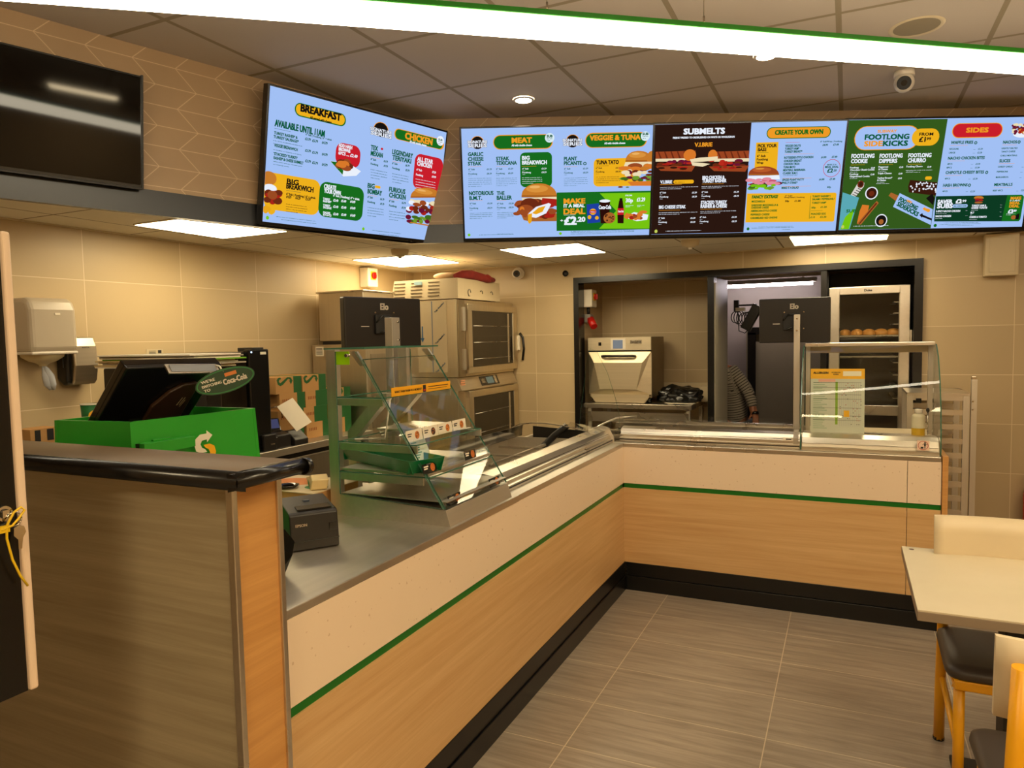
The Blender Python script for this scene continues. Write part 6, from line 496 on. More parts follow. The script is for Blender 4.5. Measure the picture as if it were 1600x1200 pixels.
# ================================================================== MENU SCREENS
CM = dict(gt='#0b5a3c', w='#eaf0fb', k='#161210', o='#ee9a25', y='#eeb01c', r='#c81e2a', rd='#b8202c', gd='#176b1d', lm='#76c411', bg='#a2c0f4', br='#2a1710', gbg='#34591c', bun='#c67a2a', bunh='#d9923c', bunl='#eab264', bund='#a8601e', bunr='#b85a2a', bun2='#a8642c', bun3='#9a4420', meat='#9a4a22',
          meat2='#6b2a14', org='#d8792a', red2='#a82218', red='#b82a1c', cream='#ecdcb4', wine='#6a1432', leaf='#3f6a1c', leaf2='#6f9a2c', egg='#e8a51c', choc='#3a1a0e', pink='#e08a9a', ham='#c85a72', blu='#1d3fa0', cola='#2a0d08',
          ly='#c3cf5a', lw='#d8ecf4', dg='#0d3a22', teal='#5aa8b4', wrapw='#d8d4cc')
RR = random.Random(5)
def frame_at(bc, yaw_, tilt):
    h = Vector((cos(yaw_), sin(yaw_), 0)); nn = Vector((sin(yaw_), -cos(yaw_), 0)); up = Vector((0, 0, cos(tilt)))+nn*sin(tilt); nz = nn*cos(tilt)-Vector((0, 0, sin(tilt)))
    return Matrix(((h.x, up.x, nz.x, bc[0]), (h.y, up.y, nz.y, bc[1]), (h.z, up.z, nz.z, bc[2]), (0, 0, 0, 1)))
def screen(bc, yaw_, tilt, W, items, lab, bg='bg'):
    t = thing('menu_screen', lab, 'screen', tuple(bc), group='menu screens above the counter'); M = frame_at(bc, yaw_, tilt); H = W*9/16; S = W/160
    MB(M).box(-W/2-.011, W/2+.011, -.019, H+.011, -.05, 0).build('bezel', M_black, t, bevel=.003)
    MB(M).box(-.2, .2, .27, H-.12, -.095, -.05).build('wall_bracket', M_blackm, t)
    ks = [bg]; mb = MB(M); mb.quad((-W/2, 0, .001), (W/2, 0, .001), (W/2, H, .001), (-W/2, H, .001))
    def mi(k):
        if k not in ks: ks.append(k)
        return ks.index(k)
    X = lambda u: -W/2+u*S
    Y = lambda v: H-v*S
    for q, it in enumerate(items):
        z = .0012+q*1e-5; k = it[0]
        if k == 'R':
            _, a, b, c, d, col, r = it
            if r < .3: mb.quad((X(a), Y(d), z), (X(c), Y(d), z), (X(c), Y(b), z), (X(a), Y(b), z), mi(col))
            else:
                r = min(r, (c-a)/2-.01, (d-b)/2-.01); pts = []
                for cx, cy, a0 in ((c-r, b+r, 0), (a+r, b+r, 90), (a+r, d-r, 180), (c-r, d-r, 270)):
                    for i in range(6): tt = radians(a0+90*i/5); pts.append((X(cx+r*cos(tt)), Y(cy-r*sin(tt)), z))
                mb.add(pts, [tuple(range(len(pts)))], mi(col))
        elif k == 'E':
            _, cx, cy, rx, ry, col, rot = it; pts = [(cx+rx*cos(2*pi*i/18), cy-ry*sin(2*pi*i/18)) for i in range(18)]
            pts = [(X(min(160, max(0, a))), Y(min(90, max(0, b))), z) for a, b in pts]; mb.add(pts, [tuple(range(18))], mi(col))
        elif k == 'G': mb.add([(X(a), Y(b), z) for a, b in it[1]], [tuple(range(len(it[1])))], mi(it[2]))
        elif k == 'T':
            _, a, b, wd, cp, s, col, bold = it
            if a+wd <= 160: text(mb, s, (X(a), Y(b), z), (1, 0, 0), (0, 1, 0), wd*S, cp*S, mi(col), bold)
        elif k == 'L': _, a, b, c, hh, col = it; c = min(c, 160); hh = max(.2, hh*.7); mb.quad((X(a), Y(b), z), (X(c), Y(b), z), (X(c), Y(b-hh), z), (X(a), Y(b-hh), z), mi(col))
        elif k == 'TR':
            _, a, b, wd, cp, s, col, rot = it; text(mb, s, (X(a), Y(b), z), (1, 0, 0), (0, 1, 0), wd*S, cp*S, mi(col), 2, radians(rot))
        elif k == 'D':
            _, a, b, c, hh, col = it; u = a; c = min(c, 160)
            m_ = mi(col)
            while u < c-.2:
                e = min(c, u+RR.uniform(.35, .8)); q_ = hh*RR.uniform(.42, .62); mb.quad((X(u), Y(b), z), (X(e), Y(b), z), (X(e), Y(b-q_), z), (X(u), Y(b-q_), z), m_); u = e+(.22 if RR.random() < .75 else .6)
    mb.build('display', [em('screen '+k, CM[k]) for k in ks], t, merge=False, recalc=False)
    return t
def onB(s, off=.06): p = PB+UB*s+NB*off; return p.x, p.y
x, y = (PL+UL*1.7724+NL*.06)[:2]
screen((x, y, 2.2467), radians(72.66), radians(11.4), 1.2246, MENUS['s0'], 'menu screen headed BREAKFAST and CHICKEN on the left bulkhead')
for k, s, z, lab in (('s1', .853, 2.2418, 'menu screen headed MEAT and VEGGIE & TUNA'), ('s2', 2.0477, 2.2431, 'brown and blue menu screen headed SUBMELTS and CREATE YOUR OWN'), ('s3', 3.2445, 2.246, 'green and blue menu screen headed FOOTLONG SIDEKICKS and SIDES')):
    x, y = onB(s); screen((x, y, z), radians((25.41, 25.09, 25.7)[int(k[1])-1]), radians((13.4, 12.9, 11.)[int(k[1])-1]), 1.1815, MENUS[k], lab)
# switched-off television at the left
p = PL+UL*.105+NL*.04; M = frame_at((p.x, p.y, 2.335), radians(72.9), radians(7.)); t = thing('television', 'switched off black television on the left bulkhead', 'television', (p.x, p.y, 2.335))
MB(M).box(-.45, .45, 0, .505, -.035, 0).build('casing', M_black, t, bevel=.003)
MB(M).quad((-.443, .015, .001), (.443, .015, .001), (.443, .498, .001), (-.443, .498, .001)).build('screen', pm('dark screen', '#060505', .05, Specular_IOR_Level=.25), t)
MB(M).box(-.455, -.447, -.004, .509, -.03, .003).box(.447, .455, -.004, .509, -.03, .003).box(-.455, .455, -.006, .002, -.03, .003).build('rim', M_dark, t)
# ================================================================== COUNTERS
ZT, ZA, ZG1, ZG0, ZK = .93, .904, .677, .648, .175
t = thing('service_counter', 'long counter running towards the viewer with cream upper panel, green stripe and oak laminate base', 'counter', (-.4, -1.5, 0), group='counter fronts')
Y0, Y1 = -2.995, 0.
MB().box(-.022, 0, Y0, Y1, ZG1, ZA).build('upper_panel', M_cream, t); MB().box(-.03, -.006, Y0, Y1, ZG0, ZG1).build('green_stripe', M_green, t)
MB().box(-.022, 0, Y0, Y1, ZK, ZG0).build('lower_panel', M_wood, t)
MB().box(-.05, .004, Y0, Y1, .092, ZK).box(-.05, .012, Y0, Y1, 0, .09).build('kickplate', M_kick, t, bevel=.002)
MB().box(-.78, -.024, Y0+.02, .7, .1, .72).build('carcass', M_steelx, t)
MB().box(-.80, -.775, Y0+.02, .72, .1, .90).box(-1.0, -.98, -2.1, -1.6, .5, .9).build('rear_panel', M_steelv, t)
wt = MB().box(-1.0, 0, Y0+.005, -1.58, ZA, ZT).box(-1.36, -1.0, Y0+.005, -2.13, ZA, ZT).box(-.075, 0, -1.58, -.0, ZA, ZT); wt.build('worktop', M_steelh, t, bevel=.003)
MB().box(-1.34, -.82, Y0+.02, -2.15, .1, ZA).build('till_cupboard', M_steelv, t)
t = thing('service_counter', 'short back counter with cream panels, green stripe and oak base ending at the tray trolley', 'counter', (.9, .35, 0), group='counter fronts')
WB = 1.715
MB().box(0, 1.557, 0, .022, ZG1, ZA).build('upper_panel', M_cream, t); MB().box(1.56, WB, 0, .022, ZG1, ZA).build('upper_panel', M_cream, t)
MB().box(-.0, WB, .006, .03, ZG0, ZG1).build('green_stripe', M_green, t)
MB().box(0, 1.557, 0, .022, ZK, ZG0).build('lower_panel', M_wood, t); MB().box(1.56, WB, 0, .022, ZK, ZG0).build('lower_panel', M_wood, t)
MB().box(.012, WB+.03, -.004, .05, .092, ZK).box(.012, WB+.03, -.012, .05, 0, .09).build('kickplate', M_kick, t, bevel=.002)
MB().box(WB+.003, WB+.03, -.01, .74, .0, .937).build('end_panel', M_woodend, t, bevel=.002)
MB().box(.0, WB, .024, .72, .1, .72).build('carcass', M_steelx, t)
MB().box(-.075, WB, 0, .085, ZA, ZT).box(1.03, WB, .085, .72, ZA, ZT).build('worktop', M_steelx, t, bevel=.003)

# salad units with aluminium rails and low glass
def rail_profile(s): return [(s*.07, .931), (s*.07, .954), (s*.084, .957), (s*.084, .972), (s*.094, .974), (s*.1, .99), (s*.108, 1.008), (s*.165, 1.018), (s*.19, 1.012), (s*.19, .931)]
t = thing('salad_unit', 'chilled salad counter unit with pale aluminium rail and clear glass cover beside the pastry cabinet', 'salad unit', (-.4, -.8, .72))
MB().prism(rail_profile(-1), 1, -1.60, -.005, 0).build('front_rail', M_alu, t)
for a, b in ((-.062, .945), (-.09, .98)): MB().box(a-.012, a-.006, -1.6, -.005, b-.004, b+.002).build('rail_groove', M_dark, t)
MB().prism([(-.06, .931), (-.06, .96), (-.09, 1.02), (-.14, 1.036), (-.195, 1.02), (-.2, .931)], 1, -.004, .004, 0).build('rail_end_cap', M_steelv, t)
wl = MB().box(-.775, -.19, -1.58, -.06, .722, .73).box(-.775, -.765, -1.58, -.06, .73, .965).box(-.2, -.19, -1.58, -.06, .73, .95).box(-.775, -.19, -.07, -.06, .73, .95).box(-.775, -.19, -1.58, -1.57, .73, .95); wl.build('well', M_steelh, t)
MB().box(-.77, -.72, -1.58, -.06, .955, .972).build('rear_rail', M_steelh, t)
for yy in (-1.25, -.92, -.6, -.3): MB().box(-.72, -.2, yy-.006, yy+.006, .91, .922).build('pan_divider', M_steelx, t)
MB().box(-.49, -.475, -1.56, -.08, .905, .92).build('pan_rail', M_alu, t)
MB().slab([(-.655, -1.55, .965), (-.655, -.1, .965), (-.65, -.1, 1.032), (-.65, -1.55, 1.04)], (.005, 0, 0), 0, 1).build('rear_glass', [M_glass, M_chrome], t)
def arc_glass(name, y0, y1, par):
    mb = MB(); pts = [(-.665, 1.0), (-.655, 1.033), (-.60, 1.056), (-.52, 1.066), (-.42, 1.066), (-.31, 1.055), (-.2, 1.036), (-.1, 1.012)]
    for i in range(len(pts)-1):
        a, b = pts[i], pts[i+1]; mb.quad((a[0], y0, a[1]), (b[0], y0, b[1]), (b[0], y1, b[1]), (a[0], y1, a[1]), 0)
        mb.slab([(a[0], y0, a[1]-.003), (b[0], y0, b[1]-.003), (b[0], y0, b[1]+.003), (a[0], y0, a[1]+.003)], (0, .004, 0), 1)
    mb.build(name, [M_glass, M_gclear if False else M_alu], par)
arc_glass('cover_glass', -.24, -.06, t)
MB().tube([(-.54, -.12, .82), (-.50, -.10, .90), (-.43, -.08, .97), (-.35, -.06, 1.035)], .022, 8).build('stay_arm', M_dark, t)
MB().slab([(-.60, -.035, .94), (-.23, -.035, .93), (-.23, -.035, 1.0), (-.60, -.035, 1.02)], (0, .006, 0)).build('end_plate', M_dark, t)
t = thing('salad_unit', 'chilled salad counter unit along the back counter left of the glass case', 'salad unit', (.5, .4, .72))
MB().prism([(-p[0]*-1, p[1]) for p in rail_profile(1)], 0, -.045, 1.02, 0).build('front_rail', M_alux, t)
for a, b in ((.062, .945), (.09, .98)): MB().box(-.045, 1.02, a+.006, a+.012, b-.004, b+.002).build('rail_groove', M_dark, t)
MB().box(-.2, 1.02, .72, .728, .722, .73).box(-.2, 1.02, .19, .2, .73, .95).box(-.2, 1.02, .72, .73, .73, .95).box(-.2, -.19, .2, .72, .73, .95).box(1.01, 1.02, .2, .72, .73, .95).box(-.2, 1.02, .2, .72, .722, .73).build('well', M_steelx, t)
MB().box(-.22, 1.02, .56, .62, .955, .985).box(-.22, 1.02, .60, .62, .985, 1.005).build('rear_rail', M_steelx, t)
MB().slab([(-.23, .612, 1.005), (1.01, .612, 1.005), (1.01, .605, 1.042), (-.23, .605, 1.036)], (0, .005, 0), 0, 1).build('rear_glass', [M_glass, M_chrome], t)
MB().prism([(.075, .93), (.075, .99), (.11, 1.022), (.16, 1.03), (.2, 1.02), (.2, .93)], 0, .985, 1.01, 0).build('rail_end_cap', M_steelv, t)
MB().box(-.2, 1.0, .33, .345, .90, .915).build('pan_rail', M_alux, t)
for xx in (.1, .4, .7): MB().box(xx-.006, xx+.006, .2, .56, .905, .917).build('pan_divider', M_steelv, t)
MB().box(-.3, -.05, .28, .30, .96, .972).tube([(-.30, .2, .955), (-.24, .3, 1.0), (-.17, .42, 1.035), (-.05, .5, 1.04)], .007, 8).build('stay_arm', M_alu, t)
t = thing('glass_screen', 'clear upright glass end screen at the corner between the two counters', 'glass screen', (-.25, .3, .93))
MB().slab([(-.335, .10, .96), (-.055, .10, .96), (-.055, .10, 1.09), (-.08, .10, 1.2), (-.13, .10, 1.36), (-.2, .10, 1.5), (-.245, .10, 1.52), (-.27, .10, 1.42), (-.31, .10, 1.15)], (0, .006, 0), 0, 1).build('pane', [M_glass, M_gedge], t)
MB().box(-.34, -.05, .095, .111, .945, .965).build('foot_channel', M_alu, t)
t = thing('sticker', 'small white and red sticker on the aluminium rail of the back salad unit', 'sticker', (.965, .06, .975)); MB().box(.93, .995, .0835, .0845, .974, .99).build('label', M_paper, t); MB().box(.945, .975, .0825, .0835, .979, .985).build('print', M_black, t)

# ---------------------------------------------------------------- till end partition
t = thing('partition', 'waist high till partition with grey oak front, oak end and dark rounded bar top', 'partition', (-.8, -3.08, 0))
MB().box(-1.75, .014, -3.15, -3.0, .08, 1.285).build('front_panel', M_woodp, t); MB().box(.0, .022, -3.135, -3.012, .08, 1.285).build('end_panel', M_woodend, t)
MB().box(-1.75, .028, -3.155, -2.998, 0, .08).build('plinth', M_kick, t)
MB().box(.014, .034, -3.156, -3.14, .08, 1.285).build('corner_trim', M_alu, t, bevel=.002); MB().box(.004, .029, -3.012, -2.996, .08, 1.285).build('corner_trim', M_alu, t, bevel=.002)
pr = [(-3.185, 1.286), (-3.2, 1.290), (-3.212, 1.3), (-3.214, 1.31), (-3.208, 1.32), (-3.193, 1.326), (-3.02, 1.326), (-3.005, 1.322), (-3.0, 1.31), (-3.005, 1.29), (-3.02, 1.286)]
MB().prism(pr, 0, -1.8, .085, 0, True).build('bar_top', pm('dark laminate top', '#6a5841', .4), t, bevel=.0)
e = MB(); pe = [(.085, 1.286), (.102, 1.29), (.113, 1.298), (.116, 1.308), (.113, 1.318), (.1, 1.325), (.085, 1.326)]
e.prism(pe, 1, -3.214, -3.0, 0, True).cyl((.1, -3.0, 1.306), (.1, -2.985, 1.306), .02); e.build('bar_edge', M_black, t)
MB().prism([(-3.19, 1.285), (-3.203, 1.288), (-3.2155, 1.298), (-3.2175, 1.31), (-3.211, 1.3215), (-3.195, 1.3275), (-3.19, 1.3275)], 0, -1.8, .112, 0, True).build('bar_edge', M_black, t)

# ---------------------------------------------------------------- black cabinet with keys
t = thing('black_cabinet', 'tall black cabinet with pale rounded edge and keys in its lock, left border', 'cabinet', (-.2, -4., 0))
MB().box(-.26, -.15, -4.5, -3.5, .945, 1.812).build('body', M_black, t)
MB().box(-.20, -.141, -3.5, -3.484, .945, 1.814).build('edge_trim', pm('pale trim', '#e6cdb2', .45), t, bevel=.005, seg=3)
MB().box(-.24, -.17, -4.15, -4.0, .03, .945).box(-.4, 0, -4.3, -3.85, 0, .03).build('stand', M_blackm, t)
lk = MB().cyl((-.15, -3.527, 1.295), (-.138, -3.527, 1.295), .014).build('lock', M_chrome, t); MB().cyl((-.138, -3.527, 1.295), (-.135, -3.527, 1.295), .009).build('lock_core', M_darkglass, lk)
for z in (1.76, 1.745): MB().cyl((-.15, -3.51, z), (-.1475, -3.51, z), .0022, n=8).build('screw', M_chrome, t)
t = thing('key_set', 'chrome key on a ring with yellow plastic tie hanging from the black cabinet lock', 'keys', (-.13, -3.51, 1.25))
MB().box(-.137, -.134, -3.533, -3.521, 1.288, 1.302).build('key', M_chrome, t)
MB().tube([(-.132, -3.515+.013*cos(a), 1.283+.013*sin(a)) for a in [i*pi/8 for i in range(17)]], .0014, 6).build('ring', M_chrome, t)
k = MB(); k.prism([(-3.517, 1.266), (-3.509, 1.27), (-3.499, 1.266), (-3.496, 1.255), (-3.502, 1.245), (-3.505, 1.225), (-3.511, 1.225), (-3.511, 1.243), (-3.518, 1.252)], 0, -.133, -.131); k.build('key', M_chrome, t)
MB().tube([(-.13, -3.54, 1.268), (-.13, -3.52, 1.272), (-.13, -3.506, 1.285), (-.13, -3.497, 1.296), (-.13, -3.503, 1.303), (-.13, -3.516, 1.296), (-.13, -3.53, 1.274), (-.13, -3.531, 1.25), (-.13, -3.524, 1.21), (-.13, -3.512, 1.175), (-.13, -3.5, 1.152)], .0022, 6).build('yellow_tie', M_yel, t)
MB().box(-.134, -.129, -3.545, -3.525, 1.262, 1.275).build('tie_head', M_yel, t)

# ================================================================== PASTRY CABINET on the counter
yc0, yc1 = -2.13, -1.615
t = thing('pastry_cabinet', 'sloping glass pastry display cabinet with steel base and posts on the steel worktop', 'display cabinet', (-.28, -1.87, ZT))
MB().prism([(-.012, ZT), (-.03, .988), (-.5, 1.012), (-.5, ZT)], 1, yc0, yc1).build('base', M_steelh, t, bevel=.001)
MB().box(-.56, -.03, yc0, yc1, 1.0, 1.003).build('floor_plate', M_steelx, t) if False else None
for yy in (yc0, yc1-.03): MB().box(-.545, -.5, yy, yy+.03, ZT, 1.567).build('post', M_steelv, t, bevel=.001)
MB().slab([(-.037, yc0+.004, .99), (-.037, yc1-.004, .99), (-.378, yc1-.004, 1.528), (-.378, yc0+.004, 1.528)], (.005, 0, .0032), 0, 1).build('front_glass', [M_glassc, M_gedge], t)
sg = [(-.04, .992), (-.498, 1.014), (-.498, 1.56), (-.405, 1.56), (-.38, 1.527)]
for yy in (yc0-.003, yc1-.003):
    mb = MB(); mb.slab([(x, yy, z) for x, z in sg], (0, .006, 0), 0, 1); mb.build('side_glass', [M_glassc, M_gedge], t)
MB().slab([(-.55, yc0-.005, 1.568), (-.36, yc0-.005, 1.568), (-.36, yc1+.01, 1.568), (-.55, yc1+.01, 1.568)], (0, 0, .006), 0, 1).build('top_glass', [M_glassc, M_gedge], t)
for yy in (yc0, yc1-.012): MB().prism([(-.425, 1.56), (-.40, 1.56), (-.365, 1.512), (-.385, 1.505), (-.43, 1.555)], 1, yy, yy+.012).build('corner_bracket', M_alu, t)
MB().box(-.5, -.44, yc0+.006, yc0+.010, 1.51, 1.56).build('marker_strip', pm('lime acrylic', '#9fd60a', .3), t)
MB().cyl((-.445, yc0+.012, 1.545), (-.445, yc0-.006, 1.545), .007).build('screw', M_chrome, t)
for z, xf, nm in ((1.383, -.292, 0), (1.213, -.148, 0), (1.098, -.095, 1)):
    MB().slab([(-.5, yc0+.005, z), (xf, yc0+.005, z), (xf, yc1-.005, z), (-.5, yc1-.005, z)], (0, 0, .005), 0, 1).build('shelf', [M_glassc, M_gedge], t)
    for yy in (yc0+.004, yc1-.012): MB().box(-.505, xf-.0 if nm == 0 else xf-.03, yy, yy+.008, z-.028, z-.001).build('shelf_arm', M_steelh, t)
MB().box(-.5, -.105, yc0+.01, yc1-.01, 1.104, 1.113).build('steel_tray', M_steelh, t)
M_ticket = M_gclear
MB().slab([(-.125, yc0+.01, 1.118), (-.125, yc1-.01, 1.118), (-.112, yc1-.01, 1.150), (-.112, yc0+.01, 1.150)], (.002, 0, 0)).build('ticket_strip', M_gclear, t)
MB().slab([(-.052, yc0+.01, .994), (-.052, yc1-.01, .994), (-.062, yc1-.01, 1.022), (-.062, yc0+.01, 1.022)], (.002, 0, 0)).build('ticket_strip', M_gclear, t)
for yy in (-1.90, -1.67): MB().prism([(-.62, .93), (-.58, .93), (-.58, 1.2), (-.42, 1.36), (-.42, 1.385), (-.46, 1.385), (-.62, 1.225)], 1, yy-.018, yy+.018).build('rear_support', M_steelv, t)
MB().box(-.50, -.03, yc0+.012, yc1-.012, 1.013, 1.016).build('cabinet_floor', M_steelh, t)
# on the shelves
t = thing('baking_tray', 'green ribbed plastic tray on the middle shelf of the pastry cabinet', 'tray', (-.4, -2.0, 1.114))
tr = MB(); Mx = Matrix.Translation((-.37, -1.99, 1.114)) @ Matrix.Rotation(radians(-24), 4, 'Z')
tr.M = Mx; tr.box(-.23, .25, -.06, .06, 0, .004)
for a, b, c, d in ((-.25, -.225, -.072, .072), (.245, .27, -.072, .072)): tr.prism([(a if a < 0 else b, .05), (b if a < 0 else a, .0), ((b if a < 0 else a)+.004, 0), ((a if a < 0 else b)+.004, .05)], 1, c, d)
for s in (-1, 1): tr.slab([(-.25, s*.06, 0), (.27, s*.06, 0), (.27, s*.078, .05), (-.25, s*.078, .05)], (0, .003, .001))
tr.build('body', pm('green tray plastic', '#0b6a3a', .35), t)
rb = MB(Mx)
for i in range(16): rb.box(-.2+i*.028, -.188+i*.028, -.055, .05, .004, .012)
rb.build('ribs', pm('green tray rib', '#1d7d4d', .35), t)
def card(name, c, w, h, yaw_, tilt, bg, draw, lab, group=None, cat='price card'):
    M = frame_at(c, yaw_, tilt); t = thing(name, lab, cat, tuple(c), group=group); MB(M).box(-w/2, w/2, 0, h, -.0015, 0).build('card', bg, t)
    mb = MB(M); ms = draw(mb); 
    if ms: mb.build('print', ms, t, recalc=False, merge=False)
    return t
M_orange = pm('cookie print', '#c9742a', .6); M_ink = pm('ink', '#1a1612', .6); M_choc = pm('chocolate print', '#3b1c0e', .6); M_inkg = pm('green ink', '#2f7d3a', .6); M_inkr = pm('red ink', '#b8402c', .6)
def cookie(dot, dark):
    def d(mb):
        mb.cyl((.018, .02, .0003), (.018, .02, .0008), .015, n=18, m=0)
        for i in range(7): a = i*.9; mb.cyl((.018+.009*cos(a), .02+.009*sin(a*1.3), .0008), (.018+.009*cos(a), .02+.009*sin(a*1.3), .0012), .0022, n=6, m=1)
        for y, wd in ((.026, .028), (.018, .022)): mb.box(-.045, -.045+wd, y, y+.004, .0002, .0006, 2)
        return [dot, dark, M_ink if dark is not M_white else M_paper]
    return d
FACE = radians(90)
for i, (yy, dt, nm) in enumerate(((-2.07, M_orange, 'nearest'), (-1.955, M_choc, 'second nearest'), (-1.845, M_orange, 'third nearest'), (-1.73, M_orange, 'farthest'))):
    card('cookie_card', (-.19, yy, 1.224), .108, .042, FACE, -.12, M_paper, cookie(dt, M_choc if dt is M_orange else M_orange), 'white %s cookie card, %s of four on the upper glass shelf' % ('dark chocolate' if dt is M_choc else 'orange', nm), 'cookie cards on the upper glass shelf')
def blackcard(mb):
    mb.cyl((.02, .017, .0003), (.02, .017, .0008), .015, n=18, m=0)
    for i in range(6): a = i*1.05; mb.cyl((.02+.008*cos(a), .017+.008*sin(a), .0008), (.02+.008*cos(a), .017+.008*sin(a), .0012), .002, n=6, m=1)
    for y, wd in ((.022, .03), (.014, .024)): mb.box(-.038, -.038+wd, y, y+.005, .0002, .0006, 2)
    return [M_orange, M_red, M_paper]
for c, lab in (((-.108, -2.10, 1.116), 'near black cookie ticket on the middle shelf edge, in front of the green tray'), ((-.108, -1.79, 1.116), 'far black cookie ticket on the middle shelf edge'), ((-.046, -2.03, .992), 'near black cookie ticket on the bottom edge of the pastry cabinet'), ((-.046, -1.70, .992), 'far black cookie ticket on the bottom edge of the pastry cabinet')):
    card('cookie_ticket', c, .092, .035, FACE, -.2, M_black, blackcard, lab, 'black cookie tickets on the pastry cabinet')
def leaflet(mb):
    for i in range(7): mb.box(-.04, -.04+(.03, .045, .04, .035, .042, .03, .02)[i], .085-i*.01, .089-i*.01, .0002, .0006, 0)
    mb.cyl((.025, .02, .0002), (.025, .02, .0006), .016, n=14, m=1); return [M_inkg, M_orange]
card('offer_card', (-.2, -1.985, 1.125), .088, .11, radians(80), -.45, pm('pale green paper', '#d3d9b6', .7), leaflet, 'pale green leaflet leaning inside the pastry cabinet under the upper shelf', None, 'leaflet')
def strip(mb):
    text(mb, 'WANT THEM WARM IN A MOMENT?', (-.2, .012, .0004), (1, 0, 0), (0, 1, 0), .19, .009, 0, 1); mb.box(.0, .022, .002, .03, .0003, .0006, 1); mb.box(.003, .019, .006, .013, .0006, .0009, 2)
    mb.box(.04, .2, .019, .022, .0003, .0006, 0); mb.box(.04, .19, .010, .012, .0003, .0006, 0); return [M_ink, M_ink, M_red]
card('shelf_strip', (-.289, -1.85, 1.386), .44, .034, FACE, 0., pm('yellow card', '#f0aa10', .5), strip, 'yellow printed strip along the front of the top shelf', None, 'label')
t = thing('cake_lid', 'low clear plastic lid on the upper glass shelf behind the cookie cards', 'lid', (-.36, -1.80, 1.218))
MB().box(-.44, -.24, -1.95, -1.7, 1.219, 1.242).build('lid', M_gclear, t, bevel=.006); MB().box(-.445, -.235, -1.955, -1.695, 1.242, 1.248).build('rim', M_alu, t)
t = thing('napkin', 'white paper sheet lying on the upper glass shelf near its far end', 'paper', (-.27, -1.68, 1.219)); MB().slab([(-.34, -1.73, 1.219), (-.2, -1.72, 1.219), (-.19, -1.63, 1.219), (-.33, -1.64, 1.219)], (0, 0, .002)).build('sheet', M_paper, t)
t = thing('wire_stand', 'bent white wire stand on the upper glass shelf by the near post', 'stand', (-.4, -2.05, 1.218))
MB().tube([(-.30, -2.06, 1.386), (-.36, -2.02, 1.22), (-.46, -2.08, 1.22)], .003, 6).build('wire', M_white, t); MB().box(-.42, -.34, -2.1, -2.02, 1.218, 1.222).build('foot', M_gclear, t)

# monitors on poles
def monitor(c, yaw_, W, H, lab, pole, plate):
    M = frame_at(c, yaw_, 0.); t = thing('order_monitor', lab, 'monitor', tuple(c), group='staff order monitors')
    MB(M).box(-W/2, W/2, 0, H, -.04, -.0).build('casing', M_black if False else pm('monitor back', '#1c1713', .36), t, bevel=.006)
    MB(M).box(-W/2+.006, W/2-.006, .008, H-.006, -.043, -.04).build('screen', M_darkglass, t)
    mb = MB(M); text(mb, 'Elo', (-.022, H*.76, .0012), (1, 0, 0), (0, 1, 0), .046, .032, 0, 1); mb.box(-W*.3, -W*.2, H*.42, H*.435, .0008, .0014); mb.build('logo', M_white, t, recalc=False)
    mo = MB(M).box(-.06, .035, H*.28, H*.66, 0, .014).build('vesa_mount', M_blackm, t, bevel=.003)
    for dx in (-.055, .055):
        for dy in (-.05, .05): MB(M).cyl((dx, H/2+dy, 0), (dx, H/2+dy, .005), .004, n=10).build('screw', M_chrome, t)
    cb = MB(M); cb.tube([(-.06, H*.5, .018), (-.03, H*.64, .03), (.02, H*.6, .02), (.03, H*.4, .03), (-.04, H*.3, .02)], .004, 6); cb.build('cable', M_black, mo)
    for a in pole: MB().box(*a).build('pole', M_steelv, t, bevel=.002)
    for p in plate: MB().cyl(p[0], p[1], .005, n=10).build('bolt', M_chrome, t)
    return t
c = Vector((-.815, -1.355, 1.562))
monitor(c, radians(70.4), .455, .248, 'black touch monitor seen from behind above the pastry cabinet', [(-.600, -.560, -1.66, -1.60, .93, 1.70)], [((-.56, -1.62, 1.68), (-.553, -1.62, 1.68)), ((-.56, -1.62, 1.6), (-.553, -1.62, 1.6))])
monitor(Vector((.967, .372, 1.536)), radians(-1), .405, .27, 'black touch monitor seen from behind on a steel pole behind the glass case', [(.968, 1.004, .330, .342, .93, 1.705)], [((.986, .33, 1.68), (.986, .325, 1.68)), ((.986, .33, 1.61), (.986, .325, 1.61))])

# glass case on the back counter
t = thing('glass_case', 'tall glass display case with aluminium frame at the right end of the back counter', 'display case', (1.37, .25, ZT))
bx0, bx1 = 1.028, 1.712
prof = [(.030, .935), (.034, 1.05), (.06, 1.18), (.12, 1.32), (.22, 1.45), (.33, 1.517)]
fg = MB()
for i in range(len(prof)-1):
    a, b = prof[i], prof[i+1]; fg.quad((bx0, a[0], a[1]), (bx1, a[0], a[1]), (bx1, b[0], b[1]), (bx0, b[0], b[1]))
for f_ in range(len(fg.sm)): fg.sm[f_] = True
fg.build('front_glass', M_glass, t)
for xx in (bx0-.004, bx1-.002):
    mb = MB(); mb.slab([(xx, y, z) for y, z in prof]+[(xx, .62, 1.517), (xx, .62, .935)], (.006, 0, 0), 0, 1); mb.build('side_glass', [M_glass, M_gedge], t)
MB().box(bx0+.004, bx1-.004, .325, .42, 1.51, 1.532).build('top_rail', M_alux, t, bevel=.004)
MB().box(bx0+.02, bx1-.02, .42, .435, 1.47, 1.512).build('top_panel', M_offw, t)
for xx in (bx0+.006, bx1-.03): MB().slab([(xx, .40, .94), (xx, .43, .94), (xx, .43, 1.51), (xx, .40, 1.51)], (.024, 0, 0)).build('upright', M_steelv, t)
MB().prism([(.034, .931), (.034, .95), (.045, .953), (.048, .968), (.056, .97), (.07, 1.0), (.12, 1.018), (.3, 1.01), (.3, .931)], 0, bx0+.004, bx1-.004).build('plinth', M_alux, t)
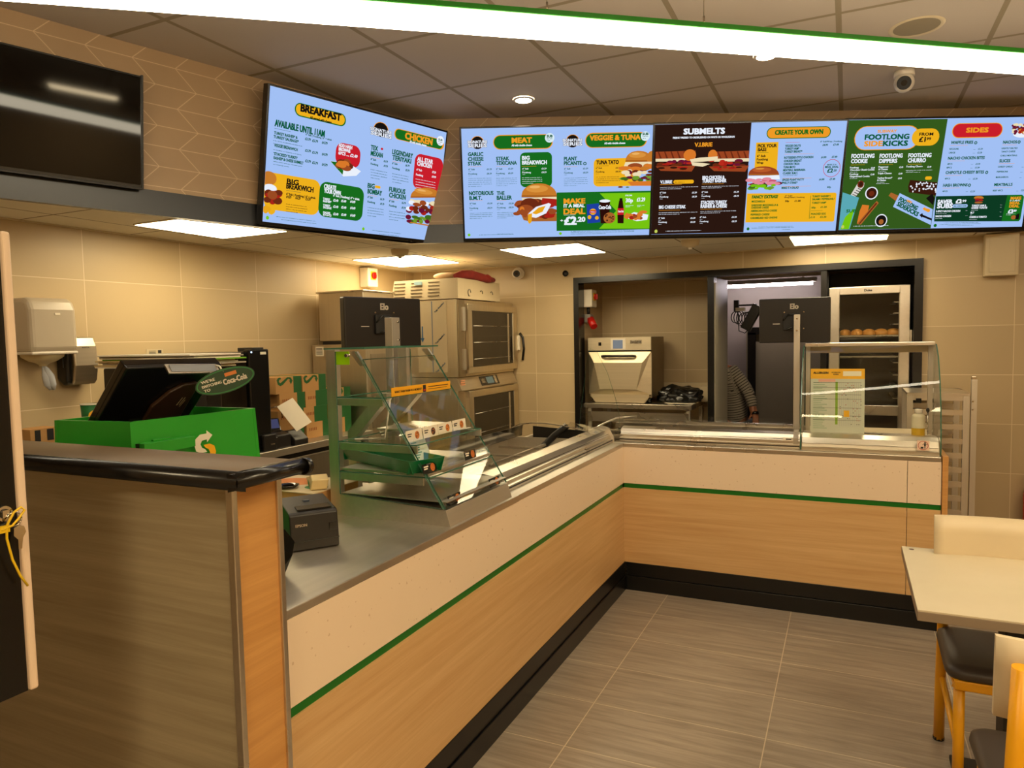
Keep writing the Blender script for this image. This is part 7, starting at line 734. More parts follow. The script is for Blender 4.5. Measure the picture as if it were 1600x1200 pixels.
MB().box(bx0+.01, bx1-.01, .30, .62, .931, 1.0).build('deck', M_offw, t)
# allergen poster
M = frame_at((1.212, .205, 1.012), radians(1), -.06); t = thing('allergen_poster', 'allergen chart with yellow heading standing inside the glass case', 'poster', (1.21, .2, 1.01))
MB(M).box(-.142, .142, 0, .372, -.002, 0).build('sheet', pm('poster paper', '#c9ccb4', .5), t)
mb = MB(M); mb.quad((-.142, .314, .0004), (.142, .314, .0004), (.142, .372, .0004), (-.142, .372, .0004), 0)
text(mb, 'ALLERGEN', (-.128, .343, .0008), (1, 0, 0), (0, 1, 0), .08, .012, 1, 2); text(mb, 'INFORMATION', (-.03, .348, .0008), (1, 0, 0), (0, 1, 0), .045, .006, 1, 1); text(mb, 'GUIDE', (-.022, .337, .0008), (1, 0, 0), (0, 1, 0), .028, .007, 1, 2)
mb.quad((.03, .33, .0008), (.125, .33, .0008), (.125, .358, .0008), (.03, .358, .0008), 2)
mb.quad((-.1, .296, .0006), (-.01, .296, .0006), (-.01, .312, .0006), (-.1, .312, .0006), 3)
for i in range(24):
    z_ = .29-i*.0115; mb.quad((-.128, z_, .0006), (-.128+(.05 if i % 5 else .03)+.012*(i % 3), z_, .0006), (-.128+(.05 if i % 5 else .03)+.012*(i % 3), z_+.0035, .0006), (-.128, z_+.0035, .0006), 4)
for z_ in (.292, .262, .222, .196, .145, .1, .075): mb.quad((-.128, z_, .0008), (.125, z_, .0008), (.125, z_+.0014, .0008), (-.128, z_+.0014, .0008), 1)
mb.quad((-.01, .05, .0006), (.003, .05, .0006), (.003, .296, .0006), (-.01, .296, .0006), 5)
for i in range(12): xx = .012+i*.0098; mb.quad((xx, .04, .0005), (xx+.0008, .04, .0005), (xx+.0008, .29, .0005), (xx, .29, .0005), 6)
rr = random.Random(3)
for i in range(46):
    xx = .012+rr.randrange(12)*.0098; z_ = .05+rr.randrange(22)*.0112; mb.quad((xx+.002, z_, .0009), (xx+.006, z_, .0009), (xx+.006, z_+.004, .0009), (xx+.002, z_+.004, .0009), (7, 7, 1)[i % 3])
mb.quad((.035, .095, .001), (.064, .095, .001), (.064, .132, .001), (.035, .132, .001), 0)
mb.build('print', [pm('poster yellow', '#f0b412', .5), M_ink, pm('poster cream', '#ece3c4', .5), pm('poster pink', '#e5a791', .5), pm('poster green text', '#8bab84', .5), pm('poster lime', '#86ac2c', .5), pm('poster grid', '#9a96a0', .5), M_inkr], t, recalc=False, merge=False)
# sauce bottle with a thin tap rod beside it
t = thing('sauce_bottle', 'translucent plastic bottle half full of yellow dressing in the glass case', 'bottle', (1.625, .25, 1.0))
MB().lathe([(0, 1.0), (.031, 1.0), (.033, 1.006), (.033, 1.115), (.031, 1.124), (.021, 1.13), (.021, 1.134)], (1.625, .25, 0)).build('body', pm('translucent plastic', '#d8cfae', .35), t)
MB().lathe([(.0335, 1.001), (.0337, 1.006), (.0337, 1.05), (.0332, 1.052)], (1.625, .25, 0)).build('dressing', pm('yellow dressing', '#c39a10', .3), t)
MB().cyl((1.625, .25, 1.134), (1.625, .25, 1.158), .0195).build('cap', M_white, t, bevel=.003)
t = thing('slicer_rod', 'thin upright steel rod with black knob beside the dressing bottle', 'rod', (1.67, .27, 1.0)); MB().cyl((1.672, .27, 1.005), (1.672, .27, 1.14), .0035).build('rod', M_chrome, t); MB().ell((1.672, .27, 1.15), .009, .009, .013).build('knob', M_black, t)
t = thing('sticker', 'round no leaning pictogram sticker on the front of the glass case', 'sticker', (1.63, .03, .985))
M = Matrix(((1, 0, 0, 1.632), (0, 0, -1, .0285), (0, 1, 0, .985), (0, 0, 0, 1)))
MB(M).box(-.029, .029, -.026, .026, -.0005, 0).build('backing', pm('sticker pink', '#e8cbb2', .5), t); mb = MB(M)
for i in range(28):
    a, b = 2*pi*i/28, 2*pi*(i+1)/28; mb.quad((.024*cos(a), .024*sin(a), .0004), (.024*cos(b), .024*sin(b), .0004), (.0215*cos(b), .0215*sin(b), .0004), (.0215*cos(a), .0215*sin(a), .0004), 0)
mb.quad((-.012, -.017, .0004), (.001, -.017, .0004), (.001, -.007, .0004), (-.012, -.007, .0004), 1); mb.cyl((.008, .016, .0003), (.008, .016, .0008), .0035, n=10, m=1)
mb.quad((.004, -.003, .0005), (.012, -.003, .0005), (.012, .012, .0005), (.004, .012, .0005), 1); mb.quad((.005, -.016, .0005), (.0072, -.016, .0005), (.0072, -.003, .0005), (.005, -.003, .0005), 1); mb.quad((.0088, -.016, .0005), (.011, -.016, .0005), (.011, -.003, .0005), (.0088, -.003, .0005), 1)
mb.quad((-.003, .002, .0005), (.004, .008, .0005), (.004, .011, .0005), (-.004, .004, .0005), 1); mb.quad((.012, .008, .0005), (.019, .003, .0005), (.02, .005, .0005), (.012, .011, .0005), 1)
mb.build('print', [M_red, M_ink], t, recalc=False)
# ================================================================== TILL CORNER
t = thing('till_housing', 'bright green till housing with arrow S emblem behind the till partition', 'till', (-.85, -2.6, ZT))
h0 = [(-.70, -2.85), (-.645, -2.40), (-1.0, -2.36), (-1.005, -2.885)]; h1 = [(-.672, -2.865), (-.625, -2.385), (-1.0, -2.34), (-1.005, -2.905)]
mb = MB()
for i in range(4):
    j = (i+1) % 4; a, b, c, d = h1[i], h1[j], h0[j], h0[i]
    cx = Vector((-.83, -2.62, 0)); A = [Vector((a[0], a[1], ZT)), Vector((b[0], b[1], ZT)), Vector((c[0], c[1], 1.368-(.006 if i == 1 else 0))), Vector((d[0], d[1], 1.368))]
    n = (cx-(A[0]+A[1])/2); n.z = 0; n = n.normalized()*.012; mb.slab(A, n)
mb.build('body', M_greenp, t)
MB().box(-1.0, -.68, -2.84, -2.42, ZT+.01, 1.3).build('inner_tray', M_dark, t)
mx = Vector((.055, .45, 0)).normalized(); mn = Vector((mx.y, -mx.x, 0)); bs = Vector((-.686, -2.857, 0))
M = Matrix(((mx.x, 0, mn.x, bs.x), (mx.y, 0, mn.y, bs.y), (0, 1, 0, 0), (0, 0, 0, 1)))
MB(M).prism([(.0, 1.262), (.0, 1.312), (.012, 1.312), (.03, 1.30), (.03, 1.262)], 0, .03, .2).build('ledge', M_greenp, t) if False else None
lg = MB(M); lg.slab([(.02, 1.262, 0), (.19, 1.272, 0), (.19, 1.305, 0), (.02, 1.302, 0)], (0, 0, .03)); lg.box(.06, .12, 1.303, 1.309, 0, .012); lg.build('ledge', M_greenp, t, bevel=.001)
em_ = MB(M); emblem(em_, (.235, 1.257, .014), (1, 0, 0), (0, 1, -.03), .105, 0, 1); em_.build('emblem', [M_paper, pm('emblem yellow', '#f0b012', .5)], t, recalc=False, merge=False)
# POS monitor leaning back
t = thing('till_monitor', 'black till monitor tilted back, standing in the green housing', 'monitor', (-.8, -2.65, 1.3))
bl, br_, tr_, tl_ = Vector((-.9, -2.83, 1.335)), Vector((-.9, -2.47, 1.335)), Vector((-.72, -2.47, 1.525)), Vector((-.72, -2.835, 1.53))
n = (br_-bl).cross(tl_-bl).normalized(); n = -n if n.x < 0 else n
MB().slab([bl-n*.04, br_-n*.04, tr_-n*.04, tl_-n*.04], n*.03).build('screen', M_darkglass, t, bevel=.004); MB().slab([bl, br_, tr_, tl_], -n*.022).build('casing', M_black, t, bevel=.004)
ex = (br_-bl).normalized(); ey = (tl_-bl).normalized(); lm = (bl+br_)/2+ey*.03
hmp = [(-.02, -.03), (-.02, .06), (.02, .125), (.06, .155), (.11, .16), (.125, .15), (.125, -.03)]
MB().slab([lm+ex*(a+.0)+ey*b for a, b in hmp], n*.014).build('cable_cover', pm('brown black plastic', '#3c2615', .35), t, bevel=.004)
lg = MB(); q = lm+n*.0147+ex*.075+ey*.06
for a in (0, .011): lg.slab([q+ex*a+ey*0, q+ex*(a+.002)+ey*0, q+ex*(a+.009)+ey*.035, q+ex*(a+.007)+ey*.035], n*.0006)
lg.slab([q+ex*.016+ey*-.01, q+ex*.018+ey*-.01, q+ex*.026+ey*.022, q+ex*.024+ey*.022], n*.0006); lg.build('logo', M_offw, t)
MB().box(-.93, -.88, -2.72, -2.58, 1.301, 1.37).build('foot', M_black, t)
t = thing('customer_display', 'slim grey customer display on the upper edge of the till monitor', 'display', (-.71, -2.6, 1.52))
a = Vector((-.712, -2.715, 1.534)); b = Vector((-.712, -2.51, 1.526)); MB().slab([a, b, b+Vector((.022, 0, -.03)), a+Vector((.022, 0, -.03))], (.006, 0, .005)).build('case', M_alu, t, bevel=.002)
MB().slab([a+Vector((.011, .012, .001)), b+Vector((.011, -.012, .001)), b+Vector((.025, -.012, -.021)), a+Vector((.025, .012, -.021))], (.001, 0, .001)).build('glass', pm('display glass', '#8e9298', .15), t)
t = thing('swing_tag', 'oval green hanging tag lettered Coca-Cola on the corner of the till monitor', 'tag', (-.63, -2.545, 1.45))
M = Matrix.Translation((-.625, -2.545, 1.478)) @ Matrix.Rotation(radians(96), 4, 'Z') @ Matrix.Rotation(radians(90), 4, 'X') @ Matrix.Rotation(radians(20), 4, 'Z') if False else None
exx = Vector((.18, .92, .20)).normalized(); nn = Vector((.95, -.25, .1)); nn = (nn-exx*nn.dot(exx)).normalized(); eyy = nn.cross(exx); oc = Vector((-.625, -2.545, 1.476))
def ov(rx, ry, z): return [oc+exx*(rx*cos(2*pi*i/32))+eyy*(ry*sin(2*pi*i/32))+nn*z for i in range(32)]
MB().slab(ov(.112, .041, 0), nn*.002).build('disc', pm('dark green card', '#1c3a1a', .5), t)
mb = MB(); rim = ov(.108, .038, .0026); rin = ov(.104, .035, .0026)
for i in range(32): mb.quad(rim[i], rim[(i+1) % 32], rin[(i+1) % 32], rin[i], 0)
for s, a, b, wd, hh, m in (("WE'RE", -.088, .010, .05, .0095, 1), ('SWITCHING', -.09, -.005, .072, .0095, 1), ('TO', -.086, -.019, .022, .0095, 1), ('Coca-Cola', -.012, -.013, .09, .019, 1)): text(mb, s, oc+exx*a+eyy*b+nn*.0027, exx, eyy, wd, hh, m, 1)
p0 = oc+exx*.0+eyy*.012+nn*.0027; mb.quad(p0, p0+exx*.045, p0+exx*.045+eyy*.012, p0+eyy*.012, 2); mb.build('print', [M_inkg, M_paper, M_orange], t, recalc=False, merge=False)
MB().tube([oc+eyy*.03, oc+eyy*.05-nn*.01, (-.715, -2.50, 1.525)], .003, 6).build('tie', M_paper, t)
t = thing('till_printer', 'black box shaped till unit behind the tilted monitor', 'printer', (-1.13, -2.37, ZT)); MB().box(-1.31, -1.02, -2.5, -2.2, ZT+.002, 1.513).build('body', M_black, t, bevel=.006); MB().box(-1.02, -1.017, -2.42, -2.28, 1.35, 1.40).build('slot', M_dark, t)
rr = random.Random(4)
for i in range(9):
    z = 1.5135+i*.0055; dx = rr.uniform(-.02, .02); dy = rr.uniform(-.015, .015); ang = rr.uniform(-.06, .06)
    M = Matrix.Translation((-1.09+dx, -2.36+dy, z)) @ Matrix.Rotation(ang, 4, 'Z'); o = MB(M).box(-.27, .22, -.12, .12, 0, .0052).build('paper_sheet', (M_paper, pm('buff paper', '#bfa673', .7), pm('grey paper', '#a49a88', .7), pm('lime paper', '#6fae22', .7))[(0, 1, 2, 0, 1, 3, 0, 2, 0)[i]])
    tag(o, 'loose paper %s in the stack on top of the black till unit' % ('top sheet', 'sheet')[i < 8] if i in (8,) else 'loose sheet of paper in the stack on the black till unit', 'paper', 'papers on the till unit')
    if i == 8: o['label'] = 'uppermost white sheet of the paper stack on the black till unit'

# wall dispensers
t = thing('towel_dispenser', 'translucent white centrefeed towel dispenser on the tiled wall', 'towel dispenser', (XL, -2.095, 1.45))
M_fog = pm('frosted plastic', '#b9ab94', .3)
MB().prism([(XL, 1.575), (XL+.215, 1.57), (XL+.225, 1.6), (XL+.222, 1.78), (XL+.205, 1.825), (XL+.17, 1.838), (XL, 1.838)], 1, -2.205, -1.975).build('cover', M_fog, t, bevel=.022, seg=3)
MB().box(XL, XL+.222, -2.203, -1.977, 1.563, 1.578).build('base_rim', M_white, t, bevel=.006)
MB().lathe([(.095, 1.566), (.09, 1.55), (.06, 1.53), (.03, 1.52), (.018, 1.51), (.016, 1.505)], (XL+.115, -2.09, 0)).build('nozzle', pm('cream nozzle', '#cdbb90', .5), t)
mb = MB(); 
for k, (dx, dy) in enumerate(((0, 0), (.01, .008), (-.008, .01))): mb.tube([(XL+.115, -2.09, 1.508), (XL+.118+dx, -2.087+dy*.5, 1.49), (XL+.12+dx, -2.083+dy*2, 1.455), (XL+.12+dx, -2.075+dy*2.2, 1.41), (XL+.12+dx, -2.065+dy*1.8, 1.385)], [.006, .012, .018, .017, .004], 8)
mb.build('towel_end', pm('blue white towel', '#b9bcc0', .8), t); MB().box(XL+.10, XL+.16, -1.974, -1.955, 1.705, 1.71).build('key_tab', M_dark, t)
MB().box(XL+.222, XL+.2255, -2.085, -2.06, 1.755, 1.765).build('badge', M_paper, t)
t = thing('soap_dispenser', 'steel and black soap dispenser on the tiled wall beside the towel dispenser', 'soap dispenser', (XL, -1.88, 1.39))
MB().prism([(XL, 1.43), (XL+.05, 1.395), (XL+.085, 1.41), (XL+.09, 1.6), (XL+.07, 1.64), (XL, 1.63)], 1, -1.955, -1.805).build('body', M_black, t, bevel=.012, seg=3)
mb = MB(); mb.prism([(XL+.078, 1.398), (XL+.100, 1.42), (XL+.116, 1.5), (XL+.108, 1.6), (XL+.088, 1.645), (XL+.072, 1.65)], 1, -1.93, -1.80); mb.build('front_cover', steel('soap steel', '#b3a48c', .4, axis=1), t, bevel=.014, seg=3)
mb = MB(); text(mb, 'SELECTA', (XL+.113, -1.885, 1.59), (0, 1, 0), (-.1, 0, 1), .04, .007); mb.build('lettering', M_dark, t, recalc=False)
MB().box(XL+.06, XL+.064, -1.958, -1.954, 1.49, 1.56).build('window', pm('grey window', '#5a5a58', .2), t)

# back counter against the left wall
t = thing('back_counter', 'steel back counter along the left tiled wall', 'counter', (-2.15, -1.8, 0))
MB().box(XL, -1.86, -3.6, -.06, .905, .95).build('worktop', M_steelh, t, bevel=.004); MB().box(XL, -1.9, -3.58, -.08, .1, .87).build('cupboard', M_steelv, t)
MB().box(-1.9, -1.885, -3.58, -.08, .12, .862).build('door', steel('door steel', '#b0a898', .38), t); MB().box(-1.91, -1.886, -3.58, -.08, .872, .903).build('shadow_gap', M_black, t)
MB().box(XL+.05, -1.95, -3.5, -.1, 0, .1).build('plinth', M_black, t)
zc = .95
t = thing('drinks_machine', 'tall black glossy drinks machine on the back counter behind the till', 'drinks machine', (-2.12, -1.33, zc))
MB().box(-2.38, -1.93, -1.62, -1.02, zc+.002, 1.548).build('body', M_black, t, bevel=.01); MB().box(-1.935, -1.905, -1.6, -1.2, 1.0, 1.53).build('front', M_darkglass, t, bevel=.004); MB().box(-1.935, -1.89, -1.19, -1.03, zc+.01, 1.562).build('column', M_black, t, bevel=.008)
MB().box(-2.02, -1.9, -1.15, -1.06, 1.549, 1.572).build('top_hatch', M_dark, t, bevel=.004); MB().cyl((-1.89, -1.17, 1.545), (-1.888, -1.17, 1.545), .005, n=10).build('blue_light', em('blue pilot light', '#bfd8ff', 3.), t); MB().box(-1.89, -1.888, -1.10, -1.055, 1.53, 1.545).build('badge', M_paper, t)
t = thing('notice_card', 'small cream printed card behind the top of the black drinks machine', 'card', (-2.3, -1.52, 1.56)); MB().box(-2.395, -2.391, -1.47, -1.36, zc+.01, 1.575).build('card', M_offw, t); mb = MB(); [mb.box(-2.391, -2.3905, -1.455, -1.41, 1.548+i*.007, 1.551+i*.007) for i in range(3)]; mb.box(-2.391, -2.3905, -1.395, -1.372, 1.55, 1.568); mb.build('print', M_ink, t)
# cup, carton, crate
t = thing('storage_crate', 'dark storage crate on the back counter below the green cup', 'crate', (-2.15, -2.15, zc)); MB().box(-2.33, -2.03, -2.4, -1.93, zc, 1.13).build('body', M_dark, t, bevel=.006); MB().box(-2.34, -2.02, -2.41, -1.92, 1.12, 1.14).build('rim', M_blackm, t)
t = thing('paper_cup', 'green paper cup with yellow arrow emblem beside the till monitor', 'cup', (-2.1, -2.02, 1.141))
MB().lathe([(0, 1.142), (.033, 1.142), (.0345, 1.146), (.045, 1.312), (.0425, 1.312), (.033, 1.15)], (-2.1, -2.02, 0)).build('body', pm('cup green', '#12622a', .5), t); MB().lathe([(.0435, 1.312), (.047, 1.314), (.047, 1.319), (.0435, 1.319)], (-2.1, -2.02, 0)).build('rim', M_paper, t)
em_ = MB(); emblem(em_, (-2.0575, -2.028, 1.248), (.25, 1, 0), (0, 0, 1), .085, 1, 0); em_.build('emblem', [M_paper, pm('emblem yellow', '#f0b012', .5)], t, recalc=False, merge=False)
t = thing('carton', 'small kraft carton with dark stripes behind the left end of the bar top', 'box', (-2.1, -2.25, 1.141)); MB().box(-2.2, -2.09, -2.32, -2.19, 1.142, 1.225).build('body', M_cardb, t); [MB().box(-2.09, -2.0885, p_, q_, 1.168, 1.22).build('stripe', M_ink, t) for p_, q_ in ((-2.30, -2.275), (-2.245, -2.215))]

# stacked take-away boxes
def snack_box(y, z, lab, kind):
    t = thing('snack_box', lab, 'box', (-2.14, y+.11, z), group='kraft and green boxes stacked on the back counter')
    MB().box(-2.28, -2.0, y, y+.16 if kind < 2 else y+.1, z, z+.106).build('kraft_face', M_cardb, t); MB().box(-2.28, -2.0005, y+(.16 if kind < 2 else .1), y+.235, z, z+.106).build('green_side', M_cardg, t)
    mb = MB(); x = -1.9993; Vy = Vector((0, 1, 0)); Vz = Vector((0, 0, 1))
    if kind == 0:
        o = Vector((x, y+.085, z+.07)); P = lambda pts: mb.add([o+Vy*a+Vz*b for a, b in pts], [tuple(range(len(pts)))])
        P([(-.075, .02), (-.06, .034), (-.04, .036), (-.035, .024), (-.05, .022), (-.055, .01), (-.045, 0), (-.03, .006), (.02, .034), (.045, .034), (.03, .025), (-.02, -.012), (-.045, -.02), (-.066, -.008)])
        P([(.03, .034), (.055, .03), (.066, .012), (.07, .012), (.052, -.014), (.036, .012), (.044, .012), (.042, .02), (.03, .022)])
    else:
        o = Vector((x, y+.06, z+.05))
        for k in range(5): a = -.035+k*.016; mb.add([o+Vy*a, o+Vy*(a+.009), o+Vy*(a+.009)+Vz*.02, o+Vy*a+Vz*.02], [(0, 1, 2, 3)], 1)
    mb.build('print', [M_cardg, pm('brown print', '#8a4a1e', .7)], t, recalc=False, merge=False)
bx = [(-.87, 3, 0, 'kraft and green snack box with S emblem, top row left of its stack'), (-.625, 3, 0, 'kraft and green snack box with S emblem, top row beside the cabinet post'), (-.84, 2, 1, 'kraft snack box second row down, behind the card terminals'), (-.60, 2, 2, 'kraft snack box second row down with wide green side'),
      (-.86, 1, 1, 'kraft snack box third row down behind the white card'), (-.62, 1, 2, 'kraft snack box third row down with dark base'), (-.86, 0, 1, 'kraft snack box bottom row behind the white card'), (-.60, 0, 1, 'kraft snack box bottom row beside the cabinet post'),
      (-.36, 2, 0, 'kraft snack box with S emblem seen through the pastry cabinet glass'), (-.36, 1, 2, 'green sided snack box in the middle seen through the pastry cabinet'), (-.36, 0, 1, 'snack box at the bottom seen through the pastry cabinet')]
for y, r, kd, lab in bx: snack_box(y, zc+.001+r*.1065, lab, kd)

# card terminals and plain card
t = thing('card_terminal', 'black card payment terminal with small tilted screen on the back counter', 'card terminal', (-1.93, -.97, zc))
MB().prism([(-1.88, zc+.001), (-1.88, 1.03), (-1.95, 1.05), (-1.99, 1.045), (-1.99, zc+.001)], 1, -1.0, -.88).build('base', M_dark, t, bevel=.006); M = frame_at((-1.95, -.955, 1.05), radians(62), -.5); MB(M).box(-.05, .05, 0, .09, -.02, 0).build('head', M_black, t, bevel=.006); MB(M).box(-.035, .04, .02, .08, 0, .001).build('screen', em('terminal screen', '#5a5c86', .5), t)
MB().tube([(-1.96, -1.0, 1.0), (-1.99, -1.02, 1.1), (-1.98, -.97, 1.19), (-1.97, -.87, 1.2), (-1.99, -.83, 1.12)], .003, 6).build('cable', M_black, t)
t = thing('receipt_printer', 'low dark grey printer on the back counter beside the drinks machine', 'printer', (-1.93, -1.06, zc)); MB().prism([(-1.875, zc+.001), (-1.875, 1.02), (-1.9, 1.045), (-1.99, 1.05), (-1.99, zc+.001)], 1, -1.015+.0, -1.003).build('end', M_dark, t) ; MB().box(-1.888, -1.865, -1.12, -1.02, zc+.001, 1.05).build('body', M_dark, t, bevel=.006); MB().box(-1.865, -1.863, -1.07, -1.04, .985, .993).build('badge', M_alu, t)
t = thing('card_cradle', 'black cradle holding a blank cream card on the back counter', 'cradle', (-1.9, -.8, zc)); MB().prism([(-1.865, zc+.001), (-1.865, .985), (-1.93, 1.04), (-1.97, 1.04), (-1.97, zc+.001)], 1, -.86, -.74).build('base', M_dark, t, bevel=.005)
t = thing('blank_card', 'blank cream card leaning in the black cradle', 'card', (-1.9, -.84, 1.0)); a = Vector((-1.885, -.825, 1.035)); u1 = Vector((.01, .13, .045)); u2 = Vector((-.06, -.10, .165)); MB().slab([a, a+u1, a+u1+u2, a+u2], (.002, 0, .001)).build('card', M_paper, t)

# steel cabinet (ice maker) and notices
t = thing('ice_maker', 'tall two part brushed steel cabinet in front of the oven', 'ice maker', (-2.15, .18, 0))
MB().box(-2.42, -1.92, -.03, .40, .1, 1.575).build('bin', steel('dull steel', '#c4b8a0', .42), t, bevel=.006); MB().box(-2.36, -1.945, -.01, .38, 1.6, 1.965).build('head', steel('dull steel head', '#cabea8', .4), t, bevel=.006); MB().box(-2.34, -1.96, -.0, .37, 1.575, 1.6).build('plinth', M_dark, t)
MB().box(-2.375, -1.935, -.02, .39, 1.958, 1.972).build('lid', M_steelx, t, bevel=.003); mb = MB(); mb.box(-2.385, -2.31, -.0325, -.0305, 1.49, 1.56, 0); [mb.box(-2.378, -2.32, -.0335, -.0325, 1.5+i*.009, 1.504+i*.009, 1) for i in range(6)]; mb.build('label', [M_paper, M_ink], t)
for y in (.12,): MB().box(-1.92, -1.914, y-.1, y+.24, .95, 1.5).build('door', steel('door steel', '#b0a898', .38), t)
MB().box(-2.4, -2.38, -.02, 0, 0, .1).box(-1.96, -1.94, -.02, 0, 0, .1).box(-2.4, -2.38, .36, .38, 0, .1).box(-1.96, -1.94, .36, .38, 0, .1).build('feet', M_black, t)

def isolator(loc, ax, lab, s=1.):
    t = thing('isolator_switch', lab, 'switch', loc, group='rotary isolator switches'); x, y, z = loc
    M = Matrix.Translation(loc) @ Matrix.Rotation(ax, 4, 'Z') @ Matrix.Scale(s, 4)
    MB(M).box(0, .09, -.07, .07, 0, .16).build('enclosure', M_white, t, bevel=.008); MB(M).box(.09, .093, -.035, .035, .06, .13).build('plate', M_yel, t)
    kb = MB(M).cyl((.093, 0, .095), (.11, 0, .095), .027).build('knob', M_red, t); MB(M).box(.11, .122, -.006, .006, .07, .12).build('grip', M_red, kb); return t
isolator((XL, .70, 2.05), 0, 'isolator switch with red and yellow knob on the left wall above the steel cabinet')
isolator((OX0, 1.66, 1.85), 0, 'white isolator switch with red and yellow knob inside the left of the opening', .95)
t = thing('red_plug', 'red industrial plug and grey socket below the isolator in the opening', 'socket', (OX0, 1.66, 1.7)); MB().box(OX0, OX0+.06, 1.62, 1.7, 1.72, 1.79).build('socket', pm('grey socket', '#77736c', .5), t, bevel=.006); MB().cyl((OX0+.05, 1.65, 1.745), (OX0+.10, 1.60, 1.68), .035, .03).build('plug', M_red, t); MB().cyl((OX0+.03, 1.66, 1.79), (OX0+.03, 1.66, 1.86), .014).build('conduit', M_blackm, t)

# ================================================================== OVENS
xo, y0, y1 = -1.395, .425, 1.43
t = thing('combi_oven', 'two stacked steel convection ovens with glass doors against the left wall', 'oven', (-1.87, .93, 0))
MB().box(-2.4, xo-.02, y0, y1, 1.305, 1.9).build('upper_body', steel('oven steel', '#d2c4a8', .38), t, bevel=.003); MB().box(-2.4, xo-.02, y0, y1, .55, 1.2).build('lower_body', steel('oven steel', '#d2c4a8', .38), t, bevel=.003)
MB().prism([(xo-.02, 1.2), (xo+.012, 1.205), (xo-.03, 1.3), (-2.4, 1.305), (-2.4, 1.2)], 1, y0, y1).build('control_panel', steel('panel steel', '#cdc0a8', .38, axis=1), t)
pn = Vector((.095, 0, .042)).normalized(); pu = Vector((-.042, 0, .095)).normalized(); pc = Vector((xo+.012-.005, .93, 1.213))
M = Matrix(((0, pu.x, pn.x, pc.x), (1, pu.y, pn.y, pc.y), (0, pu.z, pn.z, pc.z), (0, 0, 0, 1)))
dp = MB(M).box(-.16, .16, .005, .085, 0, .004).build('display', M_black, t); MB(M).box(-.05, .07, .018, .074, .004, .005).build('screen', em('oven screen', '#8a9078', .55), dp); mb = MB(M); text(mb, 'MIX', (-.14, .03, .0045), (1, 0, 0), (0, 1, 0), .06, .035); mb.box(.09, .13, .015, .08, .004, .0046); mb.build('icons', M_alu, dp, recalc=False)
def odoor(nm, z0, z1):
    d = MB().box(xo-.02, xo+.02, .535, 1.43, z0, z1)
    fr = MB(); a, b, c, e_ = .535, 1.43, z0, z1
    for q in ((a, b, c, c+.05), (a, b, e_-.05, e_), (a, a+.07, c+.05, e_-.05), (b-.08, b, c+.05, e_-.05)): fr.box(xo-.02, xo+.02, q[0], q[1], q[2], q[3])
    o = fr.build(nm, steel('door frame steel', '#d8cbb0', .38), t, bevel=.004); MB().box(xo-.012, xo+.012, a+.07, b-.08, c+.05, e_-.05).build('door_glass', M_darkglass, o)
    rk = MB()
    for i in range(3): z = c+.11+i*(e_-c-.2)/2.6; rk.cyl((xo+.0135, a+.1, z), (xo+.0135, b-.14, z), .002, n=6)
    rk.build('rack_lines', M_steelx, o); MB().box(xo+.0125, xo+.0135, b-.18, b-.15, c+.06, e_-.06).build('inner_strip', M_steelv, o)
odoor('upper_door', 1.328, 1.866); odoor('lower_door', .58, 1.192)
for z0, z1 in ((1.36, 1.52), (1.66, 1.84)): MB().box(xo-.02, xo+.01, y0+.05, y0+.09, z0, z1).build('hinge', M_steelv, t)
MB().box(xo-.018, xo-.005, y0+.01, .53, 1.31, 1.895).build('hinge_post', steel('oven post', '#a4957a', .38), t)
hd = MB().box(xo+.0, xo+.04, 1.432, 1.448, 1.49, 1.62).build('handle_bracket', M_white, t); MB().tube([(xo+.04, 1.445, 1.64), (xo+.065, 1.45, 1.6), (xo+.072, 1.455, 1.5), (xo+.06, 1.45, 1.4)], .011, 8).build('handle', M_black, hd)
hb = MB(); hb.slab([(-2.0, y0-.004, 1.905), (xo+.0, y0-.004, 1.905), (xo-.01, y0+.012, 2.06), (-1.975, y0+.012, 2.06)], (0, .72, 0)); hb.build('hood', M_film, t)
v = MB()
for i in range(5):
    for j in range(3): x0 = -1.97+j*.155; v.box(x0, x0+.1, y0-.004+.003*i-.003, y0-.002+.003*i, 1.93+i*.026, 1.935+i*.026)
v.build('vents', pm('vent shadow', '#6b5c42', .6), t); MB().box(-1.78, -1.71, y0-.006, y0, 2.02, 2.045).build('blue_sticker', pm('pale blue sticker', '#8aa5a8', .5), t)
f = MB(); f.box(-1.76, -1.50, y0-.003, y0-.0005, 1.345, 1.89); f.build('protective_film', M_film, t)
f = MB(); f.box(-1.63, -1.626, y0-.005, y0-.003, 1.345, 1.89); f.box(-1.722, -1.712, y0-.005, y0-.003, 1.6, 1.70); f.add([(-1.735, y0-.005, 1.61), (-1.699, y0-.005, 1.61), (-1.717, y0-.005, 1.575)], [(0, 1, 2)])
for zz in (1.86, 1.62, 1.40):
    text(f, 'Top Steelfoil', (-1.6, y0-.004, zz-.06), (.75, 0, .66), (-.66, 0, .75), .11, .012)
f.build('film_print', M_blue, t, recalc=False)
ic = MB(); xh = xo+.003
for yy in (.6, .8, .98):
    ic.tube([(xh+.0, yy+.022*cos(a), 1.955+.026*sin(a)) for a in [i*pi/5 for i in range(9 if yy == .6 else 5)]], .003, 5)
ic.build('hood_print', pm('film ink', '#5d5a50', .5), t)
for x in (-2.3, -1.5):
    for y in (.5, 1.35): MB().cyl((x, y, 0), (x, y, .55), .02).build('leg', M_steelv, t)
mb = MB(); [mb.box(xo-.008, xo-.004, y0+.02, .51, 1.226+i*.016, 1.236+i*.016) for i in range(4)]; mb.build('rating_label', pm('orange label', '#c98b62', .6), t)
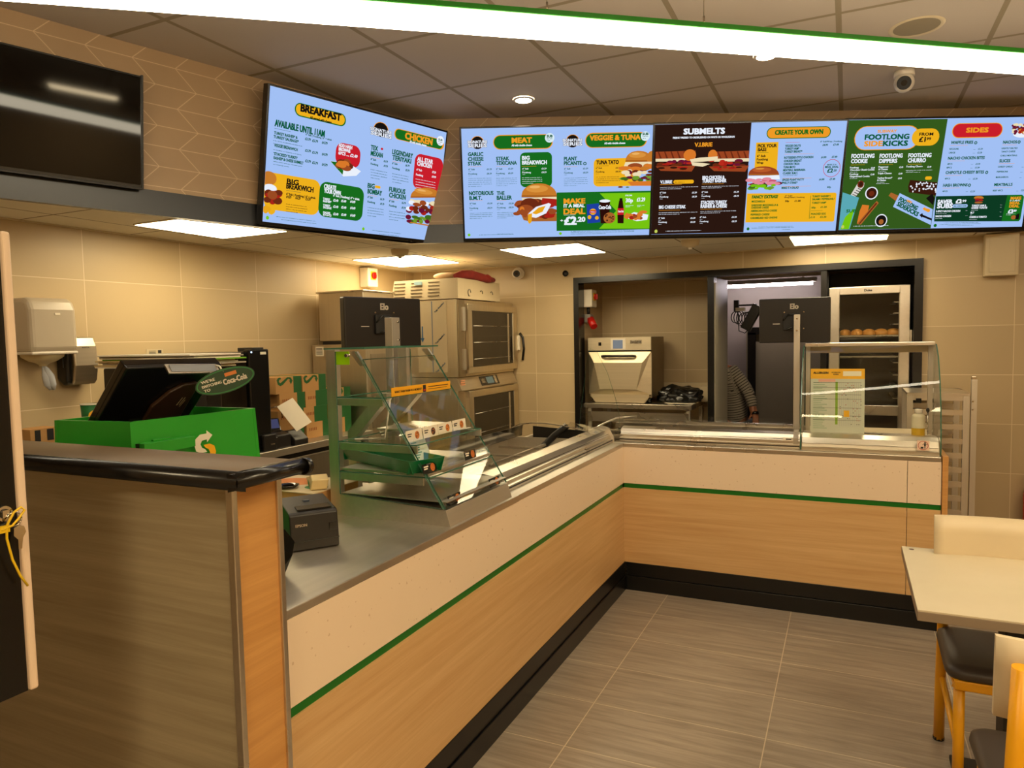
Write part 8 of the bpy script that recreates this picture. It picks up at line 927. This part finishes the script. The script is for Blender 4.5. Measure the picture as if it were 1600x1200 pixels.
# cloth glove on the hood
t = thing('oven_glove', 'crumpled dark red oven glove lying on top of the oven hood', 'oven glove', (-1.43, .75, 2.06)); gl = MB(); rr = random.Random(9)
gl.tube([(-1.44, .47, 2.075), (-1.43, .56, 2.092), (-1.42, .68, 2.098), (-1.41, .8, 2.09), (-1.40, .92, 2.08), (-1.39, 1.02, 2.076)], [.02, .034, .036, .034, .032, .018], 10); gl.tube([(-1.41, .82, 2.085), (-1.385, .9, 2.095), (-1.375, .97, 2.075)], [.018, .022, .014], 8); gl.build('mitten', M_redcloth, t); MB().ell((-1.55, .50, 2.084), .10, .05, .026).build('cuff', pm('buff cloth', '#b99a76', .9, vary=.2, scale=30), t)

# worktop oven in the alcove
t = thing('steel_table', 'steel table in the tiled recess carrying the worktop oven', 'table', (-.3, 1.8, 0))
MB().box(-.79, .13, 1.5, 2.12, .985, 1.025).build('top', M_steelx, t, bevel=.003); MB().box(-.76, .1, 1.52, 1.55, .87, .955).build('drawer_rail', M_steelx, t); MB().box(-.79, .2, 2.09, 2.13, 1.025, 1.17).box(.12, .2, 1.9, 2.13, 1.02, 1.15).build('upstand', M_offw, t)
MB().box(-.76, .1, 1.6, 2.1, .3, .32).build('shelf', M_steelx, t)
for x in (-.76, .08):
    for y in (1.53, 2.07): MB().box(x-.0, x+.03, y, y+.03, 0, .985).build('leg', M_steelv, t)
t = thing('worktop_oven', 'square steel rapid cook oven with small screen on the steel table', 'oven', (-.48, 1.75, 1.026))
W0, W1, F = -.765, -.215, 1.56
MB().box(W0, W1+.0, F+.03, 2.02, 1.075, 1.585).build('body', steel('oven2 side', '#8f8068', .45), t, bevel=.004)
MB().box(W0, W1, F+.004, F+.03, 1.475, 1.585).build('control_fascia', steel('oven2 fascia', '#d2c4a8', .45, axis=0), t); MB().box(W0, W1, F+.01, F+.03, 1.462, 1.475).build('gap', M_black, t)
dr = MB(); a, b, c, d = W0, W1, 1.10, 1.462; i0, i1, j0, j1 = W0+.11, W1-.12, 1.145, 1.37
for q in ([(a, d), (b, d), (i1+.05, j1), (i0-.05, j1)], [(i0-.05, j1), (i1+.05, j1), (i1, j0), (i0, j0)], [(a, c), (a, d), (i0-.05, j1), (i0, j0)], [(b, d), (b, c), (i1, j0), (i1+.05, j1)], [(a, c), (i0, j0), (i1, j0), (b, c)]):
    dr.add([(x, F+.012 if (x, z) in ((a, c), (a, d), (b, c), (b, d)) else F-.02, z) for x, z in q], [tuple(range(4))])
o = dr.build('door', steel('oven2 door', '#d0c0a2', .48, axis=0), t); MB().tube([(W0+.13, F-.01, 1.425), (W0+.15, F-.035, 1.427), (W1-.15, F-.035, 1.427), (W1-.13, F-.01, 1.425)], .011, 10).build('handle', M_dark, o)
sc_ = MB().box(-.56, -.43, F-.002, F+.004, 1.48, 1.575).build('screen_bezel', M_white, t); MB().box(-.54, -.455, F-.004, F-.002, 1.49, 1.562).build('screen', em('oven2 screen', '#8f9396', .7), sc_)
MB().box(-.67, -.645, F+.002, F+.004, 1.515, 1.545).build('power_switch', M_black, t); nm = MB().box(-.39, -.295, F, F+.004, 1.53, 1.56).build('name_plate', M_steelx, t); mb = MB(); text(mb, 'merrychef', (-.385, F-.0006, 1.54), (1, 0, 0), (0, 0, 1), .085, .010); mb.build('name', M_ink, nm, recalc=False)
MB().prism([(W0+.02, 1.1), (W1-.02, 1.1), (W1-.02, 1.08), (W1-.06, 1.03), (W0+.06, 1.03), (W0+.02, 1.08)], 1, F+.01, F+.06).build('grease_tray', steel('oven2 door', '#d0c0a2', .48, axis=0), t)
for x in (W0+.03, W1-.03):
    for y in (F+.06, 1.95): MB().cyl((x, y, 1.026), (x, y, 1.076), .018, .014).build('foot', M_black, t)
def crumple(name, c, r, m, lab, cat, seed, n=9):
    rr = random.Random(seed); mb = MB(); c = Vector(c); bm = bmesh.new(); bmesh.ops.create_icosphere(bm, subdivisions=4, radius=1.)
    dirs = [Vector((rr.uniform(-1, 1), rr.uniform(-1, 1), rr.uniform(-.2, 1))).normalized() for _ in range(26)]
    for v_ in bm.verts:
        d = v_.co.normalized(); k = 1+.22*max(abs(sin(7*d.dot(q)+i)) for i, q in enumerate(dirs[:6]))-.3*min(1, min((d-q).length for q in dirs)*3); v_.co = d*k
    vs_ = [(c.x+v_.co.x*r[0], c.y+v_.co.y*r[1], max(c.z, c.z+v_.co.z*r[2]+r[2]*.15)) for v_ in bm.verts]; mb.add(vs_, [[q.index for q in f_.verts] for f_ in bm.faces]); bm.free()
    o = mb.build(name, m, merge=False); tag(o, lab, cat); return o
crumple('bin_bag', (-.005, 1.72, 1.040), (.19, .12, .115), M_bag, 'crumpled black bin bags on the steel table beside the worktop oven', 'bag', 5)
t = thing('paper_sheet', 'white crumpled paper under the black bags on the steel table', 'paper', (0, 1.6, 1.026)); mb = MB(); rr = random.Random(2)
for i in range(7): x = -.1+i*.03; mb.slab([(x, 1.53, 1.028+rr.uniform(0, .008)), (x+.05, 1.53, 1.028+rr.uniform(0, .008)), (x+.05, 1.72, 1.030), (x, 1.72, 1.030)], (0, 0, .002))
mb.build('sheet', M_paper, t)

# proving cabinet with bread rolls
t = thing('proving_cabinet', 'tall aluminium bread proving cabinet with glass door in the right of the opening', 'proving cabinet', (1.4, 1.85, 0)); px0, px1, py = 1.135, 1.665, 1.52
fr = MB()
for q in ((px0, px0+.07, .08, 1.92), (px1-.065, px1, .08, 1.92), (px0+.07, px1-.065, 1.865, 1.92), (px0+.07, px1-.065, .98, 1.055), (px0+.07, px1-.065, .08, .16)): fr.box(q[0], q[1], py, py+.05, q[2], q[3])
o = fr.build('door_frame', M_alu, t, bevel=.004); MB().box(px0+.07, px1-.065, py+.02, py+.026, 1.055, 1.865).box(px0+.07, px1-.065, py+.02, py+.026, .16, .98).build('door_glass', M_gclear, o); mb = MB(); text(mb, 'Duke', (1.37, py-.001, 1.885), (1, 0, 0), (0, 0, 1), .05, .016); mb.build('badge', M_ink, o, recalc=False)
sh = MB().box(px0, px0+.01, py+.05, 2.2, .08, 1.92).box(px1-.01, px1, py+.05, 2.2, .08, 1.92).box(px0, px1, 2.19, 2.2, .08, 1.92).box(px0, px1, py+.05, 2.2, 1.91, 1.92).box(px0, px1, py+.05, 2.2, .08, .1); sh.build('shell', pm('dark lining', '#4d4233', .5), t)
for z in (1.80, 1.72, 1.64, 1.45, 1.36, 1.27, 1.18, 1.1): MB().box(px1-.1, px1-.066, py+.06, 2.1, z, z+.006).build('runner', M_steelx, t)
MB().box(px1+.0, px1+.012, py-.01, py+.02, 1.45, 1.6).build('handle', M_alu, t)
for x in (px0+.05, px1-.05):
    for y in (py+.06, 2.12): MB().cyl((x-.012, y, .04), (x+.012, y, .04), .04).build('castor', M_black, t)
for z, lab in ((1.553, 'steel baking tray of bread rolls in the proving cabinet'), (1.40, 'pale edged baking tray lower down in the proving cabinet behind the glass case')):
    t = thing('oven_tray', lab, 'tray', (1.4, 1.8, z)); MB().box(px0+.075, px1-.07, py+.06, 2.1, z, z+.006).build('sheet', M_steelx, t); MB().box(px0+.075, px1-.07, py+.06, py+.066, z+.002, z+.012).build('lip', M_alu, t)
M_bun = pm('bread crust', '#c98a3e', .55, vary=.18, scale=22)
roll = MB().ell((0, 0, 0), .0395, .055, .036, n=16, k=8, z0=-.25).build('bread_roll', M_bun); roll.location = (1.242, 1.66, 1.568)
names = ('leftmost', 'second from left', 'middle', 'second from right', 'rightmost')
tag(roll, 'leftmost golden bread roll in the front row on the proving cabinet tray', 'bread roll', 'bread rolls on the tray')
for i in range(1, 5): c = copy_tree(roll, (1.242+i*.082, 1.66, 1.568), i*.3, '%s golden bread roll in the front row on the proving cabinet tray' % names[i])
for i in range(5): c = copy_tree(roll, (1.25+i*.08, 1.80, 1.568), i*.5, 'golden bread roll partly hidden in the back row on the proving cabinet tray')

# bread rack trolley
t = thing('tray_trolley', 'low aluminium tray trolley with many runners right of the back counter', 'trolley', (1.75, .9, 0)); ra, rb_, ry0, ry1 = 1.65, 1.95, .88, 1.34
for x, y, zt in ((rb_-.034, ry0, 1.185), (ra-.04, ry0, 1.185), (ra-.04, ry1-.03, 1.2), (rb_-.034, ry1-.03, 1.2)): MB().box(x, x+.034, y, y+.03, .09, zt).build('upright', M_steelv, t)
for i in range(11):
    z = 1.152-i*.0905
    MB().box(ra-.006, rb_-.034, ry0+.004, ry0+.024, z, z+.034).build('runner', M_alux, t); MB().box(ra-.006, rb_-.034, ry1-.03, ry1-.01, z+.0, z+.034).build('runner', M_alux, t)
MB().box(ra-.04, rb_+.0, ry0-.004, ry1+.004, 1.186, 1.2).build('top_frame', M_alux, t); MB().box(ra-.04, rb_, ry0, ry1, .09, .12).build('bottom_frame', M_alux, t)
for x in (ra-.02, rb_-.02):
    for y in (ry0+.02, ry1-.02): MB().cyl((x-.012, y, .045), (x+.012, y, .045), .045).build('castor', M_black, t)
MB().box(1.66, 1.69, ry0-.008, ry0-.004, 1.14, 1.165).build('black_tag', M_black, t)
t = thing('steel_post', 'upright square steel post standing beside the tray trolley', 'post', (1.975, .9, 0)); MB().box(1.958, 1.99, .885, .915, 0, 1.285).build('post', M_steelv, t, bevel=.001); MB().box(1.957, 1.985, .887, .913, 1.285, 1.305).build('cap', M_chrome, t, bevel=.003)
for z in (1.15, 1.1): MB().cyl((1.967, .885, z), (1.967, .878, z), .005, n=10).build('bolt', M_chrome, t)
t = thing('fire_extinguisher', 'red fire extinguisher at the right edge of the photo by the tiled wall', 'fire extinguisher', (2.42, 1.34, 0)); MB().lathe([(0, .02), (.07, .02), (.075, .04), (.075, .50), (.06, .55), (.025, .58), (.02, .6)], (2.40, 1.35, 0)).build('cylinder', M_red, t); MB().box(2.385, 2.415, 1.33, 1.37, .6, .63).box(2.34, 2.40, 1.345, 1.355, .63, .645).build('valve', M_yel, t)
# ================================================================== things on the near worktop
t = thing('receipt_printer', 'chunky black receipt printer on the steel worktop by the till partition', 'printer', (-.42, -2.45, ZT))
e1 = Vector((.296, -.219, 0)).normalized(); e2 = Vector((-e1.y, e1.x, 0)); o0 = Vector((-.333, -2.585, ZT))       # e1 points to the near corner, e2 along the front
M = Matrix(((e2.x, e1.x*-1, 0, o0.x), (e2.y, e1.y*-1, 0, o0.y), (0, 0, 1, ZT), (0, 0, 0, 1)))
# local: X along the front face (right), Y away from the viewer, Z up
MB(M).prism([(0, .002), (0, .03), (.012, .115), (.02, .122), (.2, .138), (.22, .13), (.22, .002)], 0, 0, .155).build('body', M_dark, t, bevel=.004)
MB(M).box(.0, .155, -.002, .004, .03, .033).build('seam', M_black, t); sl = MB(M).slab([(.03, .03, .1245), (.14, .03, .1245), (.14, .07, .128), (.03, .07, .128)], (0, 0, .004)).build('paper_exit', M_black, t)
mb = MB(M); text(mb, 'EPSON', (.018, .0045, .078), (1, 0, 0), (0, .12, 1), .036, .009); mb.build('logo', M_alu, t, recalc=False)
MB(M).box(.125, .148, .001, .01, .055, .08).build('switch', M_black, t); MB(M).box(.07, .09, .125, .14, .131, .136).build('button', pm('blue grey button', '#3b4658', .3), t); MB(M).box(-.001, 0, .02, .07, .01, .035).build('label', M_offw, t)
t = thing('card_holder', 'curved clear and black acrylic holder beside the partition edge on the worktop', 'holder', (-.25, -2.73, ZT))
MB().slab([(-.21, -2.77, .935), (-.20, -2.755, .935), (-.175, -2.75, .99), (-.165, -2.75, 1.03), (-.19, -2.76, 1.065), (-.24, -2.78, 1.08), (-.30, -2.80, 1.07), (-.30, -2.8, .935)], (-.03, .01, 0), 0, 1).build('panel', [M_black, M_chrome], t, bevel=.0)
t = thing('wrap_carton', 'flat kraft carton carrying printed wraps on the worktop behind the receipt printer', 'box', (-.76, -2.03, ZT)); MB().box(-.95, -.57, -2.2, -1.925, ZT+.001, 1.02).build('body', M_cardb, t)
t = thing('wrap_paper', 'printed sandwich wrap sheet with orange picture lying on the flat carton', 'paper', (-.76, -2.03, 1.021)); MB().box(-.955, -.565, -2.205, -1.922, 1.021, 1.024).build('sheet', M_offw, t)
mb = MB(); mb.ell((-.80, -2.04, 1.024), .10, .07, .0015, 0, n=18, k=4, z0=0); mb.ell((-.64, -2.10, 1.024), .05, .04, .0012, 1, n=14, k=4, z0=0); mb.build('picture', [M_orange, M_inkg], t)
t = thing('dark_saucer', 'small round dark dish on the wrap sheet beside the partition edge', 'dish', (-.73, -2.17, 1.025)); MB().lathe([(0, 1.026), (.03, 1.026), (.042, 1.034), (.044, 1.037), (.04, 1.037), (.03, 1.03)], (-.735, -2.155, 0)).build('dish', M_darkglass, t)
t = thing('wrapped_sandwich', 'cream printed sandwich wrap with green marks beside the cabinet post', 'sandwich wrap', (-.64, -2.0, 1.025))
MB().slab([(-.80, -1.98, 1.026), (-.61, -2.17, 1.026), (-.60, -2.17, 1.066), (-.65, -2.12, 1.075), (-.73, -2.04, 1.05), (-.79, -1.98, 1.035)], (.045, .045, 0)).build('wrap', pm('wrap paper', '#dcc48e', .7), t, bevel=.004); MB().slab([(-.685, -2.096, 1.034), (-.635, -2.146, 1.034), (-.635, -2.146, 1.05), (-.685, -2.096, 1.05)], (-.001, -.001, 0)).build('print', M_inkg, t)

# ================================================================== TABLE AND CHAIRS
t = thing('dining_table', 'pale ash dining table with grey edge at the right of the photo', 'table', (1.95, -1.5, 0))
MB().box(1.464, 2.55, -1.863, -1.149, .7455, .75).build('tabletop', M_lamin, t); MB().box(1.463, 2.551, -1.864, -1.148, .716, .7455).build('edge_band', M_edge, t, bevel=.002)
MB().box(1.74, 1.86, -1.56, -1.44, .02, .716).build('pedestal', M_blackm, t); MB().box(1.62, 2.2, -1.7, -1.3, 0, .02).build('foot_plate', M_blackm, t, bevel=.004); MB().cyl((1.495, -1.185, .75), (1.495, -1.185, .7505), .009).build('plug', pm('brown plug', '#4a2a22', .5), t)
def chair(loc, rz, lab):
    t = thing('dining_chair', lab, 'chair', loc, rz, 'yellow framed chairs at the table'); Wm = WM[t]
    B = lambda: MB(Wm)
    for s in (-1, 1):
        B().tube([(s*.19, .252, 0), (s*.19, .24, .2), (s*.187, .225, .44), (s*.18, .262, .845)], .0185, 14).build('rear_leg', M_yellow, t)
        B().tube([(s*.178, -.17, 0), (s*.178, -.165, .42)], .017, 14).build('front_leg', M_yellow, t)
        B().cyl((s*.19, .253, 0), (s*.19, .253, .012), .02, n=12).build('foot_cap', M_black, t)
        B().tube([(s*.184, .235, .26), (s*.18, -.17, .2)], .011, 10).build('side_stretcher', M_yellow, t)
    fr = B()
    for q in ((-.195, .195, -.195, -.172), (-.195, .195, .2, .222), (-.195, -.172, -.172, .2), (.172, .195, -.172, .2)): fr.box(q[0], q[1], q[2], q[3], .405, .44)
    fr.build('seat_frame', M_yellow, t, bevel=.006)
    st = B(); n = 10; pts = []; rows = []
    for zi, (z, g) in enumerate(((.438, -.004), (.45, .004), (.468, .0), (.478, -.018), (.481, -.05))):
        ring = []
        for (cx, cy, a0) in ((.16, .16, 0), (-.16, .16, 90), (-.165, -.145, 180), (.165, -.145, 270)):
            for i in range(6): a = radians(a0+90*i/5); r = .05+g; ring.append((cx+max(r, .004)*cos(a)+(0 if r > .004 else 0), cy+max(r, .004)*sin(a), z))
        rows.append(ring)
    k = len(rows[0]); st.add([p for r in rows for p in r], [(r*k+i, r*k+(i+1) % k, (r+1)*k+(i+1) % k, (r+1)*k+i) for r in range(4) for i in range(k)]+[tuple(range(4*k, 5*k)), tuple(range(k))[::-1]], 0, True)
    st.build('seat', M_seat, t)
    bk = B(); m = 12; rows = []
    for z in (.70, .76, .83, .895):
        for i in range(m+1): u = -1+2*i/m; rows.append((u*.222, .238+(z-.7)*.07-.028*u*u+.0, z))
    for off in (.0, -.016):
        base = len(bk.v); bk.add([(x, y+off, z) for x, y, z in rows], [(r*(m+1)+i, r*(m+1)+i+1, (r+1)*(m+1)+i+1, (r+1)*(m+1)+i) for r in range(3) for i in range(m)], 0, True)
    N = 4*(m+1); per = [i for i in range(m+1)]+[r*(m+1)+m for r in range(1, 4)]+[3*(m+1)+i for i in range(m-1, -1, -1)]+[r*(m+1) for r in (2, 1)]
    for i in range(len(per)): a, b = per[i], per[(i+1) % len(per)]; bk.f.append([a, b, N+b, N+a]); bk.mi.append(0); bk.sm.append(False)
    bk.build('backrest', M_chw, t); return t
chair((1.79, -1.415, 0), 0., 'yellow framed chair with cream back on the far side of the table')
chair((1.80, -2.165, 0), pi, 'nearest yellow framed chair with cream back, cut by the lower right corner of the photo')

# ================================================================== BACK ROOM
t = thing('wall_bracket_unit', 'black device with coiled cables on a wall bracket in the back room passage', 'device', (.4, 2.6, 1.7))
M = Matrix.Translation((.47, 2.5, 1.73)) @ Matrix.Rotation(radians(28), 4, 'Y'); MB(M).box(-.045, .045, -.04, .04, -.11, .13).build('body', M_black, t, bevel=.006); MB().box(.32, .52, 2.5, 2.53, 1.845, 1.86).box(.32, .36, 2.48, 2.55, 1.8, 1.9).build('bracket', M_blackm, t); MB().box(.34, .42, 2.45, 2.5, 1.80, 1.83).build('adaptor', M_white, t)
cb = MB(); rr = random.Random(8)
for k in range(7): x = .335+k*.016; cb.tube([(x+.035*cos(a)+.006*k, 2.47+.01*k, 1.745+(.05+.008*(k % 3))*sin(a)-.004*k) for a in [i*2*pi/16 for i in range(17)]], .0045, 6)
cb.tube([(.45, 2.47, 1.63), (.42, 2.46, 1.60), (.37, 2.46, 1.62), (.36, 2.47, 1.75), (.35, 2.48, 1.83)], .005, 6); cb.build('cables', M_black, t)
mb = MB(); mb.tube([(.70, 4.558, 1.0), (.715, 4.558, .98), (.70, 4.558, .95), (.71, 4.558, .9)], .006, 6); o = mb.build('door_mark', M_ink); tag(o, 'thin black hook mark on the grey back room door', 'hook')
def skin(name, nodes, edges, mat, parent, sub=2, uvstripe=False):
    keys = list(nodes); me = bpy.data.meshes.new('sk'); me.from_pydata([Vector(nodes[k][0]) for k in keys], [(keys.index(a), keys.index(b)) for a, b in edges], []); ob = bpy.data.objects.new('sk', me); COL.objects.link(ob)
    ob.modifiers.new('s', 'SKIN'); 
    for i, k in enumerate(keys): r = nodes[k][1]; me.skin_vertices[0].data[i].radius = r if isinstance(r, tuple) else (r, r); me.skin_vertices[0].data[i].use_root = (i == 0)
    sb = ob.modifiers.new('u', 'SUBSURF'); sb.levels = sub; sb.render_levels = sub
    dg = bpy.context.evaluated_depsgraph_get(); m2 = bpy.data.meshes.new_from_object(ob.evaluated_get(dg)); bpy.data.objects.remove(ob)
    inv = WM[parent].inverted(); m2.transform(inv); m2.materials.clear(); m2.materials.append(mat); [setattr(p, 'use_smooth', True) for p in m2.polygons]
    o = bpy.data.objects.new(name, m2); COL.objects.link(o); o.parent = parent; WM[o] = WM[parent]; return o
def stripes():
    t = NT('striped jumper'); g = t.n('ShaderNodeNewGeometry'); tc = t.n('ShaderNodeAttribute', attribute_name='band'); s = t.math('FRACT', tc.outputs['Fac']); c = t.math('LESS_THAN', s, .3)
    principled(t, t.mix(c, lin('#8f8474'), lin('#2a241f')), .85); return t.m
MS = stripes(); M_trou = pm('dark trousers', '#15120f', .8); M_hair = pm('dark hair', '#1b120c', .7)
P0 = Vector((.25, 2.62, 0))
t = thing('person', 'person in a striped jumper with a dark watch, bending forward in the back room passage', 'person', tuple(P0)); t.location = P0
A = dict(pelvis=((.30, 2.66, .80), (.13, .10)), waist=((.29, 2.62, .95), (.125, .095)), chest=((.25, 2.56, 1.12), (.14, .10)), sho=((.22, 2.52, 1.22), (.11, .085)), neck=((.16, 2.48, 1.30), .05), head0=((.11, 2.44, 1.37), .075), head1=((.06, 2.41, 1.43), .09), head2=((.03, 2.40, 1.48), .06),
         sr=((.315, 2.50, 1.25), .055), er=((.445, 2.50, 1.07), .043), wr=((.505, 2.45, .89), .03), sl=((.08, 2.54, 1.22), .055), el=((.0, 2.40, 1.05), .042), wl_=((.06, 2.28, .95), .03),
         hr=((.36, 2.67, .74), .085), kr=((.38, 2.62, .42), .06), ar=((.38, 2.68, .08), .042), tr=((.38, 2.56, .04), .035), hl=((.24, 2.66, .74), .085), kl=((.22, 2.60, .42), .06), al=((.22, 2.68, .08), .042), tl=((.22, 2.56, .04), .035), hand=((.522, 2.43, .82), (.034, .018)))
E_ = [('pelvis', 'waist'), ('waist', 'chest'), ('chest', 'sho'), ('sho', 'neck'), ('neck', 'head0'), ('head0', 'head1'), ('head1', 'head2'), ('sho', 'sr'), ('sr', 'er'), ('er', 'wr'), ('wr', 'hand'), ('sho', 'sl'), ('sl', 'el'), ('el', 'wl_'), ('pelvis', 'hr'), ('hr', 'kr'), ('kr', 'ar'), ('ar', 'tr'), ('pelvis', 'hl'), ('hl', 'kl'), ('kl', 'al'), ('al', 'tl')]
A2 = dict(A)
for i, (dx, dz, ln) in enumerate(((-.022, 0, .045), (-.008, 0, .055), (.006, 0, .058), (.02, 0, .05))):
    a = Vector(A['hand'][0])+Vector((dx, -.005, -.025)); A2['f%d' % i] = (a, .0085); A2['g%d' % i] = (a+Vector((0, -.012, -ln*.55)), .008); A2['h%d' % i] = (a+Vector((-.004, -.03, -ln*.9)), .007); E_ += [('hand', 'f%d' % i), ('f%d' % i, 'g%d' % i), ('g%d' % i, 'h%d' % i)]
A2['th'] = (Vector(A['wr'][0])+Vector((-.03, -.02, -.04)), .009); A2['th2'] = (Vector(A['wr'][0])+Vector((-.042, -.045, -.07)), .008); E_ += [('wr', 'th'), ('th', 'th2')]
skin('body', A2, E_, M_skin, t)
T_ = {k: (A[k][0], tuple(x+.016 for x in (A[k][1] if isinstance(A[k][1], tuple) else (A[k][1],)*2))) for k in ('pelvis', 'waist', 'chest', 'sho', 'sr', 'er', 'sl', 'el', 'wl_')}; T_['pelvis'] = ((.31, 2.67, .72), (.15, .12)); T_['wr'] = ((.500, 2.455, .915), (.044, .044)); T_['nk'] = ((.19, 2.50, 1.265), (.07, .06))
sh = skin('jumper', T_, [('pelvis', 'waist'), ('waist', 'chest'), ('chest', 'sho'), ('sho', 'nk'), ('sho', 'sr'), ('sr', 'er'), ('er', 'wr'), ('sho', 'sl'), ('sl', 'el'), ('el', 'wl_')], MS, t, 3)
segs = [((.30, 2.66, .80), (.25, 2.56, 1.12), 0.), ((.25, 2.56, 1.12), (.22, 2.52, 1.25), 14.), ((.315, 2.50, 1.25), (.445, 2.50, 1.07), 3.), ((.445, 2.50, 1.07), (.50, 2.455, .90), 12.), ((.08, 2.54, 1.22), (.0, 2.40, 1.05), 3.), ((.0, 2.40, 1.05), (.06, 2.28, .95), 12.)]
at_ = sh.data.attributes.new('band', 'FLOAT', 'POINT')
for v_ in sh.data.vertices:
    p = v_.co+P0; best = None
    for a, b, o_ in segs:
        a, b = Vector(a), Vector(b); d = b-a; k = max(-.2, min(1.2, (p-a).dot(d)/d.length_squared)); q = (p-(a+d*k)).length*(.62 if o_ in (0., 14.) else 1.)
        if best is None or q < best[0]: best = (q, o_+k*d.length/.024)
    at_.data[v_.index].value = best[1]+40
L_ = {k: (A[k][0], tuple(x+.014 for x in (A[k][1] if isinstance(A[k][1], tuple) else (A[k][1],)*2))) for k in ('pelvis', 'hr', 'kr', 'ar', 'hl', 'kl', 'al')}
skin('trousers', L_, [('pelvis', 'hr'), ('hr', 'kr'), ('kr', 'ar'), ('pelvis', 'hl'), ('hl', 'kl'), ('kl', 'al')], M_trou, t)
MB().ell((.055, 2.425, 1.46), .105, .10, .09, n=16, k=8, z0=-.3).build('hair', M_hair, t); MB().cyl((.507, 2.449, .885), (.512, 2.443, .862), .035, n=18).build('watch', M_black, t)
